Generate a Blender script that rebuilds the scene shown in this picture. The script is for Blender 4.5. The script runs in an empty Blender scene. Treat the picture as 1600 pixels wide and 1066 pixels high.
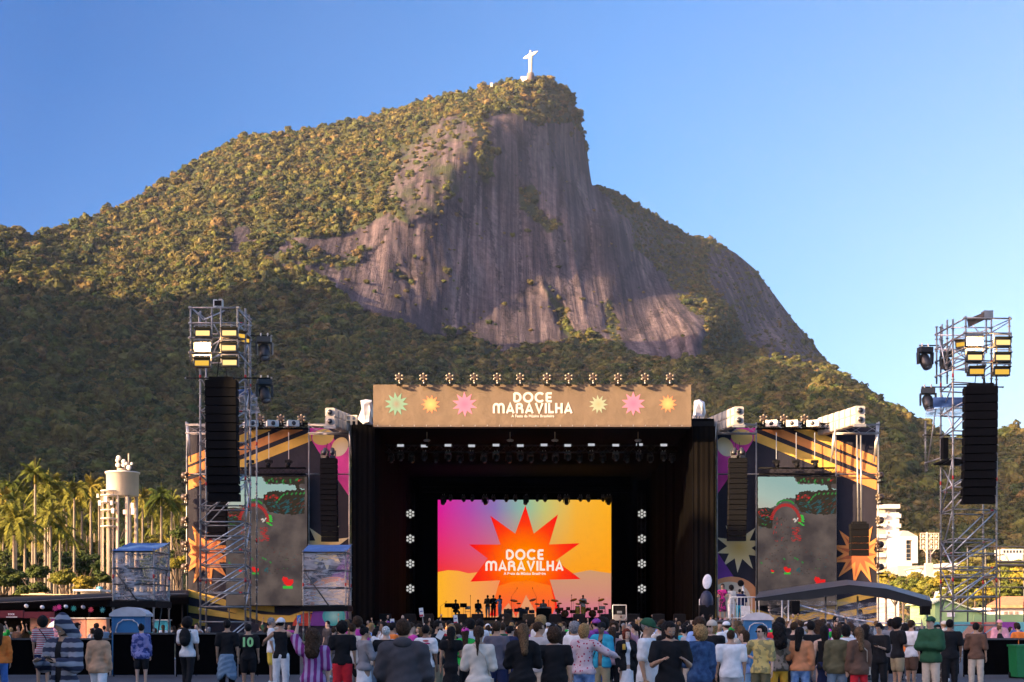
import bpy, bmesh, math, random
import numpy as np
from mathutils import Vector, Matrix, noise as mnoise

random.seed(7); RNG = np.random.default_rng(7)
SC = bpy.context.scene; COL = SC.collection
R = math.radians

# ------------------------------------------------------------------ camera
F = 2222.0; HY = 980.0; CH = 1.62           # focal length in photo pixels, horizon row, eye height
cam = bpy.data.cameras.new('camera'); camo = bpy.data.objects.new('camera', cam); COL.objects.link(camo)
cam.sensor_width = 36; cam.lens = 36*F/1600; cam.shift_y = (HY-533)/1600
cam.clip_start = .5; cam.clip_end = 12000
camo.location = (0,0,CH); camo.rotation_euler = (R(90),0,0); SC.camera = camo
def P(px, py, D): return Vector(((px-800)/F*D, D, CH+(HY-py)/F*D))
def PX(px, D): return (px-800)/F*D
def PZ(py, D): return CH+(HY-py)/F*D

# ------------------------------------------------------------------ light
SUN_EL = R(17); SUN_AZ = math.atan2(-.87, -.49)            # the sun stands behind the camera, to the left
sdir = Vector((-.87*math.cos(SUN_EL), -.49*math.cos(SUN_EL), math.sin(SUN_EL))).normalized()
sun = bpy.data.lights.new('sun','SUN'); sun.energy = 5.0; sun.angle = R(.5); sun.color = (1,.69,.37)
suno = bpy.data.objects.new('sun', sun); COL.objects.link(suno); suno.location = (-60,-40,60)
suno.rotation_euler = sdir.to_track_quat('Z','Y').to_euler()
W = bpy.data.worlds.new('World'); SC.world = W; W.use_nodes = True
wn = W.node_tree.nodes; wl = W.node_tree.links; wn.clear()
wo = wn.new('ShaderNodeOutputWorld'); bg = wn.new('ShaderNodeBackground'); sky = wn.new('ShaderNodeTexSky')
sky.sky_type = 'NISHITA'; sky.sun_disc = False; sky.sun_elevation = SUN_EL
sky.sun_rotation = math.atan2(sdir.x, sdir.y); sky.altitude = 0; sky.air_density = 1.0; sky.dust_density = 1.8; sky.ozone_density = 3.5
bg.inputs['Strength'].default_value = .10
tint = wn.new('ShaderNodeVectorMath'); tint.operation = 'MULTIPLY'; tint.inputs[1].default_value = (.85,.87,.93)
wl.new(sky.outputs[0], tint.inputs[0])
# clear sky is deepest a quarter turn away from the sun (polarised light, cut by the photographer's filter)
wtc = wn.new('ShaderNodeTexCoord'); wd = wn.new('ShaderNodeVectorMath'); wd.operation = 'DOT_PRODUCT'; wd.inputs[1].default_value = sdir
wab = wn.new('ShaderNodeMath'); wab.operation = 'ABSOLUTE'; wcr = wn.new('ShaderNodeValToRGB'); wmx = wn.new('ShaderNodeVectorMath'); wmx.operation = 'MULTIPLY'
wl.new(wtc.outputs['Generated'], wd.inputs[0]); wl.new(wd.outputs['Value'], wab.inputs[0]); wl.new(wab.outputs[0], wcr.inputs[0])
e = wcr.color_ramp.elements; e[0].position = .08; e[0].color = (.14,.41,.66,1); e[1].position = .80; e[1].color = (1.45,1.09,.94,1)
x = e.new(.38); x.color = (.52,.75,.90,1)
wl.new(tint.outputs[0], wmx.inputs[0]); wl.new(wcr.outputs[0], wmx.inputs[1]); wsr = wn.new('ShaderNodeMapRange'); wsr.interpolation_type = 'SMOOTHSTEP'; wsr.inputs[1].default_value = .05; wsr.inputs[2].default_value = .9; wsr.inputs[3].default_value = 0; wsr.inputs[4].default_value = 1   # sky boosted on the sun's side, added to brighten the shaded crowd
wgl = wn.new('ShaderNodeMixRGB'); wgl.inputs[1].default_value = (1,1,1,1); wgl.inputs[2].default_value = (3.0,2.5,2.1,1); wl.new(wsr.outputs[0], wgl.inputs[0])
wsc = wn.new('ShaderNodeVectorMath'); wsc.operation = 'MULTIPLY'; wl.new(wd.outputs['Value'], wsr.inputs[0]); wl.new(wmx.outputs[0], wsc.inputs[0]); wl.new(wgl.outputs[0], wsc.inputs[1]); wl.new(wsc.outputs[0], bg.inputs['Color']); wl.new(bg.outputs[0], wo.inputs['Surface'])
SC.view_settings.view_transform = 'Standard'; SC.view_settings.look = 'None'
EXPO = 1.95; SC.view_settings.exposure = EXPO; ES = 2**-EXPO; SC.view_settings.gamma = 1
SC.cycles.max_bounces = 5; SC.cycles.diffuse_bounces = 2; SC.cycles.glossy_bounces = 2
SC.cycles.transmission_bounces = 4; SC.cycles.transparent_max_bounces = 8; SC.cycles.use_denoising = True
SC.cycles.adaptive_threshold = .025; SC.cycles.time_limit = 780

# ------------------------------------------------------------------ materials
MATS = {}
def lin(c):
    return tuple((x/12.92 if x <= .04045 else ((x+.055)/1.055)**2.4) for x in c)
def hexc(h):
    return lin(tuple(int(h[i:i+2],16)/255 for i in (0,2,4)))
def mat(name, col, rough=.7, metal=0, emit=None, es=1, var=.12, scale=8, bump=0, alpha=1, trans=0, spec=.5):
    """a surface with a little mottling of its own"""
    if name in MATS: return MATS[name]
    m = bpy.data.materials.new(name); m.use_nodes = True; nt = m.node_tree; b = nt.nodes['Principled BSDF']
    if isinstance(col, str): col = hexc(col)
    b.inputs['Roughness'].default_value = rough; b.inputs['Metallic'].default_value = metal
    b.inputs['Specular IOR Level'].default_value = spec
    b.inputs['Base Color'].default_value = (*col,1)
    if var > 0:
        tc = nt.nodes.new('ShaderNodeTexCoord'); nz = nt.nodes.new('ShaderNodeTexNoise'); nz.inputs['Scale'].default_value = scale
        nz.inputs['Detail'].default_value = 3
        mr = nt.nodes.new('ShaderNodeMapRange'); mr.inputs[1].default_value = .3; mr.inputs[2].default_value = .7
        mr.inputs[3].default_value = 1-var; mr.inputs[4].default_value = 1+var
        mx = nt.nodes.new('ShaderNodeVectorMath'); mx.operation = 'SCALE'; mx.inputs[0].default_value = col
        nt.links.new(tc.outputs['Object'], nz.inputs['Vector']); nt.links.new(nz.outputs[0], mr.inputs[0])
        nt.links.new(mr.outputs[0], mx.inputs['Scale']); nt.links.new(mx.outputs[0], b.inputs['Base Color'])
        if bump:
            bp = nt.nodes.new('ShaderNodeBump'); bp.inputs['Strength'].default_value = bump; bp.inputs['Distance'].default_value = .02
            nt.links.new(nz.outputs[0], bp.inputs['Height']); nt.links.new(bp.outputs[0], b.inputs['Normal'])
    if emit is not None:
        if isinstance(emit, str): emit = hexc(emit)
        b.inputs['Emission Color'].default_value = (*emit,1); b.inputs['Emission Strength'].default_value = es
    if alpha < 1: b.inputs['Alpha'].default_value = alpha
    if trans: b.inputs['Transmission Weight'].default_value = trans
    MATS[name] = m; return m

# ------------------------------------------------------------------ object helpers
ORD = ['first','second','third','fourth','fifth','sixth','seventh','eighth','ninth','tenth','eleventh','twelfth','thirteenth','fourteenth']
def tag(o, label=None, cat=None, group=None, kind=None):
    if label: o['label'] = label
    if cat: o['category'] = cat
    if group: o['group'] = group
    if kind: o['kind'] = kind
    return o
def thing(name, label, cat, loc=(0,0,0), rz=0, group=None):
    o = bpy.data.objects.new(name, None); COL.objects.link(o); o.location = loc; o.rotation_euler = (0,0,rz)
    o.empty_display_size = .2
    return tag(o, label, cat, group)
def copy_tree(o, parent=None):
    c = o.copy(); COL.objects.link(c)
    if parent is not None: c.parent = parent
    for ch in list(o.children): copy_tree(ch, c)
    return c
class MB:
    """collects shapes, then links them as one mesh object; org is subtracted from every vertex"""
    def __init__(s, org=(0,0,0)): s.v = []; s.f = []; s.m = []; s.mats = []; s.org = Vector(org); s.sm = []
    def mi(s, m):
        if m not in s.mats: s.mats.append(m)
        return s.mats.index(m)
    def add(s, vs, fs, m, smooth=False):
        k = len(s.v); i = s.mi(m)
        s.v += [tuple(Vector(v)-s.org) for v in vs]
        for f in fs: s.f.append([a+k for a in f]); s.m.append(i); s.sm.append(smooth)
    def box(s, a, b, m, rot=None):
        x0,y0,z0 = a; x1,y1,z1 = b
        vs = [(x0,y0,z0),(x1,y0,z0),(x1,y1,z0),(x0,y1,z0),(x0,y0,z1),(x1,y0,z1),(x1,y1,z1),(x0,y1,z1)]
        if rot is not None:
            c = Vector(((x0+x1)/2,(y0+y1)/2,(z0+z1)/2)); vs = [c + rot@(Vector(v)-c) for v in vs]
        s.add(vs, [(0,3,2,1),(4,5,6,7),(0,1,5,4),(1,2,6,5),(2,3,7,6),(3,0,4,7)], m)
    def cbox(s, c, d, m, rot=None): s.box((c[0]-d[0]/2,c[1]-d[1]/2,c[2]-d[2]/2),(c[0]+d[0]/2,c[1]+d[1]/2,c[2]+d[2]/2), m, rot)
    def tube(s, a, b, r, m, n=6, r2=None, cap=True):
        a = Vector(a); b = Vector(b); d = b-a
        if d.length < 1e-6: return
        d.normalize(); u = d.orthogonal().normalized(); w = d.cross(u); r2 = r if r2 is None else r2
        vs = [a+(u*math.cos(t)+w*math.sin(t))*r for t in [2*math.pi*i/n for i in range(n)]] + \
             [b+(u*math.cos(t)+w*math.sin(t))*r2 for t in [2*math.pi*i/n for i in range(n)]]
        fs = [(i,(i+1)%n,n+(i+1)%n,n+i) for i in range(n)]
        if cap: fs += [tuple(range(n-1,-1,-1)), tuple(range(n,2*n))]
        s.add(vs, fs, m, n > 5)
    def path(s, pts, r, m, n=6):
        for a,b in zip(pts[:-1], pts[1:]): s.tube(a,b,r,m,n)
    def lathe(s, c, prof, m, n=12, axis=None):
        """prof: list of (r, h) along the axis"""
        c = Vector(c); ax = Vector(axis or (0,0,1)).normalized(); u = ax.orthogonal().normalized(); w = ax.cross(u)
        vs = []; fs = []
        for r,h in prof:
            for i in range(n): t = 2*math.pi*i/n; vs.append(c+ax*h+(u*math.cos(t)+w*math.sin(t))*r)
        for j in range(len(prof)-1):
            for i in range(n): fs.append((j*n+i, j*n+(i+1)%n, (j+1)*n+(i+1)%n, (j+1)*n+i))
        fs.append(tuple(range(n-1,-1,-1))); fs.append(tuple(range((len(prof)-1)*n, len(prof)*n)))
        s.add(vs, fs, m, True)
    def ell(s, c, r, m, nu=10, nv=6, rot=None):
        vs = [(0,0,r[2])]; fs = []
        for j in range(1,nv):
            p = math.pi*j/nv
            for i in range(nu): t = 2*math.pi*i/nu; vs.append((r[0]*math.sin(p)*math.cos(t), r[1]*math.sin(p)*math.sin(t), r[2]*math.cos(p)))
        vs.append((0,0,-r[2])); L = len(vs)-1
        for i in range(nu): fs.append((0,1+i,1+(i+1)%nu)); fs.append((L,L-nu+(i+1)%nu,L-nu+i))
        for j in range(nv-2):
            for i in range(nu): a = 1+j*nu; fs.append((a+i,a+nu+i,a+nu+(i+1)%nu,a+(i+1)%nu))
        c = Vector(c); vs = [c+((rot@Vector(v)) if rot is not None else Vector(v)) for v in vs]
        s.add(vs, fs, m, True)
    def slab(s, pts, n, t, m):
        """flat outline pts (3-D, in order) given thickness t along n"""
        n = Vector(n).normalized()*t; k = len(pts); a = [Vector(p) for p in pts]; b = [p+n for p in a]
        s.add(a+b, [tuple(range(k)), tuple(range(2*k-1,k-1,-1))]+[(i,i+k,(i+1)%k+k,(i+1)%k) for i in range(k)], m)
    def build(s, name, parent=None, mats=None):
        me = bpy.data.meshes.new(name); me.from_pydata(s.v, [], s.f)
        for m in s.mats: me.materials.append(m)
        me.polygons.foreach_set('material_index', s.m); me.polygons.foreach_set('use_smooth', s.sm); me.update()
        o = bpy.data.objects.new(name, me); COL.objects.link(o)
        if parent is not None: o.parent = parent
        return o
def np_mesh(name, V, Fq, m, parent=None, smooth=True, tri=False):
    me = bpy.data.meshes.new(name); n = len(V); k = 3 if tri else 4
    Fq = np.asarray(Fq, dtype=np.int32)
    me.vertices.add(n); me.vertices.foreach_set('co', np.asarray(V, dtype=np.float32).ravel())
    me.loops.add(Fq.size); me.loops.foreach_set('vertex_index', Fq.ravel())
    me.polygons.add(len(Fq)); me.polygons.foreach_set('loop_start', np.arange(len(Fq), dtype=np.int32)*k)
    me.polygons.foreach_set('use_smooth', np.full(len(Fq), smooth))
    me.update(calc_edges=True); me.validate()
    if m: me.materials.append(m)
    o = bpy.data.objects.new(name, me); COL.objects.link(o)
    if parent is not None: o.parent = parent
    return o
def struct(o): o['kind'] = 'structure'; return o
# ------------------------------------------------------------------ ground
def ground_mat():
    m = bpy.data.materials.new('asphalt'); m.use_nodes = True; nt = m.node_tree; b = nt.nodes['Principled BSDF']
    tc = nt.nodes.new('ShaderNodeTexCoord'); n1 = nt.nodes.new('ShaderNodeTexNoise'); n1.inputs['Scale'].default_value = .6; n1.inputs['Detail'].default_value = 8
    br = nt.nodes.new('ShaderNodeTexBrick'); br.inputs['Scale'].default_value = 1.6; br.inputs['Mortar Size'].default_value = .03
    br.inputs['Color1'].default_value = (.075,.075,.083,1); br.inputs['Color2'].default_value = (.055,.055,.062,1); br.inputs['Mortar'].default_value = (.03,.03,.033,1)
    mx = nt.nodes.new('ShaderNodeMixRGB'); mx.blend_type = 'MULTIPLY'; mx.inputs[0].default_value = .6
    rp = nt.nodes.new('ShaderNodeValToRGB'); rp.color_ramp.elements[0].color = (.5,.5,.5,1); rp.color_ramp.elements[1].color = (1.3,1.3,1.3,1)
    nt.links.new(tc.outputs['Object'], n1.inputs['Vector']); nt.links.new(tc.outputs['Object'], br.inputs['Vector'])
    nt.links.new(n1.outputs[0], rp.inputs[0]); nt.links.new(br.outputs[0], mx.inputs[1]); nt.links.new(rp.outputs[0], mx.inputs[2])
    nt.links.new(mx.outputs[0], b.inputs['Base Color']); b.inputs['Roughness'].default_value = .7
    return m
g = MB(); AS = ground_mat()
g.add([(-160,-120,0),(160,-120,0),(160,130,0),(-160,130,0)], [(0,1,2,3)], AS)
struct(g.build('paved_ground'))
g = MB(); g.add([(-9000,-9000,-.05),(9000,-9000,-.05),(9000,9000,-.05),(-9000,9000,-.05)], [(0,1,2,3)], mat('earth',(.06,.07,.035),.95,scale=.05,var=.3))
struct(g.build('ground'))

# ------------------------------------------------------------------ the mountain
RIDGE = [(-420,420),(-260,372),(-100,345),(-30,352),(0,357),(30,364),(55,370),(90,357),(150,336),(215,311),(250,286),(300,256),(340,232),(375,214),(410,211),(440,209),(500,199),(560,186),(620,171),
 (680,156),(740,144),(790,131),(812,124),(820,122),(845,122),(870,130),(886,138),(893,150),(895,162),(898,176),(906,183),(910,200),(916,225),(919,250),(922,272),(925,290),(932,289),(945,293),(965,300),(1000,322),(1050,352),(1080,369),
 (1110,373),(1150,396),(1180,421),(1210,461),(1240,501),(1270,536),(1300,576),(1330,597),(1370,628),(1400,645),(1440,664),(1475,686),(1500,693),(1530,688),(1560,679),(1600,677),(1660,668),(1760,690),(1900,720),(2100,700)]
rx = np.array([p[0] for p in RIDGE],float); ry = np.array([p[1] for p in RIDGE],float)
CP = [ # (px, py, distance)
 (-420,980,480),(0,980,500),(400,980,520),(800,980,560),(1200,980,560),(1600,980,560),(2100,980,560),
 (-420,850,600),(0,850,610),(400,850,640),(800,850,680),(1200,850,690),(1600,850,700),(2100,850,700),
 (-420,750,730),(0,750,740),(400,750,800),(800,750,860),(1200,750,860),(1600,750,860),(2100,750,860),
 (-420,650,860),(0,650,880),(400,650,980),(700,650,1090),(1000,650,1100),(1250,650,1050),
 (0,550,1060),(200,550,1120),(400,550,1170),(600,550,1220),(800,560,1370),(1000,580,1300),(1100,600,1270),(1200,600,1200),(1290,585,1300),
 (0,450,1250),(100,450,1300),(200,455,1340),(300,465,1320),(420,455,1330),(560,490,1330),
 (-420,430,1270),(-100,355,1450),(0,362,1480),(100,357,1620),(200,320,1720),(300,260,1790),(375,216,1830),(500,202,1860),(620,175,1850),(740,146,1820),(830,124,1810),(890,150,1860),(915,240,1930),
 (300,400,1450),(400,400,1450),(250,370,1560),(400,300,1640),(500,300,1600),(600,300,1560),(680,250,1590),(740,200,1640),
 (450,380,1480),(550,360,1510),(640,340,1500),(700,320,1540),(500,440,1390),(620,440,1430),(720,440,1480),(700,520,1410),(800,500,1490),(760,300,1610),(800,200,1700),(800,400,1570),(860,300,1690),
 (900,300,1740),(860,450,1560),(900,530,1440),(920,400,1660),(960,430,1640),(1000,500,1560),(1050,560,1420),(960,350,1740),
 (930,296,1900),(1000,330,2000),(1080,375,2100),(1050,430,1830),(1100,520,1450),(1150,420,2080),(1150,540,1720),(1200,480,2060),(1240,510,2080),(1290,570,1950),(1340,605,1350),(1400,650,1150),(1470,690,1120),(1600,682,1100),(1900,722,1100),(2100,705,1100),
]
def tps_fit(pts):
    A = np.array(pts,float); X = A[:,:2]/400.0; n = len(A)
    d = np.sqrt(((X[:,None]-X[None])**2).sum(-1)); K = np.where(d>0, d*d*np.log(d+1e-12), 0)+np.eye(n)*2e-3
    Pm = np.c_[np.ones(n), X]; M = np.zeros((n+3,n+3)); M[:n,:n]=K; M[:n,n:]=Pm; M[n:,:n]=Pm.T
    return X, np.linalg.solve(M, np.r_[A[:,2],np.zeros(3)])
TX, TW = tps_fit(CP)
def depth(px, py):
    sh = px.shape; q = np.c_[px.ravel(),py.ravel()]/400.0; out = np.zeros(len(q))
    for s in range(0,len(q),20000):
        b = q[s:s+20000]; d = np.sqrt(((b[:,None]-TX[None])**2).sum(-1)); out[s:s+20000] = (d*d*np.log(d+1e-12))@TW[:-3]+TW[-3]+b@TW[-2:]
    return out.reshape(sh)
def vnoise(x, y, seed=0):
    """smooth value noise on arrays"""
    xi = np.floor(x).astype(np.int64); yi = np.floor(y).astype(np.int64); xf = x-xi; yf = y-yi
    def h(a,b):
        n = (a*374761393 + b*668265263 + seed*2147483647) & 0x7fffffff; n = (n ^ (n>>13))*1274126177 & 0x7fffffff
        return ((n ^ (n>>16)) & 0xffff)/65535.0
    u = xf*xf*(3-2*xf); v = yf*yf*(3-2*yf)
    return (h(xi,yi)*(1-u)+h(xi+1,yi)*u)*(1-v)+(h(xi,yi+1)*(1-u)+h(xi+1,yi+1)*u)*v
def fbm(x,y,o=4,seed=0):
    r = 0; a = .5
    for i in range(o): r = r+a*(vnoise(x,y,seed+i)-.5); x = x*2.03; y = y*2.03; a *= .5
    return r
# rock outlines as seen in the photograph (where forest gives way to bare granite)
ROCK = [[(560,350),(520,372),(465,372),(425,385),(395,400),(430,420),(480,430),(520,450),(560,478),(620,505),(680,520),(740,530),(800,545),(850,542),(890,525),(930,520),(985,545),(1040,570),(1095,560),(1100,530),(1080,480),(1040,430),(1010,400),(985,400),(975,350),(950,305),(926,290),(918,250),(912,205),(890,190),(850,195),(800,180),(760,175),(735,200),(740,260),(720,300),(690,335),(640,345)],
        [(1112,385),(1160,400),(1212,460),(1265,530),(1305,576),(1335,602),(1290,600),(1230,575),(1180,545),(1140,490),(1105,420)],
        [(352,368),(385,360),(400,380),(380,398),(350,395)],[(610,280),(630,235),(670,195),(700,175),(740,190),(745,260),(735,300),(690,340),(640,345),(605,310)],[(930,300),(960,380),(985,400),(1010,400),(1060,460),(1090,520),(1105,520),(1090,400),(1050,352),(1000,325),(950,297)],[(470,395),(520,372),(560,350),(600,330),(640,345),(690,335),(640,380),(560,400),(500,410)]]
VEG = [[(800,290),(830,285),(850,330),(880,350),(850,362),(815,330)],[(940,465),(962,470),(965,520),(985,545),(960,550),(945,510)],[(610,420),(630,418),(650,440),(640,446)],[(735,195),(760,180),(780,240),(765,300),(750,260)],[(850,440),(870,470),(905,520),(895,530),(850,480)],[(400,395),(460,385),(520,395),(600,380),(560,420),(480,418),(420,415)]]
def inpoly(px, py, poly):
    r = np.zeros(px.shape,bool); n = len(poly)
    for i in range(n):
        x0,y0 = poly[i]; x1,y1 = poly[(i+1)%n]
        c = ((y0>py)!=(y1>py)) & (px < (x1-x0)*(py-y0)/((y1-y0) if y1!=y0 else 1e-9)+x0); r ^= c
    return r
def rockness(px, py):
    jx = px + 26*fbm(px/30,py/30,3,5); jy = py + 34*fbm(px/22,py/40,3,9)
    r = np.zeros(px.shape)
    for k,p in enumerate(ROCK): r = np.maximum(r, inpoly(jx,jy,p)*[1,.6,.9,.55,.5,.62][k])
    for p in VEG: r = np.where(inpoly(jx,jy,p), np.minimum(r,.45), r)
    return r
xs = np.concatenate([np.arange(-420,880,3.0), np.arange(880,940,1.2), np.arange(940,2101,3.0)])
NT = 330
yr = np.interp(xs, rx, ry)
tt = np.linspace(0,1,NT)
PXg = np.repeat(xs[:,None],NT,1); PYg = yr[:,None]+(985-yr[:,None])*tt[None,:]
def surf(PXg, PYg, rk=None):
    D = depth(PXg, PYg)
    if rk is None: rk = rockness(PXg,PYg)
    yr_ = np.interp(PXg, rx, ry); fade = np.clip((PYg-yr_)/25,0,1)
    steep = np.clip((PYg-150)/80,0,1)
    # gullies and spurs of the forested slopes
    D = D + fade*((1-rk*.8)*110*fbm(PXg/95+PYg/300,PYg/150,3,11) + (1-rk*.95)*62*fbm(PXg/30,PYg/38,3,21) + (1-rk)*26*fbm(PXg/13,PYg/15,2,27))*np.clip((PYg-200)/200,.35,1)
    # flutes of the granite: run down and lean a little to the right
    u = PXg - (PYg-180)*.18
    D = D + rk*fade*(16*fbm(u/26,PYg/420,3,31) + 7*np.abs(fbm(u/8,PYg/420,2,41)) + 4*fbm(PXg/18,PYg/30,2,51))
    return D
RK = rockness(PXg,PYg)
# soften the rock mask for the mesh
for _ in range(2):
    RKs = RK.copy(); RKs[1:-1,1:-1] = (RK[1:-1,1:-1]*2+RK[:-2,1:-1]+RK[2:,1:-1]+RK[1:-1,:-2]+RK[1:-1,2:])/6; RK = RKs
Dg = surf(PXg,PYg,RK)
Xg = (PXg-800)/F*Dg; Zg = CH+(HY-PYg)/F*Dg
# far side of the ridge falls away behind
NB = 14
Xb = np.zeros((len(xs),NB)); Yb = Xb.copy(); Zb = Xb.copy()
for j in range(NB):
    q = (NB-j)/NB
    Yb[:,j] = Dg[:,0]+q*700; Xb[:,j] = Xg[:,0]*(1+q*.30); Zb[:,j] = (Zg[:,0]+3)*(1-q**1.1)*1.0 - 3
V = np.stack([np.concatenate([Xb,Xg],1), np.concatenate([Yb,Dg],1), np.concatenate([Zb,Zg],1)],-1)
nx, nt_ = V.shape[:2]
idx = np.arange(nx*nt_).reshape(nx,nt_)
Q = np.stack([idx[:-1,:-1],idx[:-1,1:],idx[1:,1:],idx[1:,:-1]],-1).reshape(-1,4)
def mountain_mat():
    m = bpy.data.materials.new('mountain_surface'); m.use_nodes = True; nt = m.node_tree; N = nt.nodes; L = nt.links; b = N['Principled BSDF']
    b.inputs['Roughness'].default_value = .9; b.inputs['Specular IOR Level'].default_value = .2
    at = N.new('ShaderNodeAttribute'); at.attribute_name = 'rock'
    tc = N.new('ShaderNodeTexCoord')
    mp = N.new('ShaderNodeMapping'); mp.inputs['Scale'].default_value = (.15,.006,.0030); mp.inputs['Rotation'].default_value = (0,R(-9),0)
    n1 = N.new('ShaderNodeTexNoise'); n1.inputs['Scale'].default_value = 1; n1.inputs['Detail'].default_value = 6; n1.inputs['Roughness'].default_value = .65
    mp2 = N.new('ShaderNodeMapping'); mp2.inputs['Scale'].default_value = (.032,.004,.0030)
    n2 = N.new('ShaderNodeTexNoise'); n2.inputs['Scale'].default_value = 1; n2.inputs['Detail'].default_value = 8
    r1 = N.new('ShaderNodeValToRGB'); e = r1.color_ramp.elements
    e[0].position = .37; e[0].color = (.040,.034,.042,1); e[1].position = .68; e[1].color = (.195,.163,.162,1)
    x = r1.color_ramp.elements.new(.50); x.color = (.095,.079,.085,1)
    r2 = N.new('ShaderNodeValToRGB'); e = r2.color_ramp.elements; e[0].position = .38; e[0].color = (.42,.40,.46,1); e[1].position = .64; e[1].color = (1.30,1.15,1.08,1)
    mu = N.new('ShaderNodeMixRGB'); mu.blend_type = 'MULTIPLY'; mu.inputs[0].default_value = 1
    veg = N.new('ShaderNodeValToRGB'); e = veg.color_ramp.elements; e[0].color = (.020,.030,.010,1); e[1].color = (.055,.06,.02,1)
    n3 = N.new('ShaderNodeTexNoise'); n3.inputs['Scale'].default_value = .06; n3.inputs['Detail'].default_value = 6
    # moss creeps over the granite in ragged patches
    ad = N.new('ShaderNodeMath'); ad.operation = 'MULTIPLY_ADD'; ad.inputs[1].default_value = .9; 
    n4 = N.new('ShaderNodeTexNoise'); n4.inputs['Scale'].default_value = .035; n4.inputs['Detail'].default_value = 7; n4.inputs['Roughness'].default_value = .7
    st = N.new('ShaderNodeMapRange'); st.inputs[1].default_value = .36; st.inputs[2].default_value = .47
    mx = N.new('ShaderNodeMixRGB')
    L.new(tc.outputs['Object'], mp.inputs[0]); L.new(mp.outputs[0], n1.inputs['Vector']); L.new(tc.outputs['Object'], mp2.inputs[0]); L.new(mp2.outputs[0], n2.inputs['Vector'])
    L.new(tc.outputs['Object'], n3.inputs['Vector']); L.new(tc.outputs['Object'], n4.inputs['Vector'])
    L.new(n1.outputs[0], r1.inputs[0]); L.new(n2.outputs[0], r2.inputs[0]); L.new(r1.outputs[0], mu.inputs[1]); L.new(r2.outputs[0], mu.inputs[2])
    n6 = N.new('ShaderNodeTexNoise'); n6.inputs['Scale'].default_value = .11; n6.inputs['Detail'].default_value = 9; n6.inputs['Roughness'].default_value = .75; L.new(tc.outputs['Object'], n6.inputs['Vector'])
    r6 = N.new('ShaderNodeMapRange'); r6.inputs[1].default_value = .3; r6.inputs[2].default_value = .7; r6.inputs[3].default_value = .42; r6.inputs[4].default_value = 1.4; L.new(n6.outputs[0], r6.inputs[0])
    mu6 = N.new('ShaderNodeVectorMath'); mu6.operation = 'SCALE'; L.new(mu.outputs[0], mu6.inputs[0]); L.new(r6.outputs[0], mu6.inputs['Scale'])
    mpc = N.new('ShaderNodeMapping'); mpc.inputs['Scale'].default_value = (.026,.004,.0042); mpc.inputs['Rotation'].default_value = (0,R(-7),0); vc = N.new('ShaderNodeTexVoronoi'); vc.feature = 'DISTANCE_TO_EDGE'; vc.inputs['Scale'].default_value = 1; vc.inputs['Randomness'].default_value = 1
    wv = N.new('ShaderNodeVectorMath'); wv.operation = 'MULTIPLY_ADD'; wv.inputs[1].default_value = (.5,.5,.5); L.new(n6.outputs['Color'], wv.inputs[0]); L.new(tc.outputs['Object'], mpc.inputs[0]); L.new(mpc.outputs[0], wv.inputs[2]); L.new(wv.outputs[0], vc.inputs['Vector'])
    rc_ = N.new('ShaderNodeMapRange'); rc_.inputs[1].default_value = .0; rc_.inputs[2].default_value = .05; rc_.inputs[3].default_value = .30; rc_.inputs[4].default_value = 1; L.new(vc.outputs['Distance'], rc_.inputs[0])
    muc = N.new('ShaderNodeVectorMath'); muc.operation = 'SCALE'; L.new(mu6.outputs[0], muc.inputs[0]); L.new(rc_.outputs[0], muc.inputs['Scale'])
    L.new(n3.outputs[0], veg.inputs[0])
    ml = N.new('ShaderNodeMath'); ml.operation = 'MULTIPLY'; L.new(at.outputs['Fac'], ml.inputs[0]); 
    s5 = N.new('ShaderNodeMath'); s5.operation = 'ADD'; s5.inputs[1].default_value = .30; L.new(n4.outputs[0], s5.inputs[0]); L.new(s5.outputs[0], ml.inputs[1])
    L.new(ml.outputs[0], st.inputs[0]); L.new(st.outputs[0], mx.inputs[0]); L.new(veg.outputs[0], mx.inputs[1]); L.new(muc.outputs[0], mx.inputs[2])
    L.new(mx.outputs[0], b.inputs['Base Color'])
    bp = N.new('ShaderNodeBump'); bp.inputs['Distance'].default_value = 6; bp.inputs['Strength'].default_value = .6
    ab = N.new('ShaderNodeMath'); ab.operation = 'ADD'; L.new(n1.outputs[0], ab.inputs[0]); L.new(n4.outputs[0], ab.inputs[1])
    ab2 = N.new('ShaderNodeMath'); ab2.operation = 'ADD'; L.new(n1.outputs[0], ab2.inputs[0]); L.new(n6.outputs[0], ab2.inputs[1]); L.new(ab2.outputs[0], bp.inputs['Height']); L.new(bp.outputs[0], b.inputs['Normal'])
    return m
mo = np_mesh('mountain_terrain', V.reshape(-1,3), Q, mountain_mat()); struct(mo)
at = mo.data.attributes.new('rock','FLOAT','POINT')
rk_full = np.concatenate([np.repeat(RK[:,:1],NB,1)*0, RK],1).ravel().astype(np.float32)
if len(mo.data.vertices) == len(rk_full): at.data.foreach_set('value', rk_full)

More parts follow.
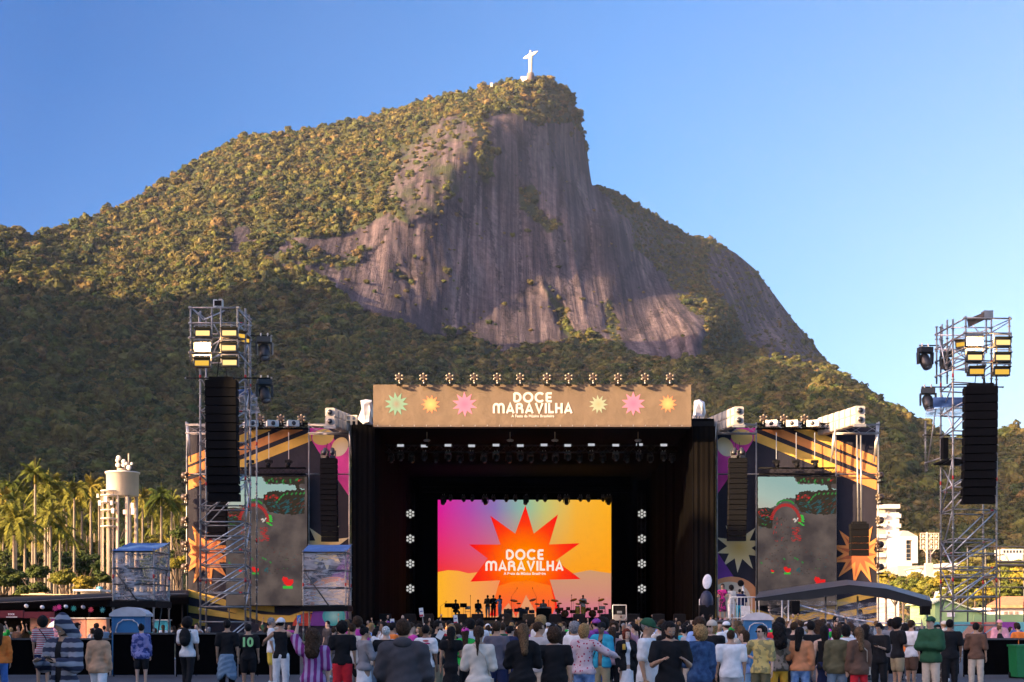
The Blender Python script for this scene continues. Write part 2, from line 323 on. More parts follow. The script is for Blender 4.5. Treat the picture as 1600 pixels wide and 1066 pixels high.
# ------------------------------------------------------------------ mountain forest: crowns of leaf clumps set on the slopes
def leaf_mat(name, stops, trans=.0, rand=True):
    m = bpy.data.materials.new(name); m.use_nodes = True; nt = m.node_tree; b = nt.nodes['Principled BSDF']
    b.inputs['Roughness'].default_value = .85; b.inputs['Specular IOR Level'].default_value = .05
    oi = nt.nodes.new('ShaderNodeObjectInfo'); cr = nt.nodes.new('ShaderNodeValToRGB')
    cr.color_ramp.elements[0].color = (*stops[0],1); cr.color_ramp.elements[1].color = (*stops[-1],1)
    for i,s in enumerate(stops[1:-1]): x = cr.color_ramp.elements.new((i+1)/(len(stops)-1)); x.color = (*s,1)
    tc = nt.nodes.new('ShaderNodeTexCoord'); nz = nt.nodes.new('ShaderNodeTexNoise'); nz.inputs['Scale'].default_value = 1.3; nz.inputs['Detail'].default_value = 3
    mr = nt.nodes.new('ShaderNodeMapRange'); mr.inputs[1].default_value = .3; mr.inputs[2].default_value = .7; mr.inputs[3].default_value = .55; mr.inputs[4].default_value = 1.5
    vm = nt.nodes.new('ShaderNodeVectorMath'); vm.operation = 'SCALE'
    nt.links.new(oi.outputs['Random'], cr.inputs[0]); nt.links.new(tc.outputs['Object'], nz.inputs['Vector']); nt.links.new(nz.outputs[0], mr.inputs[0])
    nt.links.new(cr.outputs[0], vm.inputs[0]); nt.links.new(mr.outputs[0], vm.inputs['Scale']); nt.links.new(vm.outputs[0], b.inputs['Base Color'])
    return m
FOREST = leaf_mat('forest_leaves', [(.020,.033,.012),(.056,.060,.017),(.100,.080,.024),(.030,.048,.014),(.125,.096,.030),(.054,.072,.016),(.132,.088,.033),(.040,.052,.016),(.100,.100,.024),(.052,.050,.018)])
PALEF = mat('pale_blossom',(.55,.55,.52),.9)
def crown_arrays(rng, nclump, nleaf, leaf, flat=.75, spread=1.0):
    """leaf quads gathered on clumps spread through a rounded crown of radius about 1"""
    vs = []; k = 0
    C = []
    while len(C) < nclump:
        p = rng.normal(size=3); p /= np.linalg.norm(p); r = rng.uniform(.35,.8); p *= r*spread; p[2] = p[2]*flat
        if p[2] > -.45: C.append((p, rng.uniform(.22,.42)))
    for c,r in C:
        d = rng.normal(size=(nleaf,3)); d /= np.linalg.norm(d,axis=1)[:,None]; d[:,2] = np.abs(d[:,2])*1.0-.25*rng.random(nleaf)
        pos = c + d*r*np.array([1,1,.7])*rng.uniform(.75,1.05,(nleaf,1))
        nrm = d + rng.normal(scale=.35,size=(nleaf,3)); nrm /= np.linalg.norm(nrm,axis=1)[:,None]
        a = np.cross(nrm, rng.normal(size=(nleaf,3))); a /= np.linalg.norm(a,axis=1)[:,None]; b = np.cross(nrm,a)
        s = leaf*rng.uniform(.6,1.3,(nleaf,1))
        vs.append(np.stack([pos-a*s-b*s*.7, pos+a*s-b*s*.7, pos+a*s*.8+b*s*.7, pos-a*s*.8+b*s*.7],1).reshape(-1,3))
    return np.concatenate(vs)
def lumpy_arrays(rng, nu=14, nv=8):
    """closed lumpy canopy body: several overlapping lobes"""
    V = []; Fc = []; k = 0
    lobes = [(np.zeros(3), .72)]
    for i in range(9):
        a = rng.uniform(0,2*math.pi); rr = rng.uniform(.3,.62); lobes.append((np.array([rr*math.cos(a), rr*math.sin(a), rng.uniform(-.15,.42)]), rng.uniform(.24,.42)))
    for c,r in lobes:
        sd = rng.uniform(0,100)
        for j in range(nv+1):
            p = math.pi*j/nv
            for i in range(nu):
                t = 2*math.pi*i/nu; d = np.array([math.sin(p)*math.cos(t), math.sin(p)*math.sin(t), math.cos(p)])
                q = r*(1+.5*mnoise.noise(Vector(d*3.3+sd)))*d; q[2] *= .75; V.append(c+q)
        for j in range(nv):
            for i in range(nu): Fc.append((k+j*nu+i, k+(j+1)*nu+i, k+(j+1)*nu+(i+1)%nu, k+j*nu+(i+1)%nu))
        k += (nv+1)*nu
    return np.array(V), np.array(Fc)
arch = bpy.data.collections.new('forest_crowns')
rg = np.random.default_rng(3)
for i in range(7):
    lv = crown_arrays(rg, 16, 34, .085)
    bv, bf = lumpy_arrays(rg, 10, 6); bv = bv*.86
    Vv = np.concatenate([lv, bv]); Ff = np.concatenate([np.arange(len(lv)).reshape(-1,4), bf+len(lv)])
    me = bpy.data.meshes.new('forest_crown'); me.from_pydata(Vv.tolist(), [], Ff.tolist()); me.materials.append(FOREST)
    me.update(); o = bpy.data.objects.new('forest_crown', me); arch.objects.link(o)
def scatter(name, pos, scl, coll, label):
    me = bpy.data.meshes.new(name); n = len(pos); me.vertices.add(n); me.vertices.foreach_set('co', np.asarray(pos,np.float32).ravel())
    a = me.attributes.new('scl','FLOAT_VECTOR','POINT'); a.data.foreach_set('vector', np.asarray(scl,np.float32).ravel())
    o = bpy.data.objects.new(name, me); COL.objects.link(o)
    ng = bpy.data.node_groups.new(name,'GeometryNodeTree')
    ng.interface.new_socket('Geometry', in_out='INPUT', socket_type='NodeSocketGeometry'); ng.interface.new_socket('Geometry', in_out='OUTPUT', socket_type='NodeSocketGeometry')
    N = ng.nodes; L = ng.links; gi = N.new('NodeGroupInput'); go = N.new('NodeGroupOutput')
    ip = N.new('GeometryNodeInstanceOnPoints'); ci = N.new('GeometryNodeCollectionInfo'); ci.inputs[0].default_value = coll; ci.inputs['Separate Children'].default_value = True; ci.inputs['Reset Children'].default_value = True
    na = N.new('GeometryNodeInputNamedAttribute'); na.data_type = 'FLOAT_VECTOR'; na.inputs[0].default_value = 'scl'
    rv = N.new('FunctionNodeRandomValue'); rv.data_type = 'FLOAT_VECTOR'; rv.inputs[0].default_value = (-.15,-.15,0); rv.inputs[1].default_value = (.15,.15,6.283)
    m2p = N.new('GeometryNodeMeshToPoints')
    L.new(gi.outputs[0], m2p.inputs[0]); L.new(m2p.outputs[0], ip.inputs['Points']); L.new(ci.outputs[0], ip.inputs['Instance']); ip.inputs['Pick Instance'].default_value = True
    L.new(rv.outputs[0], ip.inputs['Rotation']); L.new(na.outputs[0], ip.inputs['Scale']); L.new(ip.outputs[0], go.inputs[0])
    md = o.modifiers.new('scatter','NODES'); md.node_group = ng
    return tag(o, label, 'forest', kind='stuff')
# sample the slopes about evenly by area
cell = np.linalg.norm(np.cross(V[1:,NB:-1]-V[:-1,NB:-1], V[:-1,NB+1:]-V[:-1,NB:-1]),axis=-1)   # true area per cell
cx = (PXg[:-1,:-1]+PXg[1:,1:])/2; cy = (PYg[:-1,:-1]+PYg[1:,1:])/2
vis = ((cx>-60)&(cx<1660)).astype(float); rkc = (RK[:-1,:-1]+RK[1:,1:])/2
dist = Dg[:-1,:-1]
dens = vis*np.where(rkc>.3, .85, 1)*np.where(rkc>.52,.30,1)*np.where(rkc>.85,np.where(cx<770,.30,.10),1)*np.where(cy-np.interp(cx,rx,ry)<14,1.7,1)
w = (cell*dens)/(np.clip(dist/1200,.55,1.4)**1.2)
w = w.ravel(); w /= w.sum()
NTREE = 50000
ch = RNG.choice(len(w), NTREE, p=w)
jx = RNG.random(NTREE); jy = RNG.random(NTREE); ii, jj = np.unravel_index(ch, cx.shape)
def bil(G): return (G[ii,jj]*(1-jx)+G[ii+1,jj]*jx)*(1-jy)+(G[ii,jj+1]*(1-jx)+G[ii+1,jj+1]*jx)*jy
pos = np.stack([bil(Xg),bil(Dg),bil(Zg)],-1)
rkt = rkc.ravel()[ch]; base = np.clip(pos[:,1]/1200,.6,1.35)
sz = (np.where(RNG.random(NTREE)<.28,5.6,2.9)*RNG.lognormal(0,.28,NTREE))*base**.35
sz = np.where(rkt>.3, sz*.75, sz); sz = np.where(rkt>.85, sz*.7, sz); sz = np.where((bil(PYg)-np.interp(bil(PXg),rx,ry))<14, sz*.85, sz)
rgt = bil(PXg); sz = np.where((rgt>930)&(bil(PYg)<560), sz*.62, sz)
scl = np.stack([sz,sz,sz*RNG.uniform(.6,1.35,NTREE)],-1); pos[:,2] += sz*.28
scatter('mountain_forest', pos, scl, arch, 'dense forest covering the mountain slopes below and around the bare granite face')
# unseen ridge beyond the left edge, its crest shaped to shade the lower slopes
RS = np.array([380,450,520,600,700,763,809,848,900,950,1033,1100,1200,1250,1303,1333,1380,1434,1500,1700,2100.]); RH = np.array([60,240,420,520,545,540,515,520,600,660,680,690,690,600,530,508,502,520,525,540,420.])
def sunxy(a, s): return (-.87*a-.49*s, -.49*a+.87*s)
n1_, n2_ = 150, 50
S_, A_ = np.meshgrid(np.linspace(380,2100,n1_), np.linspace(-1,1,n2_), indexing='ij')
Hr = np.interp(S_, RS, RH); Hh = Hr*np.exp(-3.0*A_**2)*(1+.08*fbm(S_/60,A_*3,3,77)) - Hr*math.exp(-3.0)*1.1
Xr, Yr = sunxy(300+A_*270, S_)
idr = np.arange(n1_*n2_).reshape(n1_,n2_); Qr = np.stack([idr[:-1,:-1],idr[1:,:-1],idr[1:,1:],idr[:-1,1:]],-1).reshape(-1,4)
struct(np_mesh('hills', np.stack([Xr,Yr,Hh],-1).reshape(-1,3), Qr, mat('far_forest_floor',(.05,.06,.022),.95,scale=.03,var=.4)))
# ------------------------------------------------------------------ shared materials
BLACK = mat('black_cloth',(.0018,.0018,.0022),.95,scale=1.5,var=.25,spec=.05)
BLACKM = mat('black_metal',(.005,.005,.006),.7,var=.2,spec=.15)
STEEL = mat('galvanised_steel',(.29,.28,.27),.45,.6,scale=3,var=.25)
ALU = mat('aluminium',(.50,.48,.45),.4,.75,scale=3,var=.15)
WHITE = mat('white_paint',(.75,.74,.72),.5)
RED = mat('red_tape',(.5,.03,.03),.6)
LENS = mat('lens_glass',(.55,.55,.58),.15,0,emit=(.9,.88,.82),es=.55*ES,var=0)
STROBE = mat('strobe_face',(.7,.7,.72),.4,emit=(.85,.88,.95),es=.55*ES,var=0)
def emitm(n, hexs, s=1.0):
    if n in MATS: return MATS[n]
    m = bpy.data.materials.new(n); m.use_nodes = True; nt = m.node_tree; b = nt.nodes['Principled BSDF']
    c = hexc(hexs); b.inputs['Base Color'].default_value = (.002,.002,.002,1); b.inputs['Roughness'].default_value = .8; b.inputs['Specular IOR Level'].default_value = .02
    b.inputs['Emission Color'].default_value = (*c,1); b.inputs['Emission Strength'].default_value = s*ES
    MATS[n] = m; return m
def ledgrad(n, stops, axis, lo, hi, s=1.0, noise=.0, radial=None):
    """lit led surface whose picture runs through a colour ramp along one axis (or out from a centre)"""
    m = emitm(n, 'ffffff', s); nt = m.node_tree; b = nt.nodes['Principled BSDF']
    g = nt.nodes.new('ShaderNodeNewGeometry'); sp = nt.nodes.new('ShaderNodeSeparateXYZ'); mr = nt.nodes.new('ShaderNodeMapRange')
    cr = nt.nodes.new('ShaderNodeValToRGB'); mr.inputs[1].default_value = lo; mr.inputs[2].default_value = hi
    if radial:
        d = nt.nodes.new('ShaderNodeVectorMath'); d.operation = 'DISTANCE'; d.inputs[1].default_value = radial; nt.links.new(g.outputs['Position'], d.inputs[0]); nt.links.new(d.outputs['Value'], mr.inputs[0])
    elif isinstance(axis, tuple):
        d = nt.nodes.new('ShaderNodeVectorMath'); d.operation = 'DOT_PRODUCT'; d.inputs[1].default_value = axis; nt.links.new(g.outputs['Position'], d.inputs[0]); nt.links.new(d.outputs['Value'], mr.inputs[0])
    e = cr.color_ramp.elements; e[0].color = (*hexc(stops[0][1]),1); e[0].position = stops[0][0]; e[1].color = (*hexc(stops[-1][1]),1); e[1].position = stops[-1][0]
    for p,c in stops[1:-1]: x = e.new(p); x.color = (*hexc(c),1)
    nt.links.new(mr.outputs[0], cr.inputs[0]); nt.links.new(cr.outputs[0], b.inputs['Emission Color'])
    return m
def radm(n, stops, centre, rad, rough=.8):
    """printed cloth colour running out from a centre"""
    m = bpy.data.materials.new(n); m.use_nodes = True; nt = m.node_tree; b = nt.nodes['Principled BSDF']; b.inputs['Roughness'].default_value = rough
    g = nt.nodes.new('ShaderNodeNewGeometry'); d = nt.nodes.new('ShaderNodeVectorMath'); d.operation = 'DISTANCE'; d.inputs[1].default_value = centre
    mr = nt.nodes.new('ShaderNodeMapRange'); mr.inputs[2].default_value = rad; cr = nt.nodes.new('ShaderNodeValToRGB')
    e = cr.color_ramp.elements; e[0].color = (*stops[0],1); e[1].color = (*stops[-1],1)
    for i,c in enumerate(stops[1:-1]): x = e.new((i+1)/(len(stops)-1)); x.color = (*c,1)
    nt.links.new(g.outputs['Position'], d.inputs[0]); nt.links.new(d.outputs['Value'], mr.inputs[0]); nt.links.new(mr.outputs[0], cr.inputs[0]); nt.links.new(cr.outputs[0], b.inputs['Base Color'])
    return m
def flat(mb, pts, D, m, off=0):
    """outline given in photo pixels laid on the plane y = D - off"""
    v = [(PX(x,D), D-off, PZ(y,D)) for x,y in pts]; mb.add(v, [tuple(range(len(v)))], m)
def clip(pts, x0, x1, y0, y1):
    for ax,lim,sg in ((0,x0,1),(0,x1,-1),(1,y0,1),(1,y1,-1)):
        out = []; n = len(pts)
        for i in range(n):
            a = pts[i]; b = pts[(i+1)%n]; ia = sg*(a[ax]-lim) >= 0; ib = sg*(b[ax]-lim) >= 0
            if ia: out.append(a)
            if ia != ib: t = (lim-a[ax])/(b[ax]-a[ax]); out.append((a[0]+t*(b[0]-a[0]), a[1]+t*(b[1]-a[1])))
        pts = out
        if not pts: return pts
    return pts
def star(cx, cy, ro, ri, n, a0=90, sq=1.0):
    return [(cx+(ro if k%2==0 else ri)*math.cos(R(a0+180*k/n)), cy-sq*(ro if k%2==0 else ri)*math.sin(R(a0+180*k/n))) for k in range(2*n)]
def ellp(cx, cy, rx_, ry_, rot=0, n=28):
    c, s_ = math.cos(R(rot)), math.sin(R(rot))
    return [(cx+rx_*math.cos(t)*c-ry_*math.sin(t)*s_, cy+rx_*math.cos(t)*s_+ry_*math.sin(t)*c) for t in [2*math.pi*i/n for i in range(n)]]
def fan(mb, c, pts, D, m, off=0):
    """star-shaped outline as triangles round its centre"""
    v = [(PX(c[0],D), D-off, PZ(c[1],D))]+[(PX(x,D), D-off, PZ(y,D)) for x,y in pts]; n = len(pts)
    mb.add(v, [(0,1+i,1+(i+1)%n) for i in range(n)], m)

# letters of the festival's name: strokes on a unit cell (x 0..w, y 0..1)
def arc(cx, cy, rx_, ry_, a0, a1, n=14): return [(cx+rx_*math.cos(R(a0+(a1-a0)*i/n)), cy+ry_*math.sin(R(a0+(a1-a0)*i/n))) for i in range(n+1)]
ST = .215; h_ = ST/2
GL = {'D':(.80,[[(h_,h_),(h_,1-h_)], [(h_,1-h_),(.28,1-h_)]+arc(.30,.5,.40,.5-h_,90,-90)+[(h_,h_)]]),
 'O':(1.02,[arc(.51,.5,.41,.41,0,360,28)]), 'C':(.94,[arc(.51,.5,.41,.41,42,318,24)]),
 'E':(.62,[[(h_,h_),(h_,1-h_)],[(h_,1-h_),(.6,1-h_)],[(h_,.5),(.55,.5)],[(h_,h_),(.6,h_)]]),
 'M':(1.18,[[(h_,0),(h_,.62)]+arc(.345,.62,.245,.28,180,0,10)+[(.59,.62),(.59,0)],[(.59,.62)]+arc(.835,.62,.245,.28,180,0,10)+[(1.08,.62),(1.08,0)]]),
 'A':(.86,[[(h_*.9,0),(.43,.93),(.77,0)],[(.25,.26),(.61,.26)]]),
 'R':(.78,[[(h_,0),(h_,1-h_)],[(h_,1-h_),(.40,1-h_)]+arc(.40,.70,.2,.20,90,-90,8)+[(.25,.5)],[(.25,.5),(.42,.5)]+arc(.42,.26,.24,.24,90,0,6)+[(.66,0)]]),
 'V':(.86,[[(h_*.9,1),(.43,.08),(.77,1)]]), 'I':(.2,[[(h_,0),(h_,1)]]), 'L':(.58,[[(h_,1),(h_,h_),(.57,h_)]]),
 'H':(.74,[[(h_,0),(h_,1)],[(.64,0),(.64,1)],[(h_,.5),(.64,.5)]])}
def stroke(mb, pts, w, conv, m):
    """ribbon with mitred bends"""
    n = len(pts); L = []; Rr = []
    for i in range(n):
        a = Vector(pts[max(i-1,0)]); b = Vector(pts[min(i+1,n-1)]); p = Vector(pts[i])
        d0 = (p-a) if i>0 else (b-p); d1 = (b-p) if i<n-1 else (p-a)
        if d0.length < 1e-9: d0 = d1
        if d1.length < 1e-9: d1 = d0
        d0.normalize(); d1.normalize(); nn = Vector((-(d0.y+d1.y), d0.x+d1.x))
        if nn.length < 1e-6: nn = Vector((-d0.y,d0.x))
        nn.normalize(); k = 1/max(.55, abs(nn.dot(Vector((-d0.y,d0.x))))); L.append(p+nn*w/2*k); Rr.append(p-nn*w/2*k)
    v = [conv(q) for q in L+Rr]; mb.add(v, [(i,i+1,n+i+1,n+i) for i in range(n-1)], m)
def word(mb, text, x0, x1, yt, yb, D, m, off):
    """text fitted between photo pixels x0..x1, top row yt, bottom row yb"""
    gap = .13; tot = sum(GL[c][0] for c in text)+gap*(len(text)-1); sx = (x1-x0)/tot; sy = (yb-yt); x = 0; k = 0
    for c in text:
        w_, st = GL[c]
        for i,s_ in enumerate(st):
            k += 1; o = off+.0008*k
            stroke(mb, s_, ST, lambda q: (PX(x0+(x+q.x)*sx,D), D-o, PZ(yb-q.y*sy,D)), m)
        x += w_+gap
def textmesh(body, size, width, loc, m, name, parent, bold=.0, facing=(R(90),0,0)):
    cu = bpy.data.curves.new(name,'FONT'); cu.body = body; cu.size = size; cu.align_x = 'CENTER'; cu.align_y = 'CENTER'; cu.offset = bold
    t = bpy.data.objects.new(name, cu); COL.objects.link(t); bpy.context.view_layer.update()
    dg = bpy.context.evaluated_depsgraph_get(); me = bpy.data.meshes.new_from_object(t.evaluated_get(dg)); bpy.data.objects.remove(t)
    o = bpy.data.objects.new(name, me); COL.objects.link(o); me.materials.clear(); me.materials.append(m)
    xs_ = [v.co.x for v in me.vertices]; w_ = max(xs_)-min(xs_) if xs_ else 1
    if width: o.scale = (width/w_,width/w_,1)
    o.location = loc; o.rotation_euler = facing; o.parent = parent
    return o
def truss(name, a, b, w, m, parent, org=(0,0,0), r=.03, step=None, up=(0,0,1)):
    a = Vector(a); b = Vector(b); d = (b-a); L_ = d.length; d.normalize(); u = Vector(up); u = (u-d*u.dot(d))
    u = d.orthogonal() if u.length < 1e-3 else u; u.normalize(); v = d.cross(u); mb = MB(org); step = step or w
    cs = [(-1,-1),(1,-1),(1,1),(-1,1)]; off = [u*(w/2*i)+v*(w/2*j) for i,j in cs]
    for o in off: mb.tube(a+o, b+o, r, m, 6)
    n = max(1,int(round(L_/step)))
    for k in range(n):
        p = a+d*(L_*k/n); q = a+d*(L_*(k+1)/n)
        for i in range(4):
            o1, o2 = off[i], off[(i+1)%4]
            if k%2: o1,o2 = o2,o1
            mb.tube(p+o1, q+o2, r*.6, m, 4, cap=False)
    return mb.build(name, parent)

# ------------------------------------------------------------------ main stage
SY = 82.0; SB = 113.0; SFZ = 2.0; xl = PX(549,SY); xr = PX(1118,SY); xi = PX(585,SY); xo = PX(1083,SY); zt = PZ(664,SY)
st = thing('festival_stage','large black festival stage with a deep dark opening under the tan name board','stage',(0,SY,0))
o0 = st.location
BROWN = mat('dark_drape',(.0045,.0036,.003),.95,scale=.4,var=.5,spec=.05)
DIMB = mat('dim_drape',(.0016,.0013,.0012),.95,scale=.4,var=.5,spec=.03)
def pleats(mb, p0, p1, z0, z1, m, n=24, d=.12):
    """hanging cloth with soft folds between two ground points"""
    p0 = Vector(p0); p1 = Vector(p1); e = (p1-p0); nn = Vector((-e.y,e.x,0)).normalized(); vs = []
    for i in range(n+1):
        q = p0+e*i/n + nn*d*math.sin(i*1.9)*(.6+.4*math.sin(i*.7)); vs += [(q.x,q.y,z0),(q.x,q.y,z1)]
    mb.add(vs, [(2*i,2*i+2,2*i+3,2*i+1) for i in range(n)], m, True)
mb = MB(o0); pleats(mb, (xl,SY,0), (xi,SY,0), 0, zt, BLACK, 14, .04); mb.box((xl,SY+.2,0),(xi,SY+.5,zt+.05),BLACK); mb.build('front_drape', st)
mb = MB(o0); pleats(mb, (xo,SY,0), (xr,SY,0), 0, PZ(666,SY), BROWN, 14, .06); mb.box((xo,SY+.2,0),(xr,SY+.5,zt-.1),BLACK); mb.build('front_drape', st)
mb = MB(o0); pleats(mb, (xi,SY+.5,0), (xi,SB,0), 0, zt, BLACK, 40, .1); mb.box((xi-.8,SY+.5,0),(xi-.3,SB,zt),BLACK); mb.build('side_drape', st)
mb = MB(o0); pleats(mb, (xo,SY+.5,0), (xo+.3,SB,0), 0, zt, DIMB, 60, .16); mb.box((xo+.8,SY+.5,0),(xo+1.2,SB,zt),BLACK); mb.build('side_drape', st)
mb = MB(o0); pleats(mb, (xi-.2,SB,0), (xo+.6,SB,0), 0, zt, DIMB, 80, .15); mb.box((xi-.8,SB+.3,0),(xo+1.2,SB+.6,zt),BLACK); mb.build('back_drape', st)
mb = MB(o0); mb.box((xl,SY+.6,zt),(xr,SB+.6,zt+.45),BLACK); mb.box((xl,SY+.55,zt-.02),(xr,SY+.6,zt+.3),BLACKM); mb.build('roof', st)
mb = MB(o0); mb.box((xi,SY+.2,SFZ-.25),(xo,SB,SFZ),BLACKM); mb.build('stage_deck', st)
mb = MB(o0); pleats(mb, (xi,SY+.1,0), (xo,SY+.1,0), 0, SFZ-.26, BLACK, 90, .07); mb.build('deck_skirt', st)
mb = MB(o0); mb.box((PX(688,100),99.5,SFZ),(PX(960,100),106,2.30),BLACKM); mb.build('band_riser', st)
# downstage row of trunks and wedge monitors that hides the players' feet
mo_ = thing('floor_monitor','black wedge monitor lying at the front edge of the stage','monitor',(0,0,0),0,'wedge monitors along the stage edge')
mb = MB(); mb.slab([(-.35,-.25,0),(-.35,.25,0),(-.35,.25,.12),(-.35,-.1,.38),(-.35,-.25,.38)],(1,0,0),.7,BLACKM); mb.build('cabinet',mo_)
mb = MB(); mb.slab([(-.31,.24,.14),(.31,.24,.14),(.31,-.07,.385),(-.31,-.07,.385)],(0,.6,.8),.015,mat('grille',(.035,.035,.038),.6,scale=60,var=.5)); mb.build('grille',mo_)
for i,px in enumerate([602,640,668,720,746,790,826,868,905,948,990,1030,1062]):
    o = mo_ if i==0 else copy_tree(mo_); o.location = (PX(px,83),83.2+.3*(i%2),SFZ); o['label'] = 'black wedge monitor on the stage edge, '+ORD[i]+' from the magenta side'
# towers inside holding the lens clusters
for px,w in ((641,'left of the led wall'),(1003,'right of the led wall')):
    t = thing('truss_tower','black vertical truss tower standing on stage '+('close to the magenta edge of the led wall' if px<800 else 'close to the orange edge of the led wall'),'truss',(PX(px,101),101.4,SFZ))
    truss('lattice', (PX(px,101),101.4,SFZ), (PX(px,101),101.4,11.2), .4, BLACKM, t, t.location)
# seven-lens blinders
def cluster():
    t = thing('lens_cluster_light','', 'stage light'); rr = .20
    mb = MB(); mb.lathe((0,.06,0),[(.34,0),(.36,.05),(.30,.16),(.12,.2)],BLACKM,14,(0,1,0)); mb.build('housing',t)
    for k in range(7):
        a = R(60*k+30); c = (0,0,0) if k==6 else (rr*1.12*math.cos(a),0,rr*1.12*math.sin(a))
        mb = MB(); mb.lathe((c[0],.05,c[2]),[(.088,0),(.088,-.04),(.07,-.06),(.0,-.062)],LENS,10,(0,1,0)); mb.build('lens',t)
    mb = MB(); mb.tube((0,.2,0),(0,.4,0),.04,BLACKM); mb.build('bracket',t)
    return t
cl0 = cluster(); k = 0
for px,side in ((641,'left'),(1003,'right')):
    for j,py in enumerate((803,842,881,920)):
        o = cl0 if k==0 else copy_tree(cl0); k += 1
        o.location = P(px,py,101)
        tag(o, f"round light of seven white lenses, {['topmost','second','third','lowest'][j]} in the column by the {'magenta' if side=='left' else 'orange'} screen edge", group='seven-lens lights beside the led wall')

# ------------------------------------------------------------------ central led wall
LY = 111.0; lx0,lx1,ly0,ly1 = 684,955,780,965
w = thing('led_wall','big led wall at the back of the stage with a red star on rainbow colours','led screen',(PX(820,LY),LY,SFZ))
ow = w.location
ax = Vector((.82,0,.0)); xa, xb = PX(684,LY), PX(955,LY); za, zb = PZ(965,LY), PZ(780,LY)
def picture_mat():
    m = emitm('screen_sunset','ffffff',1.0); nt = m.node_tree; N = nt.nodes; L = nt.links; b = N['Principled BSDF']
    g = N.new('ShaderNodeNewGeometry'); sp = N.new('ShaderNodeSeparateXYZ'); L.new(g.outputs['Position'], sp.inputs[0])
    u = N.new('ShaderNodeMapRange'); u.inputs[1].default_value = xa; u.inputs[2].default_value = xb; L.new(sp.outputs[0], u.inputs[0])
    v = N.new('ShaderNodeMapRange'); v.inputs[1].default_value = za; v.inputs[2].default_value = zb; L.new(sp.outputs[2], v.inputs[0])
    def ramp(st_):
        c = N.new('ShaderNodeValToRGB'); e = c.color_ramp.elements; e[0].position = st_[0][0]; e[0].color = (*hexc(st_[0][1]),1); e[1].position = st_[-1][0]; e[1].color = (*hexc(st_[-1][1]),1)
        for p,h in st_[1:-1]: x = e.new(p); x.color = (*hexc(h),1)
        L.new(u.outputs[0], c.inputs[0]); return c
    top = ramp([(0,'d91a93'),(.18,'b04aa8'),(.33,'8a72b0'),(.5,'8ab8a0'),(.62,'c3c274'),(.8,'f5b23a'),(1,'fcae22')])
    bot = ramp([(0,'f23230'),(.25,'f0544a'),(.5,'f07a3c'),(.75,'fb9f22'),(1,'fda01c')])
    mx = N.new('ShaderNodeMixRGB'); vr = N.new('ShaderNodeMapRange'); vr.inputs[1].default_value = .38; vr.inputs[2].default_value = .92
    L.new(v.outputs[0], vr.inputs[0]); L.new(vr.outputs[0], mx.inputs[0]); L.new(bot.outputs[0], mx.inputs[1]); L.new(top.outputs[0], mx.inputs[2]); L.new(mx.outputs[0], b.inputs['Emission Color'])
    return m
mb = MB(ow); mb.box((xa-.1,LY+.02,za-.2),(xb+.1,LY+.4,zb+.1),BLACKM); mb.build('cabinet_frame', w)
pm = MB(ow)
flat(pm, [(684,780),(955,780),(955,965),(684,965)], LY, picture_mat(), 0)
HILL1 = ledgrad('screen_dunes', [(0,'ffb428'),(.5,'f6a24e'),(1,'ee8a62')], (1,0,.0), PX(684,LY), PX(800,LY))
HILL2 = ledgrad('screen_pink_hills', [(0,'cf6d92'),(.45,'d08a78'),(1,'cf9a70')], (0,0,1), PZ(965,LY), PZ(890,LY))
flat(pm, [(684,894),(700,891),(716,892),(732,896),(748,894),(770,888),(800,884),(820,900),(820,965),(684,965)], LY, HILL1, .01)
flat(pm, [(820,965),(820,912),(860,902),(890,897),(922,891),(940,894),(955,896),(955,965)], LY, HILL2, .01)
c0 = (820,872)
tips = [(821,790),(766,806),(734,851),(735,908),(768,955),(800,990),(868,982),(907,905),(906,849),(872,804)]
vall = [(805,834),(782,851),(757,872),(782,907),(775,960),(820,985),(858,908),(868,876),(858,851),(834,834)]
# tips run anticlockwise from the top; every second vertex is a notch
so = []
order = [((821,790),(805,834)),((766,806),(782,851)),((733,851),(762,873)),((735,909),(781,907)),((765,962),(812,965)),((828,965),(836,965)),((872,950),(859,906)),((907,905),(868,876)),((906,849),(858,851)),((872,804),(834,834))]
for a,b in order: so += [a,b]
so = [p if p[1] <= 965 else (p[0],965) for p in so]
STARM = ledgrad('screen_star', [(0,'ff9a00'),(.35,'ff7400'),(.7,'ff3c10'),(1,'f81216')], None, 0, 4.3, 1.0, radial=(PX(820,LY),LY,PZ(880,LY)))
fan(pm, c0, so, LY, STARM, .02)
flat(pm, [(778,916),(800,909),(830,908),(860,915),(868,948),(861,965),(780,965),(768,955)], LY, ledgrad('screen_star_foot',[(0,'ff7a18'),(1,'f8503a')],(0,0,1),PZ(910,LY),PZ(965,LY)), .03)
flat(pm, [(806,965),(822,930),(842,965)], LY, emitm('screen_peach','f0a070',.9), .035)
flat(pm, [(775,965),(795,942),(806,965)], LY, emitm('screen_peach','f0a070',.9), .035)
LETW = emitm('screen_letters','fde6da',1.0)
word(pm, 'DOCE', 790.5, 849.5, 858.5, 875, LY, LETW, .04)
word(pm, 'MARAVILHA', 758.5, 880.5, 876.5, 892, LY, LETW, .05)
pic = pm.build('picture', w)
textmesh('A Festa da Música Brasileira', .3, PX(853,LY)-PX(787,LY), (PX(820,LY)-ow.x, -.06, PZ(896.5,LY)-ow.z), LETW, 'lettering', w, .008)

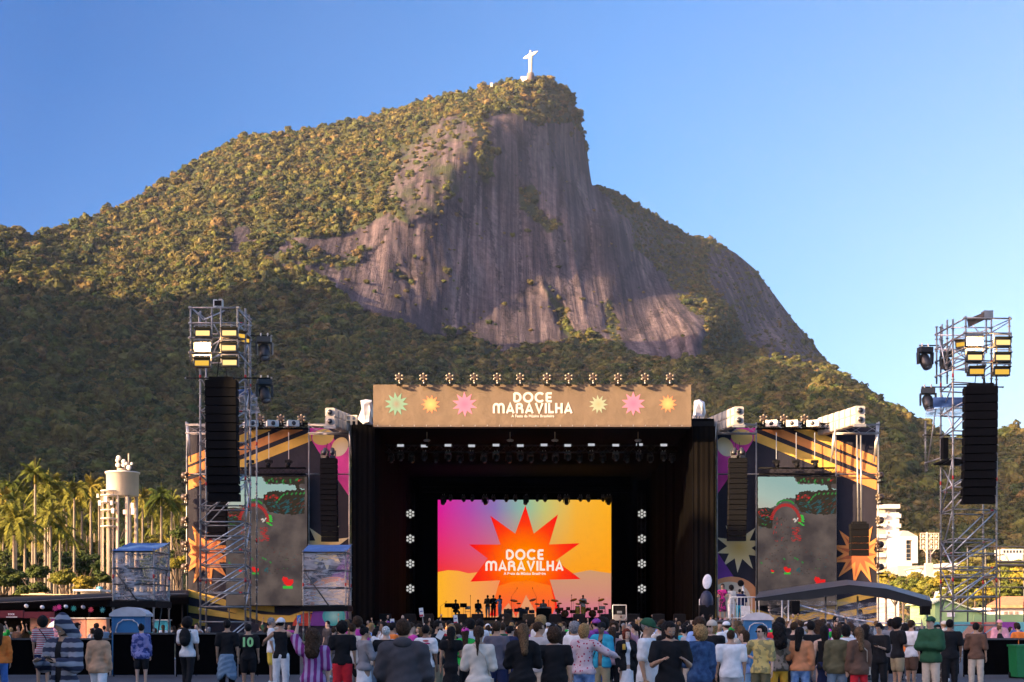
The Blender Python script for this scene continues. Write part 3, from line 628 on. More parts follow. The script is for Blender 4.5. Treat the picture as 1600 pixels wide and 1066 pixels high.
# ------------------------------------------------------------------ name board over the stage
BY = 80.9
nb = thing('name_board','long tan board above the stage lettered DOCE MARAVILHA between coloured paper stars','sign',(PX(831,BY),BY,zt))
ob = nb.location; TAN = mat('tan_board',(.135,.094,.060),.8,scale=.9,var=.10,bump=1)
mb = MB(ob); mb.box((PX(583,BY),BY,PZ(664,BY)),(PX(1080,BY),BY+.5,PZ(601,BY)),TAN); mb.build('board', nb)
mb = MB(ob); mb.box((PX(583,BY),BY-.05,PZ(664,BY)-.12),(PX(1080,BY),BY+.6,PZ(664,BY)-.003),mat('board_edge',(.10,.07,.05),.7)); 
for i in range(26): x = PX(590+i*19,BY); mb.box((x,BY-.06,PZ(666.5,BY)),(x+.03,BY-.051,PZ(664.3,BY)),ALU)
mb.build('bottom_rail', nb)
sc_ = lambda L_: [tuple(v*.58 for v in c) for c in L_]
TEALC = [(.30,.24,.18),(.24,.36,.27),(.22,.45,.32),(.25,.5,.36)]; ORC = [(.85,.55,.18),(.85,.38,.14),(.78,.22,.10)]; PKC = [(.62,.16,.32),(.75,.22,.38),(.80,.28,.42)]
for i,(cx_,cy_,ro,ri,n,cc,a0) in enumerate([(619.5,631.5,19,10,11,TEALC,98),(673,632,15,8.5,11,ORC,82),(726,632,20,10.5,10,PKC,92),(935,632,15,8,11,[(.45,.38,.22),(.42,.48,.32),(.42,.52,.36)],96),(989.5,631,19,10.5,10,PKC,90),(1043.5,631,14.5,8,11,ORC,90)]):
    c = (PX(cx_,BY),BY,PZ(cy_,BY)); m_ = radm('paper_star_%d'%i, sc_(cc), c, ro*BY/F)
    mb = MB(ob); fan(mb,(cx_,cy_),star(cx_,cy_,ro,ri,n,a0),BY,m_,.012); mb.build('paper_star', nb)
for m_ in (TAN,):
    for n_ in m_.node_tree.nodes:
        if n_.type == 'BUMP': n_.inputs['Distance'].default_value = .08
LW = mat('letter_white',(.56,.50,.46),.8,var=.03)
mb = MB(ob); word(mb,'DOCE',802,862.5,613,629,BY,LW,.012); mb.build('lettering',nb)
mb = MB(ob); word(mb,'MARAVILHA',770,894.5,630,646,BY,LW,.022); mb.build('lettering',nb)
textmesh('A Festa da Música Brasileira', .3, PX(866,BY)-PX(799,BY), (PX(832.5,BY)-ob.x,-.03,PZ(650.5,BY)-ob.z), LW, 'lettering', nb, .006)
# lights along the top of the board
t = thing('spider_light','','stage light'); CH_ = mat('chrome_cap',(.26,.21,.15),.45,.6)
mb = MB(); mb.lathe((0,.12,.38),[(.12,-.16),(.20,-.12),(.20,.12),(.1,.2)],mat('brown_black_metal',(.05,.03,.02),.5),10,(0,1,0)); mb.build('housing',t)
for kk in range(6):
    a = R(60*kk+30); mb = MB(); c = Vector((.20*math.cos(a),.0,.38+.20*math.sin(a))); mb.tube((c.x*.6,.05,.38+(c.z-.38)*.6),c,.05,BLACKM); mb.lathe(c,[(.06,.02),(.068,-.05),(.05,-.08)],CH_,8,(0,1,0)); mb.build('spot',t)
mb = MB(); mb.tube((0,.1,0),(0,.1,.22),.035,ALU); mb.box((-.16,-.03,-.06),(.16,.25,.02),BLACKM); mb.build('base',t)
for i,px in enumerate([624,662,703,741,777,813,855,889,927,966,1008,1047]):
    o = t if i==0 else copy_tree(t); o.location = (PX(px,BY-.42),BY-.42,PZ(600.5,BY-.42))
    nm = ['first','second','third','fourth','fifth','sixth','seventh','eighth','ninth','tenth','eleventh','twelfth'][i]
    tag(o, f'dark chrome-capped spider light on the tan board, {nm} from the teal star end', group='spider lights along the top of the name board')
# outrigger that carries them, a little in front of the board
mb = MB((0,BY,zt)); zz = PZ(601,BY-.42)-.03
for i,px in enumerate([624,662,703,741,777,813,855,889,927,966,1008,1047]): x = PX(px,BY-.42); mb.tube((x,BY-.42,zz),(x,BY+.3,zz+.0),.02,BLACKM,5)
orr = mb.build('light_bracket', nb); orr.location = Vector((0,BY,zt))-ob

# ------------------------------------------------------------------ lights hung under the stage roof
def moving_head(s=1.0, name='moving_head_light'):
    t = thing(name,'','stage light'); DM = mat('fixture_black',(.025,.025,.028),.4)
    mb = MB(); mb.box((-.2*s,-.15*s,-.16*s),(.2*s,.15*s,0),DM); mb.tube((-.1*s,0,0),(-.1*s,0,.12*s),.025*s,ALU,5); mb.tube((.1*s,0,0),(.1*s,0,.12*s),.025*s,ALU,5); mb.build('base',t)
    mb = MB(); 
    for sg in (-1,1): mb.slab([(sg*.2*s,-.09*s,-.16*s),(sg*.2*s,.09*s,-.16*s),(sg*.2*s,.06*s,-.52*s),(sg*.2*s,-.06*s,-.52*s)],(sg,0,0),.05*s,DM)
    mb.box((-.2*s,-.08*s,-.19*s),(.2*s,.08*s,-.16*s),DM); mb.build('yoke',t)
    hd = MB(); ax_ = Vector((.15,-.45,-.85)); hd.lathe(Vector((0,0,-.42*s))-ax_.normalized()*.22*s,[(.11*s,0),(.165*s,.08*s),(.17*s,.3*s),(.15*s,.46*s),(.12*s,.48*s)],DM,12,ax_); h = hd.build('head',t)
    g = MB(); g.lathe(Vector((0,0,-.42*s))+ax_.normalized()*.265*s,[(.13*s,0),(.0,.01)],mat('front_lens',(.15,.15,.17),.08),10,ax_); g.build('lens',h)
    return t
mh0 = moving_head(.85); k = 0
hy = 87.0
for row,(lst,py,dd) in enumerate([([626,663,700,737,775,813,850,887,924,962,999,1037],706,87.0),([611,643,681,719,756,795,829,868,905,942,979,1016,1050],709,88.6)]):
    for i,px in enumerate(lst):
        o = mh0 if k==0 else copy_tree(mh0); k += 1; o.location = P(px,py,dd); o.rotation_euler = (0,0,R(random.uniform(-25,25)))
        tag(o, 'black moving head under the stage roof '+('below a strobe panel, ' if row==0 else 'between strobe panels, ')+ORD[i]+' from the magenta side', group='moving heads hung below the roof '+('under the strobes' if row==0 else 'between the strobes'))
sb = thing('strobe_panel','','stage light'); mb = MB(); mb.box((-.22,-.05,-.09),(.22,.12,.09),BLACKM); mb.build('housing',sb)
mb = MB(); mb.box((-.2,-.075,-.075),(.2,-.053,.075),STROBE); mb.build('led_face',sb)
for i,px in enumerate([626,663,700,737,775,813,850,887,924,962,999,1037]):
    o = sb if i==0 else copy_tree(sb); o.location = P(px,696.5+.9*(i%2)-i*.15,86.6)
    tag(o, 'small white strobe panel hung below the tan board, '+ORD[i]+' from the magenta side', group='white strobe panels in a row under the stage roof')
tr = thing('roof_truss','black horizontal truss hung under the stage roof carrying strobes and moving heads','truss',(0,87,zt-1))
truss('lattice',(PX(600,87),87.8,PZ(699,87)),(PX(1060,87),87.8,PZ(699,87)),.42,mat('dull_truss',(.07,.07,.075),.5,.4),tr,tr.location,.028)
mb = MB(tr.location)
for px in (625,720,830,945,1045): x = PX(px,87); mb.tube((x,87.8,PZ(696,87)),(x,87.8,zt),.012,BLACKM,4)
mb.build('chain',tr)
tr2 = thing('rear_truss','black horizontal truss hung just above the top edge of the led wall','truss',(0,103,11))
truss('lattice',(PX(660,103),103,PZ(765,103)),(PX(985,103),103,PZ(765,103)),.4,BLACKM,tr2,tr2.location,.03)
mb = MB(tr2.location); mb.box((PX(655,103.6),103.6,PZ(781,103.6)),(PX(985,103.6),103.7,PZ(745,103.6)),BLACK); mb.build('masking_cloth',tr2)
cnt_ = {'large':0,'small':0}
for i,(px,s) in enumerate([(693,1.15),(704,.7),(724,.8),(738,.75),(758,1.15),(771,.75),(791,.8),(805,.75),(822,1.15),(840,.75),(852,.8),(874,.75),(885,1.15),(907,.75),(919,.8),(942,.75),(951,1.15)]):
    o = copy_tree(mh0); o.scale = (s,s,s); o.location = P(px,774.5,102.6); o.rotation_euler = (0,0,R(random.uniform(-60,60)))
    nl = 'large' if s>1 else 'small'; cnt_[nl] += 1; tag(o, nl+' dark moving head on the led wall top edge, '+ORD[cnt_[nl]-1]+' from the magenta corner', group=('large' if s>1 else 'small')+' moving heads along the top of the led wall')
# four long pendants in the roof
pd = thing('hanging_lamp','','lamp'); mb = MB(); mb.tube((0,0,0),(0,0,1.1),.03,mat('brass_pole',(.55,.42,.25),.4,.5)); mb.build('pole',pd)
mb = MB(); mb.ell((0,0,-.05),(.22,.2,.09),mat('lamp_shell',(.6,.55,.5),.3)); mb.tube((0,0,-.1),(0,0,-.4),.07,BLACKM); mb.build('head',pd)
for i,px in enumerate([667,797,867,997]):
    o = pd if i==0 else copy_tree(pd); o.location = P(px,687,85); tag(o,'thin brass rod lamp high under the stage roof, '+ORD[i]+' from the magenta side',group='rod lamps hanging under the stage roof')
# ------------------------------------------------------------------ colours printed on the side banners
def cloth(n, c):
    m = mat('print_'+n, c, .75, scale=1.3, var=.12, spec=.25, bump=1)
    for n_ in m.node_tree.nodes:
        if n_.type == 'BUMP': n_.inputs['Distance'].default_value = .07
    return m
YEL = cloth('yellow',(.60,.36,.07)); ORG = cloth('orange',(.62,.24,.07)); MAG = cloth('magenta',(.52,.045,.26)); PUR = cloth('purple',(.15,.04,.24))
CRM = cloth('cream',(.62,.50,.36)); TEA = cloth('teal',(.04,.30,.30)); NAV = cloth('night',(.022,.020,.030)); REDP = cloth('red',(.42,.05,.03))
WY = 84.0
def screen_picture(parent, org, mir):
    """a concert crowd under trees, seen on the side screens"""
    D = WY-.62; x0 = 353 if mir else 1184; T = lambda pts: [(x0+(x-340)/5.33, 740+(y)/5.33) for x,y in pts]
    S = lambda n,c: emitm('side_screen_'+n,c,.85)
    mb = MB(org); X0,X1,Y0,Y1 = x0, x0+(127 if mir else 123), 745, 946
    bgm = S('dark','5a4c4a'); nt = bgm.node_tree; b = nt.nodes['Principled BSDF']
    if not b.inputs['Emission Color'].is_linked:
        g = nt.nodes.new('ShaderNodeNewGeometry'); nz = nt.nodes.new('ShaderNodeTexNoise'); nz.inputs['Scale'].default_value = .9; nz.inputs['Detail'].default_value = 5; cr = nt.nodes.new('ShaderNodeValToRGB')
        cr.color_ramp.elements[0].position = .36; cr.color_ramp.elements[0].color = (*hexc('4a4243'),1); cr.color_ramp.elements[1].position = .66; cr.color_ramp.elements[1].color = (*hexc('6e615c'),1)
        nt.links.new(g.outputs['Position'], nz.inputs['Vector']); nt.links.new(nz.outputs[0], cr.inputs[0]); nt.links.new(cr.outputs[0], b.inputs['Emission Color'])
    flat(mb, [(X0,Y0),(X1,Y0),(X1,Y1),(X0,Y1)], D, bgm, 0)
    jr = random.Random(9)
    def poly(pts, m, o):
        if len(pts) > 4:
            pp = []
            for i in range(len(pts)):
                a = pts[i]; b = pts[(i+1)%len(pts)]; L_ = math.hypot(b[0]-a[0],b[1]-a[1]); n_ = max(1,int(L_/9))
                for k in range(n_): pp.append((a[0]+(b[0]-a[0])*k/n_+jr.uniform(-4,4), a[1]+(b[1]-a[1])*k/n_+jr.uniform(-6,6)))
            pts = pp
        q = clip(T(pts), X0,X1,Y0,Y1)
        if len(q) > 2: flat(mb, q, D, m, o)
    skyg = ledgrad('side_screen_sky_%d'%mir, [(0,'b5ada0'),(.5,'a6b9ae'),(1,'94b1ab')], (.35,0,1), .35*PX(X0,D)+PZ(800,D), .35*PX(X0,D)+PZ(742,D))
    poly([(340,25),(640,25),(655,60),(690,88),(740,92),(800,84),(860,96),(925,92),(935,120),(995,130),(995,140),(900,138),(800,150),(740,160),(690,170),(645,205),(600,205),(560,212),(500,262),(450,290),(420,285),(342,292)], skyg, .005)
    LFd = S('leaf_shadow','39332a'); GR = S('green','3c8a44'); RDs = S('red','c02c2c'); TL = S('teal','2f5f66'); BR = S('bright_red','f02828'); GB = S('bright_green','44c046'); BRN = S('brown','6b3a30'); PLs = S('pale','d8cfc4')
    rr = random.Random(5)
    poly([(655,180),(700,150),(770,140),(800,165),(850,140),(995,142),(995,330),(900,345),(800,335),(760,330),(700,320),(650,240)], LFd, .008)
    poly([(640,25),(995,25),(995,85),(930,95),(860,90),(800,80),(730,88),(690,75)], LFd, .008)
    poly([(915,85),(945,85),(955,130),(985,150),(930,145)], LFd, .009)
    poly([(342,292),(420,285),(470,300),(460,460),(342,440)], LFd, .008)
    def dash(x,y,l,w,a,m,o):
        c,s_ = math.cos(R(a)),math.sin(R(a)); poly([(x-l*c+w*s_,y+l*s_+w*c),(x+l*c+w*s_,y-l*s_+w*c),(x+l*c-w*s_,y-l*s_-w*c),(x-l*c-w*s_,y+l*s_-w*c)],m,o)
    for i in range(30): t=i/29; a=R(172-172*t); dash(572+118*math.cos(a), 400-138*math.sin(a), 13, 5, 172-172*t, RDs, .012)
    for i in range(14): t=i/13; a=R(150-110*t); dash(572+80*math.cos(a), 285-62*math.sin(a), 12, 7, 60-110*t, GR, .011)
    for i in range(9): dash(700+rr.uniform(-12,18), 350+i*10, 5, 12, 80, GB, .012)
    pts = [(742,272),(765,240),(785,215),(800,195),(820,178),(850,168),(890,170),(925,166),(960,168),(990,165)]
    for x,y in pts: dash(x,y,11,6,50,GR,.013)
    for i in range(46): dash(rr.uniform(790,990), rr.uniform(205,330), rr.uniform(8,22), 3, rr.uniform(20,50), rr.choice([TL,TL,TL,BRN,LFd]), .014+.0002*i)
    for i in range(26): dash(rr.uniform(690,785), rr.uniform(230,330), rr.uniform(8,18), 3, rr.uniform(-40,-10), rr.choice([TL,LFd]), .014+.0002*i)
    for i in range(16): dash(rr.uniform(655,780), rr.uniform(180,230), 9, 8, rr.uniform(0,90), rr.choice([RDs,BRN]), .02+.0002*i)
    for i in range(26): dash(rr.uniform(670,990), rr.uniform(35,85), 9, 6, rr.uniform(0,90), rr.choice([RDs,BRN,GR,LFd,LFd]) if i<14 else rr.choice([GR,LFd]), .02+.0002*i)
    for i in range(22): dash(rr.uniform(350,450), rr.uniform(300,360), 10, 3, rr.uniform(-60,40), rr.choice([RDs,TL,BRN]), .02+.0002*i)
    for i in range(12): dash(rr.uniform(360,450), rr.uniform(350,450), 9, 3, rr.uniform(-60,60), rr.choice([TL,GR,TL]), .02+.0002*i)
    for i in range(60): dash(rr.uniform(470,690), rr.uniform(370,570), rr.uniform(3,9), 2.2, rr.uniform(0,90), rr.choice([RDs,RDs,BRN,LFd,LFd]), .02+.0002*i)
    for i in range(28): dash(rr.uniform(635,692), 450+i*4.2, 12, 2.0, 8, RDs, .022+.0002*i)
    for i in range(7): dash(655+rr.uniform(-16,16), 385+rr.uniform(-16,16), 10, 5, rr.uniform(0,180), PLs, .03+.0002*i)
    for i in range(110): dash(rr.uniform(350,990), rr.uniform(600,860), rr.uniform(2,7), 2.5, rr.uniform(-30,30), rr.choice([BRN,BRN,LFd,TL,LFd,GR if i%5==0 else LFd]), .02+.0002*i)
    def flower(x,y,r):
        for i in range(9): dash(x+r*math.cos(i*.7)*.6, y+r*math.sin(i*1.1)*.5, r*.55, r*.38, i*40, BR, .035+.0002*i)
        for i in range(4): dash(x+(i-1.5)*r*.4, y+r*1.25, r*.28, r*.42, 90, GB, .04+.0002*i)
    flower(585,800,26); flower(856,898,40); flower(680,805,0.1); flower(462,812,12)
    for i in range(6): dash(680+rr.uniform(-14,14), 803+rr.uniform(-14,14), 8, 5, 30*i, TL, .03)
    for x,y in ((650,705),(670,715),(712,740),(560,712),(370,745)): dash(x,y,6,9,40,GR,.03)
    mb.build('picture', parent)
def wing(mir):
    M = (lambda x: 1664-x) if mir else (lambda x: x)
    Q = lambda pts: [(M(x),y) for x,y in pts]
    side = 'magenta' 
    X0,X1 = (294,547) if mir else (1119,1370)
    t = thing('banner_wing', ('shaded black side wing printed with stripes and stars, behind the tall scaffold tower' if mir else 'sunlit black side wing printed with stripes and stars, next to the white apartment blocks'),'stage wing',(PX((X0+X1)/2,WY),WY,0))
    org = t.location
    mb = MB(org); mb.box((PX(X0,WY),WY,0),(PX(X1,WY),WY+.12,PZ(668,WY)),NAV)
    BX0,BX1 = X0+.3, X1-.3; kk = [0]
    def pl(pts, m, dy=.004):
        kk[0] += 1; q = clip(Q(pts),BX0,BX1,669,978)
        if len(q)>2: flat(mb, q, WY, m, .004*kk[0])
    for a,m in (((1119,1305),YEL),((1305,1371),ORG)):
        def band(p0,p1,p2,p3):
            q = clip([p0,p1,p2,p3], a[0],a[1],669,978)
            if len(q)>2: pl(q,m)
        band((1176,674),(1370,751),(1370,766),(1160,682)); band((1262,669),(1370,714),(1370,727),(1240,672))
    band2 = clip([(1216,669),(1370,731),(1370,744),(1190,672)],1119,1371,669,978); pl(band2, ORG)
    pl([(1119,699),(1140,690),(1150,669),(1180,669),(1177,688),(1168,703),(1119,775)], MAG)
    cc = radm('print_moon_%d'%mir, [(.60,.55,.45),(.60,.50,.30),(.62,.42,.12)], (PX(M(1128),WY),WY,PZ(706,WY)), 1.0)
    pl(ellp(1159,683,17,12.5,10), cc); pl(ellp(1133,698.5,12,16,-32), cc)
    sc = (1155,855) if not mir else (1155,855)
    sm = radm('print_sunstar_%d'%mir, [(.62,.42,.10),(.64,.5,.22),(.60,.54,.36)], (PX(M(sc[0]),WY),WY,PZ(sc[1],WY)), 1.4)
    kk[0] += 1
    fan(mb, (M(sc[0]),sc[1]), [(min(max(x,BX0),BX1),y) for x,y in [(M(x),y) for x,y in star(sc[0],sc[1],40,19,10,86)]], WY, sm, .004*kk[0])
    for cx_,cy_,ro,ri,m_ in ((1342,866,49,24,ORG),(1342,866,36,13,cloth('rust',(.40,.11,.045)))):
        kk[0] += 1; q = [(min(max(x,BX0),BX1),y) for x,y in [(M(x),y) for x,y in star(cx_,cy_,ro,ri,11,97)]]; fan(mb,(M(cx_),cy_),q,WY,m_,.004*kk[0])
    pl([(1119,860),(1148,904),(1119,909)], PUR)
    pl(ellp(1143,935,43,34), cloth('peach',(.62,.27,.12))); pl(ellp(1140,938,33,29), CRM)
    # stripes and discs along the foot
    pl([(1370,921),(1308,938),(1235,948),(1235,957),(1308,948),(1370,932)],YEL); pl([(1300,921),(1240,932),(1240,940),(1300,930)],YEL); pl([(1370,946),(1280,962),(1280,970),(1370,957)],YEL); pl([(1370,965),(1340,971),(1340,978),(1370,978)],YEL)
    pl([(1308,946),(1255,960),(1212,962),(1185,953),(1150,950),(1150,955),(1180,958),(1205,972),(1245,974),(1308,955)],YEL)
    if mir: pl(ellp(1185,980,22,22),REDP); pl([(1175,955),(1119,955),(1119,978),(1180,978)],PUR); pl(ellp(1142,963,18,15),TEA); pl(ellp(1142,963,14.5,12),radm('print_disc',[(.30,.55,.5),(.08,.34,.34),(.04,.25,.27)],(PX(M(1142),WY),WY,PZ(963,WY)),.8))
    mb.build('printed_banner', t)
    fr = MB(org)
    for x in (X0,X1,M(1180),M(1304)): fr.tube((PX(x,WY),WY-.35,0),(PX(x,WY),WY-.35,PZ(662,WY)),.045,STEEL)
    for y in (742,): fr.tube((PX(X0,WY),WY-.35,PZ(y,WY)),(PX(X1,WY),WY-.35,PZ(y,WY)),.04,STEEL)
    fr.build('frame_tube', t)
    for a,b in (((1119,1182),'x'),((1305,1373),'x')):
        p,q = M(a[0]),M(a[1]); truss('box_truss',(PX(p,WY-1),WY-1,PZ(671,WY-1)),(PX(q,WY-1),WY-1,PZ(671,WY-1)),.5,STEEL,t,org,.04,.75)
    truss('dark_truss',(PX(M(1182),WY-.6),WY-.6,PZ(668.5,WY)),(PX(M(1305),WY-.6),WY-.6,PZ(668.5,WY)),.3,BLACKM,t,org,.03)
    truss('dark_truss',(PX(M(1186),WY-.6),WY-.6,PZ(738,WY)),(PX(M(1304),WY-.6),WY-.6,PZ(738,WY)),.36,BLACKM,t,org,.03)
    # corner legs that splay from the box truss
    lg = MB(org)
    for a in (1119,1305,1372): x = M(a); lg.tube((PX(x,WY-1),WY-1.2,PZ(660,WY-1)),(PX(x-(5 if not mir else -5),WY-1),WY-1.2,PZ(712,WY-1)),.05,ALU); lg.tube((PX(x,WY-1),WY-.8,PZ(660,WY-1)),(PX(x-(5 if not mir else -5),WY-1),WY-.8,PZ(722,WY-1)),.05,ALU)
    lg.build('truss_leg', t)
    # screen
    s0 = 353 if mir else 1184; s1 = s0+(127 if mir else 123)
    s_ = thing('side_screen','tall side led screen showing a blurred crowd under trees, '+('half hidden by the scaffold tower' if mir else 'above the striped tent roof'),'led screen',(PX(s0,WY),WY-.6,0))
    mb = MB(s_.location); D = WY-.6; mb.box((PX(s0,D),D+.0,PZ(947,D)),(PX(s1,D),D+.3,PZ(744,D)),BLACKM); mb.build('cabinet_frame', s_)
    screen_picture(s_, s_.location, mir)
    # small lights on the upper edge and three on drop rods
    for j,x in enumerate((1213,1244,1273)):
        r_ = thing('drop_light','small black lamp on a rod over the '+('shaded' if mir else 'sunlit')+' side screen, '+['stage end','middle','outer end'][j],'stage light',P(M(x),676,WY-1),0,'rod lamps over the side screens')
        m2 = MB(); m2.tube((0,0,0),(0,0,-1.55),.025,ALU,5); m2.build('rod',r_); m2 = MB(); m2.cbox((0,0,-1.7),(.4,.3,.16),BLACKM); m2.lathe((0,-.1,-1.86),[(.1,0),(.15,.05),(.12,.3)],BLACKM,8,(0,-1,-.4)); m2.build('head',r_)
        r_ = thing('floodlight','white weatherproof floodlight on the top edge over the '+('shaded' if mir else 'sunlit')+' side screen, '+['stage end','middle','outer end'][j],'floodlight',P(M(1207+x*0+j*32),667,WY-.9),R(-25 if not mir else 25),'white floodlights on the wing top edges')
        m2 = MB(); m2.box((-.3,-.2,.02),(.3,.9,.34),WHITE); m2.box((-.34,-.26,0),(.34,-.18,.36),ALU); m2.build('housing',r_); m2 = MB(); m2.lathe((0,-.28,.18),[(.13,0),(.12,-.02)],mat('dark_glass',(.03,.03,.035),.15),12,(0,1,0)); m2.build('front_glass',r_)
        sp_ = copy_tree(t_sp); sp_.location = P(M(1193+j*32),664.5,WY-.9)+Vector((0,0,.0)); tag(sp_,'dark spider light beside a white floodlight over the '+('shaded' if mir else 'sunlit')+' side screen, '+['stage end','middle','outer end'][j],group='spider lights on the wing top edges')
    # side edge spots
    for j,y in enumerate((750,784,820,858,893)):
        sp_ = copy_tree(t_sp); sp_.rotation_euler = (0,0,R(-80 if not mir else 80)); sp_.location = P(M(1372.5),y+3,WY-.5)
        tag(sp_,'dark spider light on the outer edge of the '+('shaded' if mir else 'sunlit')+' wing, '+['topmost','second from the top','third from the top','fourth from the top','lowest'][j],group='spider lights down the outer wing edges')
    return t
t_sp = t   # the spider light built for the name board
wing(False); wing(True)
def bank(px0,py0,px1,py1,D,label):
    """two-tier white weatherproof light bank running back and sideways"""
    a = P(px0,py0,D); t = thing('floodlight_bank',label,'floodlight',a,0,'white two-tier floodlight banks on top of the wings'); dx = PX(px1,D)-PX(px0,D); L_ = 2.6
    d = Vector((dx*1.35,L_,-.55)); H = .52
    WB = mat('floodlight_shell',(.36,.33,.30),.5,scale=3,var=.15)
    for k in range(2):
        mb = MB(); z0 = .05+k*H
        for j in range(7):
            p = d*(j/7.0); q = d*((j+.72)/7.0)
            vs = []
            for c in (p,q):
                for (u,v) in ((-.28,.06),(-.28,H-.06),(-.22,H),(.22,H),(.28,H-.06),(.28,.06),(.22,0),(-.22,0)): vs.append((c.x+u,c.y,c.z*.6+z0+v))
            mb.add(vs,[tuple(range(7,-1,-1)),tuple(range(8,16))]+[(i,(i+1)%8,8+(i+1)%8,8+i) for i in range(8)],WB)
        mb.build('louvred_housing',t)
        m2 = MB(); m2.lathe((0,-.03,z0+H/2),[(.19,0),(.19,-.03),(.16,-.035)],mat('lens_ring',(.35,.33,.31),.4,.5),14,(0,1,0)); m2.lathe((0,-.07,z0+H/2),[(.15,0),(.15,-.012)],mat('dark_glass',(.03,.03,.035),.15),14,(0,1,0)); m2.build('front_glass',t)
    mb = MB(); mb.box((-.35,0,-.1),(.35,.2,.05),STEEL); mb.build('foot',t)
bank(515.5,667,545,668,81.5,'white two-tier floodlight bank on the wing corner next to the wrapped bundle')
bank(1154.5,665,1128,664,81.5,'white two-tier floodlight bank on the wing corner nearest the stage, catching the sun')
bank(1344,664,1310,666,81.5,'white two-tier floodlight bank on the outermost corner of the sunlit wing')
WR = mat('plastic_wrap_opaque',(.42,.42,.46),.3,scale=2.5,var=.35,bump=.6)
def bundle(name,label,outline,D,th):
    t = thing(name,label,'bundle',P(outline[0][0],outline[0][1],D)); mb = MB(t.location)
    n = 5; k = len(outline); vs = []; c = (sum(p[0] for p in outline)/k, sum(p[1] for p in outline)/k); rr = random.Random(int(outline[0][0]))
    for j in range(n):
        s_ = math.sin(math.pi*(j+.35)/(n-.3))**.5
        for x,y in outline: v = P(c[0]+(x-c[0])*s_,c[1]+(y-c[1])*(.6+.4*s_),D+th*j/(n-1)); vs.append(v+Vector((rr.uniform(-.05,.05),rr.uniform(-.12,.12),rr.uniform(-.05,.05))))
    fs = [(j*k+i,j*k+(i+1)%k,(j+1)*k+(i+1)%k,(j+1)*k+i) for j in range(n-1) for i in range(k)]+[tuple(range(k-1,-1,-1)),tuple(range((n-1)*k,n*k))]
    mb.add(vs,fs,WR); mb.build('wrapped_load',t)
bundle('wrapped_bundle','crumpled silver plastic wrapped bundle on the roof beside the shaded end of the tan board',[(566,664),(560,655),(564,640),(563,627),(572,624),(581,626),(583,640),(582,655),(583,664)],81.5,1)
bundle('wrapped_bundle','small silver plastic wrapped bundle on the roof behind the sunny end of the tan board',[(1083,655),(1083,640),(1084,627),(1093,624),(1101,628),(1103,645),(1099,655)],83.5,1)
t = thing('roof_railing','little white metal railing on the roof in front of the small wrapped bundle','railing',P(1091,664,83)); mb = MB(t.location)
for x in (1083,1087,1091,1095,1099): mb.tube(P(x,664,83),P(x,650,83),.04,ALU,5)
mb.tube(P(1082,650,83),P(1100,650,83),.045,ALU,5); mb.build('bars',t)
t = thing('pale_rack','short pale scaffold frame on the roof between the floodlight bank and the wrapped bundle','scaffold',P(540,666,82.5)); mb = MB(t.location)
for x in (531,540,549,557): mb.tube(P(x,664,82.5),P(x,650,82.5),.07,mat('cream_metal',(.62,.52,.38),.5),5)
for y in (650,657): mb.tube(P(530,y,82.5),P(558,y,82.5),.05,mat('cream_metal',(.62,.52,.38),.5),5)
mb.build('bars',t)
# ------------------------------------------------------------------ line arrays
def line_array(px0,px1,py0,py1,D,n,label,curve=.0,rz=0):
    cx_ = (PX(px0,D)+PX(px1,D))/2; w_ = abs(PX(px1,D)-PX(px0,D)); zt_ = PZ(py0,D); zb_ = PZ(py1,D); hh = (zt_-zb_)/n
    t = thing('line_array',label,'loudspeaker',(cx_,D,zb_),rz)
    GR_ = mat('speaker_grille',(.006,.006,.007),.85,scale=40,var=.5,spec=.08); 
    for k in range(n):
        z0 = zt_-zb_-hh*(k+1); dy = curve*((k/n)**2)
        mb = MB(); mb.slab([(-w_/2,dy,z0+.012),(-w_/2,dy+.02,z0+hh-.006),(-w_/2,dy+.55,z0+hh-.03),(-w_/2,dy+.55,z0+.03)],(1,0,0),w_,GR_)
        mb.box((-w_/2+.02,dy-.02,z0+.02),(w_/2-.02,dy-.003,z0+hh-.02),GR_); mb.build('cabinet',t)
    mb = MB(); mb.box((-w_*.38,.05,zt_-zb_),(w_*.38,.5,zt_-zb_+.12),BLACKM); mb.tube((-.2,.3,zt_-zb_+.1),(-.1,.3,zt_-zb_+.9),.02,BLACKM,4); mb.tube((.2,.3,zt_-zb_+.1),(.1,.3,zt_-zb_+.9),.02,BLACKM,4)
    mb.build('flying_frame',t); return t
line_array(320,369,593,782,55.2,14,'wide black line array of loudspeakers hung in the scaffold tower before the shaded wing',.5)
line_array(1509,1559,603,786,55.0,14,'wide black line array of loudspeakers hung in the scaffold tower against the sky',.5,R(-6))
line_array(500,526,716,846,81.5,16,'narrow black line array hung in front of the magenta print of the shaded wing',.5)
line_array(1139.5,1168,715,845,81.5,16,'narrow black line array hung in front of the magenta print of the sunlit wing',.5)
line_array(1330,1358,818,869,82,5,'short black speaker block hung over the rust coloured star of the sunlit wing')
line_array(322,353,782,845,82,5,'short black speaker block hung behind the scaffold tower on the shaded wing')
for px,w_ in ((513,'shaded'),(1153,'sunlit')):
    for j in (-1,1):
        o = copy_tree(mh0); o.rotation_euler = (R(180),0,R(20*j)); o.location = P(px+6*j,716,81.6); tag(o,'black moving head atop the narrow line array of the '+w_+' wing, '+('stage side' if (j>0)==(px<800) else 'outer side'),group='moving heads above the narrow line arrays')
t = thing('hanging_pole','pale twin pole that carries the short speaker block on the sunlit wing','pole',P(1343,818,82.3)); mb = MB(t.location)
mb.tube(P(1341,820,82.3),P(1339,680,82.3),.05,STEEL); mb.tube(P(1346,820,82.3),P(1345,680,82.3),.05,STEEL); mb.build('tube',t)

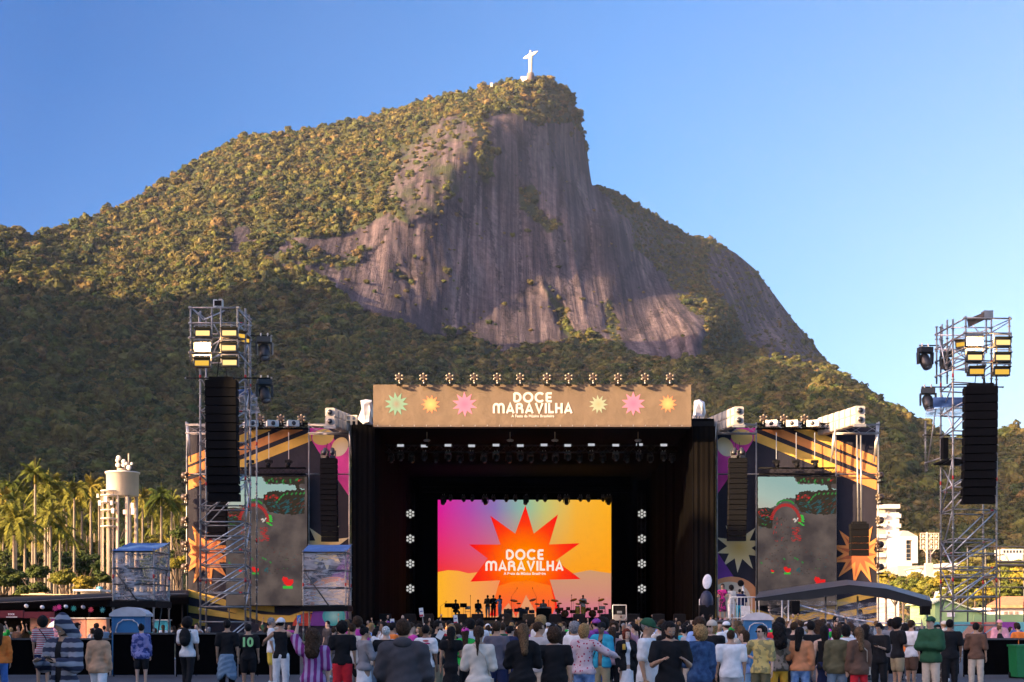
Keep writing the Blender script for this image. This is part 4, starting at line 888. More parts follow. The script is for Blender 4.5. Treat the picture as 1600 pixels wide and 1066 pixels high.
# ------------------------------------------------------------------ scaffold towers
def coupler(mb, p, m=None): mb.ell(p,(.055,.055,.06),m or STEEL,6,4)
def tube_part(name,a,b,r,m,parent,org,couple=True,red=False):
    mb = MB(org); mb.tube(a,b,r,m,7)
    a = Vector(a); b = Vector(b)
    if couple: mb.ell(a,(r*1.7,)*3,STEEL,6,4); mb.ell(b,(r*1.7,)*3,STEEL,6,4)
    if red: q = a+(b-a)*.86; mb.tube(q,q+(b-a).normalized()*.13,r*1.15,RED,7)
    return mb.build(name,parent)
def post(x,y,z0,z1,r,parent,org,lift=1.0,name='post'):
    mb = MB(org); mb.tube((x,y,z0),(x,y,z1),r,STEEL,8); z = z0+.3
    while z < z1: mb.lathe((x,y,z),[(r,0),(r*2.0,.01),(r*2.0,.03),(r,.04)],STEEL,8); z += .5
    for k in range(int((z1-z0)/2)): mb.tube((x,y,z0+1.4+2*k),(x,y,z0+1.55+2*k),r*1.12,RED if k%2 else STEEL,8)
    return mb.build(name,parent)
TR = .033
def flood(px,py,D,s,bright,label,rz=0):
    t = thing('floodlight',label,'floodlight',P(px,py,D),rz,'warm floodlights on the scaffold towers'); w_ = .53*s; h2 = .19*s
    mb = MB(); mb.box((-w_/2-.05,.02,-h2/2-.05),(w_/2+.05,.28,h2/2+.05),mat('fixture_black',(.025,.025,.028),.4)); mb.slab([(-w_/2-.08,-.10,h2/2+.10),(w_/2+.08,-.10,h2/2+.10),(w_/2+.05,.06,h2/2+.04),(-w_/2-.05,.06,h2/2+.04)],(0,0,1),.015,mat('fixture_black',(.025,.025,.028),.4)); mb.build('housing',t)
    n_ = 'lamp_face_%s'%bright; c_,e_ = {'hot':('fff2d0',9),'mid':('ffd88a',1.4),'low':('ffc850',.95)}[bright]
    mb = MB(); mb.box((-w_/2,0,-h2/2),(w_/2,.018,h2/2),emitm(n_,c_,e_)); mb.build('lamp_face',t)
    mb = MB(); 
    for sx in (-1,1): mb.box((sx*(w_/2+.07)-.012,.05,0),(sx*(w_/2+.07)+.012,.12,h2/2+.22),STEEL)
    mb.box((-w_/2-.08,.05,h2/2+.20),(w_/2+.08,.12,h2/2+.23),STEEL); mb.build('bracket',t)
    if bright == 'hot':
        l = bpy.data.lights.new('lamp','AREA'); l.shape = 'RECTANGLE'; l.size = w_; l.size_y = h2; l.energy = 900; l.color = (1,.55,.2); lo = bpy.data.objects.new('lamp',l); COL.objects.link(lo); lo.parent = t; lo.location = (0,-.03,0); lo.rotation_euler = (R(90),0,0)
    return t
def scaffold_tower(label, legs, zt_s, lifts, D0, faces):
    """legs: [(x,y)] round the plan; lifts: heights of ledgers; faces: which leg pairs carry diagonals"""
    t = thing('scaffold_tower',label,'scaffold tower',(sum(l[0] for l in legs)/4,sum(l[1] for l in legs)/4,0)); o = t.location
    for (x,y),z in zip(legs,zt_s): post(x,y,0,z,TR*1.15,t,o)
    for j,z in enumerate(lifts):
        for i in range(4):
            a = legs[i]; b = legs[(i+1)%4]; tube_part('ledger',(a[0],a[1],z),(b[0],b[1],z),TR*.9,STEEL,t,o,red=(i+j)%3==0)
    for j in range(0,len(lifts)-1):
        for (i,k,flip) in faces:
            z0,z1 = lifts[j],lifts[j+1]
            if j%3 == 1: continue
            if z1-z0 < 1 and j+2 < len(lifts): z1 = lifts[j+2]
            a,b = legs[i],legs[k]
            if flip and j%2: a,b = b,a
            tube_part('brace',(a[0],a[1],z0),(b[0],b[1],z1),TR*.8,mat('bright_steel',(.58,.58,.6),.35,.7),t,o)
    return t
# left tower, square on
Df,Db = 56.0,58.1
L0 = [(PX(313,Df),Df),(PX(383.5,Df),Df),(PX(391,Db),Db),(PX(322,Db),Db)]
lf = [PZ(y,Df) for y in (1030,972,948,926,905,882.6,859,838,815.6,790.6,742,692,643,591,552,505)]
tl = scaffold_tower('tall grey scaffold tower with glowing floodlights rising before the shaded wing',L0,[PZ(486,Df),PZ(482,Df),PZ(498,Db),PZ(500,Db)],lf,Df,[(0,1,False),(3,2,False),(1,2,True)])
o = tl.location; Dh = 54.9
for x,ya,yb in ((298,479,570),(371,479,569),(331,481,544),(345,481,552),(305,482,520),(356,500,530)): post(PX(x,Dh),Dh+(0 if x in (298,371,331,345) else .7),PZ(yb,Dh),PZ(ya,Dh),TR*1.1,tl,o,name='head_post')
for y in (481,505,528,551): tube_part('head_ledger',P(296,y,Dh),P(373,y,Dh),TR,STEEL,tl,o)
for a,b in (((300,482),(318,500)),((318,500),(350,486)),((333,505),(345,528)),((325,562),(352,552)),((330,549),(322,566)),((345,528),(333,552)),((371,482),(392,505)),((371,505),(392,528)),((374,552),(392,575)),((298,552),(313,566))):
    tube_part('head_brace',P(a[0],a[1],Dh+.3),P(b[0],b[1],Dh+.9),TR*.8,mat('bright_steel',(.58,.58,.6),.35,.7),tl,o)
for y in (481,505,528,551):
    tube_part('head_ledger',P(298,y,Dh),P(322,y+(18 if y<490 else 4),Db),TR,STEEL,tl,o); tube_part('head_ledger',P(371,y,Dh),P(392,y+(18 if y<490 else 4),Db),TR,STEEL,tl,o)
post(PX(389.5,57),57,PZ(640,57),PZ(492,57),TR,tl,o,name='head_post')
post(PX(401,59),59,PZ(975,59),PZ(604,59),TR,tl,o)
tube_part('arm',P(389,525,56.5),P(424,525,56.5),TR*.8,BLACKM,tl,o); tube_part('arm',P(290,591,Df-.3),P(424,591,Df-.3),TR*.8,BLACKM,tl,o)
for i,(x,y,b) in enumerate(((316.5,520.5,'mid'),(358,520.3,'mid'),(316,543,'hot'),(357.3,543.6,'mid'),(315.3,567.3,'low'),(358.7,566.5,'mid'))):
    flood(x,y,54.6,1.0,b,'rectangular floodlight on the scaffold tower by the shaded wing, '+['upper row outer one','upper row inner one','middle row outer one, glowing hardest','middle row inner one','bottom row outer one, dimmest','bottom row inner one'][i])
flood(375.6,524.6,55.2,.75,'low','small amber floodlight turned sideways on the scaffold tower by the shaded wing, upper of two',R(40)); flood(383.5,531.6,56.2,.7,'low','small amber floodlight turned sideways on the scaffold tower by the shaded wing, lower of two',R(50))
def mhead(px,py,D,s,label,rz=0):
    o = copy_tree(mh0); o.scale = (s,s,s); o.rotation_euler = (0,0,rz); o.location = P(px,py,D); tag(o,label,group='big moving heads on the tower arms'); return o
mhead(413,527,56.5,1.6,'big black moving head on the upper arm of the tower before the shaded wing'); mhead(413,593,56.5,1.6,'big black moving head on the lower arm of the tower before the shaded wing',R(20))
bx = MB(o); bx.box(P(333,480,Dh),P(339,468,Dh)+Vector((0,.3,0)),ALU); bx.box(P(341,480,Dh),P(347,467,Dh)+Vector((0,.3,0)),STEEL); bx.box(P(335,478,Dh)-Vector((0,.02,0)),P(346,470,Dh)-Vector((0,.01,0)),BLACKM); bx.build('winch',tl)
def film_mat():
    if 'clear_film' in MATS: return MATS['clear_film']
    m = bpy.data.materials.new('clear_film'); m.use_nodes = True; nt = m.node_tree; b = nt.nodes['Principled BSDF']
    b.inputs['Base Color'].default_value = (.50,.49,.53,1); b.inputs['Roughness'].default_value = .22; b.inputs['Specular IOR Level'].default_value = .8
    tc = nt.nodes.new('ShaderNodeTexCoord'); mp = nt.nodes.new('ShaderNodeMapping'); mp.inputs['Scale'].default_value = (1.2,1.2,4.5); mp.inputs['Rotation'].default_value = (0,R(35),R(10))
    nz = nt.nodes.new('ShaderNodeTexNoise'); nz.inputs['Scale'].default_value = 1.2; nz.inputs['Detail'].default_value = 5; nz.inputs['Distortion'].default_value = 1.4
    cr = nt.nodes.new('ShaderNodeValToRGB'); cr.color_ramp.elements[0].position = .42; cr.color_ramp.elements[0].color = (.30,)*3+(1,); cr.color_ramp.elements[1].position = .66; cr.color_ramp.elements[1].color = (.80,)*3+(1,)
    bp = nt.nodes.new('ShaderNodeBump'); bp.inputs['Strength'].default_value = .8; bp.inputs['Distance'].default_value = .06
    nt.links.new(tc.outputs['Object'],mp.inputs[0]); nt.links.new(mp.outputs[0],nz.inputs['Vector']); nt.links.new(nz.outputs[0],cr.inputs[0]); nt.links.new(cr.outputs[0],b.inputs['Alpha'])
    nt.links.new(nz.outputs[0],bp.inputs['Height']); nt.links.new(bp.outputs[0],b.inputs['Normal']); MATS['clear_film'] = m; return m
FILM = film_mat()
def sheet(name, corners, parent, org, m=FILM, n=12, amp=.06, seed=1):
    """loose film between four corners (in order)"""
    a,b,c,d = [Vector(p) for p in corners]; nn = (b-a).cross(d-a).normalized(); V_ = []; rr = random.Random(seed); ph = [rr.uniform(0,9) for _ in range(4)]
    for i in range(n+1):
        for j in range(n+1):
            u,v = i/n,j/n; p = (a*(1-u)+b*u)*(1-v)+(d*(1-u)+c*u)*v; w_ = amp*(math.sin(9*u+5*v+ph[0])+.6*math.sin(17*v-7*u+ph[1]))*min(1,6*min(u,1-u,v,1-v)+.1); V_.append(p+nn*w_)
    mb = MB(org); k = n+1; mb.add(V_,[(i*k+j,(i+1)*k+j,(i+1)*k+j+1,i*k+j+1) for i in range(n) for j in range(n)],m,True); return mb.build(name,parent)
BLUET = mat('blue_tarpaulin',(.06,.13,.32),.45,scale=2,var=.25,bump=.4)
def cover(label, pts, D, blue):
    t = thing('rain_cover',label,'rain cover',P(*pts[0],D)); sheet('film',[P(*p,D) for p in pts],t,t.location,seed=3,amp=.12)
    sheet('blue_top',[P(*p,D-.05) for p in blue],t,t.location,BLUET,6,.05); return t
cover('bundled clear plastic rain cover tied behind the left-hand line array on its tower'.replace('left-hand','shaded'),[(371,618),(398,614),(407,645),(372,649)],58.6,[(371,609),(391,607),(396,617),(371,618)])
# right tower, turned
q1,q2,q3,q4 = (1470,57.9),(1489,55.7),(1557,56.3),(1536,58.4)
L1 = [(PX(a,d),d) for a,d in (q1,q2,q3,q4)]
rf = [PZ(y,57) for y in (1025,977,955,933,900,888,866.5,845,800,766,722,680,645,606,570,540)]
tr_ = scaffold_tower('tall scaffold tower with warm floodlights standing against the sky by the houses',L1,[PZ(510,57.9),PZ(499,55.7),PZ(605,56.3),PZ(600,58.4)],rf,57,[(1,2,False),(0,3,False),(0,1,True)])
o = tr_.location
post(PX(1446,58.5),58.5,PZ(738,58.5),PZ(658,58.5),TR,tr_,o); tube_part('ledger',P(1443,680,58.3),P(1509,680,57),TR*.8,BLACKM,tr_,o); tube_part('ledger',P(1446,724,58.3),P(1470,716,57.5),TR,STEEL,tr_,o); tube_part('brace',P(1448,735,58.4),P(1462,640,57.6),TR*.8,STEEL,tr_,o)
pf = MB(o); pf.box((PX(1470,57),56.2,PZ(723,57)),(PX(1509,57),58,PZ(720,57)),BLACKM); pf.box((PX(1474,57),57,PZ(716,57)),(PX(1482,57),57.4,PZ(684,57)),BLACKM); pf.build('platform',tr_)
A_,B_,C_ = (1463.5,57.9),(1509,55.2),(1577,55.2)
hp = [(1463.5,57.9,511,600),(1480,56.9,500,600),(1472,58.4,507,545),(1509,55.2,494,583),(1577,55.2,495,583),(1541,55.6,497,552),(1549,56.6,497,604),(1537,57.4,540,604),(1557,55.2,540,606)]
for x,d,ya,yb in hp: post(PX(x,d),d,PZ(yb,d),PZ(ya,d),TR*1.1,tr_,o,name='head_post')
for y1,y2,y3 in ((523,497,498),(546,520,521),(566,543,543),(589,567,567)):
    tube_part('head_ledger',P(1462,y1,57.9),P(1509,y2,55.2),TR,STEEL,tr_,o); tube_part('head_ledger',P(1507,y2,55.2),P(1579,y3,55.2),TR,STEEL,tr_,o)
for a,b in (((1480,512),(1549,512)),((1464,524),(1549,524)),((1464,546),(1520,546)),((1480,540),(1509,560)),((1484,575),(1505,548)),((1480,580),(1540,570)),((1530,520),(1577,500)),((1540,525),(1577,503)),((1535,590),(1577,567)),((1464,588),(1488,576)),((1468,530),(1478,576)),((1512,500),(1530,520))):
    tube_part('head_brace',P(a[0],a[1],56.8),P(b[0],b[1],56.4),TR*.75,mat('bright_steel',(.58,.58,.6),.35,.7),tr_,o)
tube_part('arm',P(1437,540,57.9),P(1466,540,57.9),TR*.8,BLACKM,tr_,o); tube_part('arm',P(1441,605,57.5),P(1567,605,56),TR*.8,BLACKM,tr_,o); tube_part('arm',P(1485,601,56.3),P(1550,601,56),TR*.8,BLACKM,tr_,o)
for i,(x,y,b) in enumerate(((1523.5,534,'hot'),(1567.7,535,'mid'),(1523.6,558.3,'mid'),(1567.5,558.6,'mid'),(1526.5,580.5,'low'),(1566,581,'low'))):
    flood(x,y,54.9,1.0,b,'rectangular floodlight on the scaffold tower against the sky, '+['upper row, glowing hardest','upper row, outer one','middle row inner one','middle row outer one','bottom row inner one','bottom row outer one'][i])
flood(1502.5,538,56,.8,'low','small amber floodlight turned sideways on the scaffold tower against the sky',R(-40))
mhead(1445.5,543,57.6,1.55,'big black moving head on the upper arm of the tower against the sky',R(10)); mhead(1450,607,57.3,1.55,'big black moving head on the lower arm of the tower against the sky',R(-10)); 
o2 = copy_tree(mh0); o2.scale=(1.3,)*3; o2.location=P(1479,550,57.2); tag(o2,'dark moving head inside the frame of the tower against the sky',group='big moving heads on the tower arms')
bx = MB(o); bx.box(P(1538,497,55.6),P(1552,485,55.6)+Vector((0,.4,0)),STEEL); bx.build('winch',tr_)
cover('clear plastic rain cover with a blue top on the tower against the sky',[(1446,640),(1508,632),(1508,650),(1446,652)],57.0,[(1458,621),(1508,621),(1508,635),(1458,637)])
t = thing('canvas_flap','small brown cloth flap tied at the head of the tower against the sky','cloth',P(1512,510,55.4)); sheet('cloth',[P(1511,499,55.3),P(1538,488,55.3),P(1538,500,55.3),P(1513,512,55.3)],t,t.location,mat('brown_cloth',(.12,.09,.07),.8),6,.03)

# ------------------------------------------------------------------ glazed camera boxes on scaffolding
def booth(label,x0,x1,xb,yt,ytb,yb,D,dep,ground=True,blue=True):
    t = thing('camera_booth',label,'booth',(PX((x0+x1)/2,D),D,0)); o = t.location; z0,z1,zb_ = PZ(yb,D),PZ(yt,D),PZ(ytb,D)
    xl_,xr_ = PX(x0,D),PX(x1,D); xbk = PX(xb,D+dep); xlb = xbk-(xr_-xl_)
    co = [(xl_,D),(xr_,D),(xbk,D+dep),(xlb,D+dep)]; Z = [z1,z1,zb_,zb_]
    for (x,y),z in zip(co,Z): post(x,y,0,z+.1,TR,t,o)
    DK = mat('dark_tube',(.06,.06,.065),.5,.5)
    for f in (0,.33,.66,1.0):
        z = z0+(z1-z0)*f
        for i in range(4): a,b = co[i],co[(i+1)%4]; tube_part('rail',(a[0],a[1],z),(b[0],b[1],z),TR*.8,DK,t,o)
    tube_part('brace',(xl_,D-.06,z0+(z1-z0)*.66),(xl_+(xr_-xl_)*.62,D-.06,z0-.05),TR*.8,DK,t,o); tube_part('brace',(xr_,D-.06,0.2),(xbk,D+dep,z1*.97),TR*.7,DK,t,o)
    mb = MB(o); mb.slab([(xl_-.1,D-.1,z0-.25),(xr_+.1,D-.1,z0-.25),(xbk+.1,D+dep,z0-.25),(xlb-.1,D+dep,z0-.25)],(0,0,1),.22,BLACKM); mb.build('platform',t)
    for i,(a,b) in enumerate(((0,1),(1,2),(3,0))):
        A,B = co[a],co[b]; sheet('film',[(A[0],A[1],z0),(B[0],B[1],z0),(B[0],B[1],Z[b]),(A[0],A[1],Z[a])],t,o,seed=i+int(x0),amp=.035)
    sheet('blue_roof',[(xl_-.05,D-.1,z1+.02),(xr_+.05,D-.1,z1+.02),(xbk+.05,D+dep,zb_+.05),(xlb-.05,D+dep,zb_+.05)],t,o,BLUET,8,.03)
    return t
booth('film-walled camera booth with a blue roof above the blue toilet by the palms',177,240,264,862,845,938,52.0,2.3)
booth('film-walled scaffold booth in front of the shaded wing, next to the dark stage',474,540,548,863,850,946,62.0,1.6)

# ------------------------------------------------------------------ toilets
def toilet(px,D,label,rz=0,ztop=2.3):
    t = thing('portable_toilet',label,'toilet',(PX(px,D),D,ztop-2.3),rz,'blue portable toilets'); BL = mat('toilet_blue',(.025,.16,.36),.5,scale=2); GRY = mat('toilet_roof',(.52,.52,.56),.5,scale=3)
    mb = MB(); mb.box((-.55,-.55,.0),(.55,.55,2.0),BL)
    for i in range(5): mb.box((-.5+.22*i-.04,-.575,.1),(-.5+.22*i+.02,-.552,1.95),BL)
    mb.build('cabin',t)
    pr = [(-.62,0),(-.62,.08),(-.45,.22),(-.2,.30),(0,.32),(.2,.30),(.45,.22),(.62,.08),(.62,0)]
    mb = MB(); mb.slab([(x,-.62,2.0+z) for x,z in pr],(0,1,0),1.24,GRY); mb.build('roof',t)
    d = MB(); d.box((-.38,-.605,.08),(.38,-.578,1.86),BL); dd = d.build('door',t)
    f = MB(); f.path([(-.40,-.63,.05),(-.40,-.63,1.5),(-.33,-.63,1.76),(-.16,-.63,1.88),(.16,-.63,1.88),(.33,-.63,1.76),(.40,-.63,1.5),(.40,-.63,.05)],.022,GRY); f.build('door_frame',t)
    h = MB(); h.box((.26,-.635,.95),(.34,-.608,1.1),WHITE); h.build('handle',dd); h = MB(); h.box((.42,-.60,1.6),(.52,-.58,1.68),WHITE); h.build('label_plate',t)
    return t
toilet(205.5,48.5,'blue portable toilet with a pale arched roof under the camera booth by the palms',R(4),2.28)
toilet(1183,58,'blue portable toilet with a pale arched roof below the white railed platform',R(-6),2.2)

# ------------------------------------------------------------------ fences
def barrier(x0,x1,y,z,label,cloth_m=BLACK):
    t = thing('crowd_barrier',label,'barrier',((x0+x1)/2,y,0),0,'black covered crowd barriers'); o = t.location; n = max(1,int(round((x1-x0)/2.4)))
    for i in range(n):
        a = x0+(x1-x0)*i/n; b = x0+(x1-x0)*(i+1)/n
        mb = MB(o); pleats(mb,(a+.03,y,0),(b-.03,y,0),.06,z,cloth_m,8,.02); mb.box((a+.02,y-.03,z-.02),(b-.02,y+.05,z+.04),mat('rail_dark',(.08,.08,.085),.5,.4)); mb.tube((a+.03,y+.03,0),(a+.03,y+.03,z),.025,BLACKM); mb.tube((a+.5,y+.8,0),(a+.5,y+.05,z*.8),.02,BLACKM); mb.build('panel',t)
    return t
barrier(PX(-60,46.5),PX(176,46.5),46.5,1.22,'black cloth covered barrier at the edge nearest the food stalls')
barrier(PX(176,46.5),PX(470,46.5),46.5,1.40,'black cloth covered barrier in front of the scaffold tower base')
barrier(PX(1505,46.5),PX(1680,46.5),46.5,1.22,'black cloth covered barrier beside the green waste bin')
barrier(PX(1330,47.5),PX(1500,47.5),47.5,1.05,'black cloth covered barrier behind the people at the plastic tent')
t = thing('waste_bin','big green plastic waste bin at the edge of the square by the black barrier','bin',(PX(1598,45),45,0)); GN = mat('bin_green',(.01,.16,.05),.45)
mb = MB(); mb.slab([(-.28,-.35,.05),(.28,-.35,.05),(.34,-.4,1.0),(-.34,-.4,1.0)],(0,1,0),.75,GN); mb.build('body',t); mb = MB(); mb.box((-.37,-.44,1.0),(.37,.38,1.07),GN); mb.build('lid',t); mb = MB(); mb.tube((-.3,.36,.1),(.3,.36,.1),.1,BLACKM,10); mb.build('wheel',t)

# ------------------------------------------------------------------ raised platform with white rails on the right of the stage
PD = 69.0; pz = PZ(969,PD)
t = thing('camera_platform','raised platform with white railings between the stage and the striped tent','platform',(PX(1140,PD),PD,0)); o = t.location
mb = MB(o); mb.box((PX(1088,PD),PD-.6,pz-.2),(PX(1200,PD),PD+2.6,pz),mat('deck_grey',(.25,.23,.22),.7)); mb.build('deck',t); mb = MB(o); pleats(mb,(PX(1088,PD),PD-.6,0),(PX(1200,PD),PD-.6,0),0,pz-.2,BLACK,20,.04); mb.build('skirt',t)
def rail(x0,x1,D,zb,zt_,step=.125):
    mb = MB(o); a,b = PX(x0,D),PX(x1,D); mb.tube((a,D,zt_),(b,D,zt_),.028,WHITE); mb.tube((a,D,zb+.1),(b,D,zb+.1),.022,WHITE); n = int((b-a)/step)
    for i in range(n+1): x = a+(b-a)*i/n; mb.tube((x,D,zb),(x,D,zt_),.014 if i%max(1,n) else .028,WHITE,5)
    mb.build('railing',t)
rail(1141,1186,PD-.5,pz,PZ(933.5,PD),.16); rail(1093,1103,PD-.5,pz,PZ(937,PD),.1)
t = thing('plastic_chair','white plastic garden chair on the railed platform above the toilet','chair',(PX(1168,PD),PD+.3,pz-.25)); mb = MB(); mb.box((-.22,-.22,.42),(.22,.22,.46),WHITE); mb.build('seat',t); mb = MB(); mb.box((-.22,.2,.46),(.22,.24,.95),WHITE,Matrix.Rotation(R(-12),3,'X')); mb.build('backrest',t)
for sx in (-1,1):
    for sy in (-1,1): mb = MB(); mb.tube((sx*.2,sy*.2,.43),(sx*.24,sy*.24,0),.025,WHITE); mb.build('leg',t)
    mb = MB(); mb.path([(sx*.24,-.22,.45),(sx*.24,-.24,.66),(sx*.24,.2,.68)],.02,WHITE); mb.build('armrest',t)
t = thing('reflector','white oval photo reflector held above the dark covered equipment beside the stage','reflector',P(1105,909,68)); mb = MB(); mb.ell((0,0,0),(.22,.03,.36),mat('reflector_white',(.8,.8,.85),.6),16,10,Matrix.Rotation(R(6),3,'Y')); mb.build('disc',t); mb = MB(); mb.tube((0,.03,-.3),(0.02,.03,-1.9),.02,BLACKM); mb.build('stand',t)
t = thing('covered_equipment','pile of equipment under a dark blue cloth below the white reflector','equipment',P(1104,975,68)); bundle_m = mat('navy_cloth',(.015,.02,.05),.6,scale=4,bump=.5)
mb = MB(); mb.ell((0,0,1.05),(.33,.35,.55),bundle_m,12,8); mb.box((-.35,-.3,0),(.35,.3,.9),BLACKM); mb.build('cloth',t)
t = thing('flight_case_rack','open equipment rack framed in white on the stage edge beside the congas','equipment rack',(PX(968,86),86,SFZ)); w_=PX(979,86)-PX(958,86)
mb = MB(); 
for a,b in (((-w_/2,0,0),(-w_/2,0,.95)),((w_/2,0,0),(w_/2,0,.95)),((-w_/2,0,.95),(w_/2,0,.95))): mb.tube(a,b,.03,WHITE,5)
mb.build('frame',t); mb = MB(); mb.box((-w_/2+.06,.05,.40),(w_/2-.06,.5,.86),BLACKM); mb.box((-.15,.03,.45),(.15,.045,.6),STEEL); mb.build('amplifier',t); mb = MB(); mb.box((-w_/2+.05,-.02,0),(w_/2-.02,.5,.38),mat('case_grey',(.22,.21,.21),.6)); mb.build('case',t)

# ------------------------------------------------------------------ striped tent of clear plastic on the right
TD = 64.0
t = thing('plastic_tent','low black roofed tent with clear plastic walls in front of the sunlit wing','tent',(PX(1320,TD),TD,0)); o = t.location
TB = mat('tent_black',(.008,.008,.011),.6,scale=2,var=.3); TG = mat('tent_top',(.05,.048,.055),.5,scale=1.5,var=.2)
roof = [(1180,935),(1262,923),(1327,914),(1385,920),(1456,940)]; fas = [(1180,939),(1262,937),(1327,927),(1390,936),(1456,952)]
mb = MB(o)
for (a,b,c,d) in zip(roof[:-1],roof[1:],fas[1:],fas[:-1]): mb.slab([P(*a,TD),P(*b,TD),P(*c,TD),P(*d,TD)],(0,1,0),.12,TB)
vs = [P(*p,TD-.02) for p in roof]+[P(x+(6 if x<1300 else -4),y-10+(0 if x<1300 else 2),TD+6) for x,y in roof]; mb.add(vs,[(i,i+1,i+6,i+5) for i in range(4)],TG); mb.build('roof',t)
mb = MB(o); 
for x in (1222,1232): 
    mb.tube(P(x,1040,TD),P(x,938,TD),.045,ALU)
for k in range(9): y = 945+k*10; mb.tube(P(1222 if k%2 else 1232,y,TD),P(1232 if k%2 else 1222,y+10,TD),.03,ALU)
mb.build('truss_leg',t)
mb = MB(o); 
for x in (1449,1340,1290): mb.tube(P(x,1040,TD+1),P(x,932,TD+1),.04,STEEL)
mb.build('post',t)
FILM2 = FILM.copy(); FILM2.name = 'clear_tent_film'
for n_ in FILM2.node_tree.nodes:
    if n_.type == 'VALTORGB': n_.color_ramp.elements[0].color = (.06,.06,.06,1); n_.color_ramp.elements[1].color = (.50,.50,.50,1)
sheet('plastic_wall',[P(1236,1012,TD+.2),P(1448,1012,TD+.2),P(1450,944,TD+.2),P(1240,938,TD+.2)],t,o,FILM2,16,.12,seed=8)
mb = MB(o); pts = [P(1240+i*10.5,943+32*math.sin(min(1,i/14)*1.35)+(0 if i<14 else 0),TD-.05) for i in range(20)]; mb.path(pts,.035,mat('film_hem',(.6,.6,.66),.3)); mb.build('hem',t)
sheet('plastic_wall',[P(1200,975,TD+3),P(1236,975,TD+3),P(1236,938,TD+3),P(1200,936,TD+3)],t,o,FILM,8,.08,seed=11)
sb_ = MB(o); sb_.box(P(1236,1000,TD+1.5),P(1446,978,TD+1.5)+Vector((0,.4,0)),mat('dj_desk',(.03,.03,.035),.5)); sb_.build('counter',t)
for x0,x1,ya,yb,w_ in ((1237,1250,939,960,'nearest the white truss leg'),(1440,1454,947,961,'at the low outer corner')):
    s_ = thing('hung_speaker','black loudspeaker hung under the plastic tent roof '+w_,'loudspeaker',P(x0,yb,TD-.3),0,'speakers under the tent roof'); mb = MB(s_.location); mb.box(P(x0,yb,TD-.3),P(x1,ya,TD-.3)+Vector((0,.35,0)),BLACKM); mb.build('cabinet',s_); mb = MB(s_.location); mb.box(P(x0+1.5,yb-1.5,TD-.32),P(x1-1.5,ya+1.5,TD-.301),mat('speaker_grille',(.006,.006,.007),.85)); mb.build('grille',s_)
# ------------------------------------------------------------------ statue on the summit
SD = 1806.0; sp0 = P(829,122.5,SD)
t = thing('statue','pale stone statue with outstretched arms on a dark pedestal on the mountain top','statue',sp0,R(0)); STN = mat('pale_soapstone',(.48,.44,.38),.8,scale=.4,var=.08)
axd = Vector((.62,-.78,0)); fd = Vector((.78,.62,0)); 
mb = MB(); mb.lathe((0,0,-4),[(5.0,0),(4.6,9),(4.2,10.5)],mat('dark_pedestal',(.12,.10,.10),.8),8); mb.build('pedestal',t)
mb = MB(); c0_ = 6.0
def ring(c, a, b, n=12): return [Vector(c)+axd*(a*math.cos(2*math.pi*i/n))+fd*(b*math.sin(2*math.pi*i/n)) for i in range(n)]
def loft(mb, rings, m):
    n = len(rings[0]); vs = [v for r_ in rings for v in r_]; fs = [(j*n+i,j*n+(i+1)%n,(j+1)*n+(i+1)%n,(j+1)*n+i) for j in range(len(rings)-1) for i in range(n)]+[tuple(range(n-1,-1,-1)),tuple(range((len(rings)-1)*n,len(rings)*n))]
    mb.add(vs,fs,m,True)
loft(mb,[ring((0,0,c0_+z),a,b) for z,a,b in ((0,3.1,2.8),(3,2.7,2.4),(10,2.6,2.2),(17,3.0,2.3),(21,3.6,2.4),(24,3.9,2.2),(25.4,2.6,1.7),(26,1.1,1.1))],STN)
mb.ell((0,0,c0_+27.6),(1.45,1.5,1.95),STN)
for sg in (-1,1):
    def rg_(d,z,h,w_): return [Vector((0,0,c0_+z))+axd*(sg*d)+fd*(w_*math.cos(2*math.pi*i/8))+Vector((0,0,h*math.sin(2*math.pi*i/8)-h*.5)) for i in range(8)]
    loft(mb,[rg_(1.5,24.6,3.2,1.6),rg_(4.5,24.5,2.6,1.3),rg_(8,24.5,2.0,1.1),rg_(11,24.4,1.9,1.1),rg_(12,24.2,.7,.7),rg_(14.6,24.1,.5,.55)],STN)
mb.build('figure',t)
t = thing('viewing_terrace','small pale terrace building on the ridge just below the statue','building',P(819,124,SD+2)); mb = MB(); mb.box((-4,-3,-4),(4,3,2.0),WHITE); mb.box((-4.6,-3.6,2.0),(4.6,3.6,2.5),STN); mb.build('wall',t)
t = thing('antenna_hut','tiny pale hut on the ridge a little way down from the statue','building',P(768,134,1800)); mb = MB(); mb.box((-1.6,-2,-2),(1.6,2,2.4),STN); mb.build('wall',t); mb = MB(); mb.box((-2,-2.4,2.4),(2,2.4,2.8),STN); mb.build('roof',t)

# ------------------------------------------------------------------ unseen tall blocks, added beyond the left edge to shade the square
CON = mat('concrete_wall',(.38,.36,.33),.85,scale=.3)
def shade_block(a,s0,s1,h,label,dep=14):
    cxy = sunxy(a,(s0+s1)/2); t = thing('apartment_building',label,'building',(cxy[0],cxy[1],0),math.atan2(.87,-.49)); L_ = (s1-s0)/2  # unseen shade caster added beside the square, dressed as flats
    mb = MB(); mb.box((-L_,0,0),(L_,dep,h),CON); mb.box((-L_-.3,-.3,h),(L_+.3,dep+.3,h+.6),WHITE)
    for k in range(1,int(h//3)): mb.box((-L_,-.9,k*3),(L_,0,k*3+.18),WHITE); mb.box((-L_,-.95,k*3),(L_,-.88,k*3+.9),CON)
    mb.build('wall',t)
    g = MB(); 
    for k in range(int(h//3)):
        for q in range(int(2*L_//3)): x = -L_+1+q*3; g.box((x,-.05,k*3+1.1),(x+1.6,-.02,k*3+2.4),mat('window_glass',(.03,.04,.05),.1,var=0))
    g.build('window_panes',t)
shade_block(48,-40,53,45,'tall long concrete shade block added unseen beyond the left edge of the square')
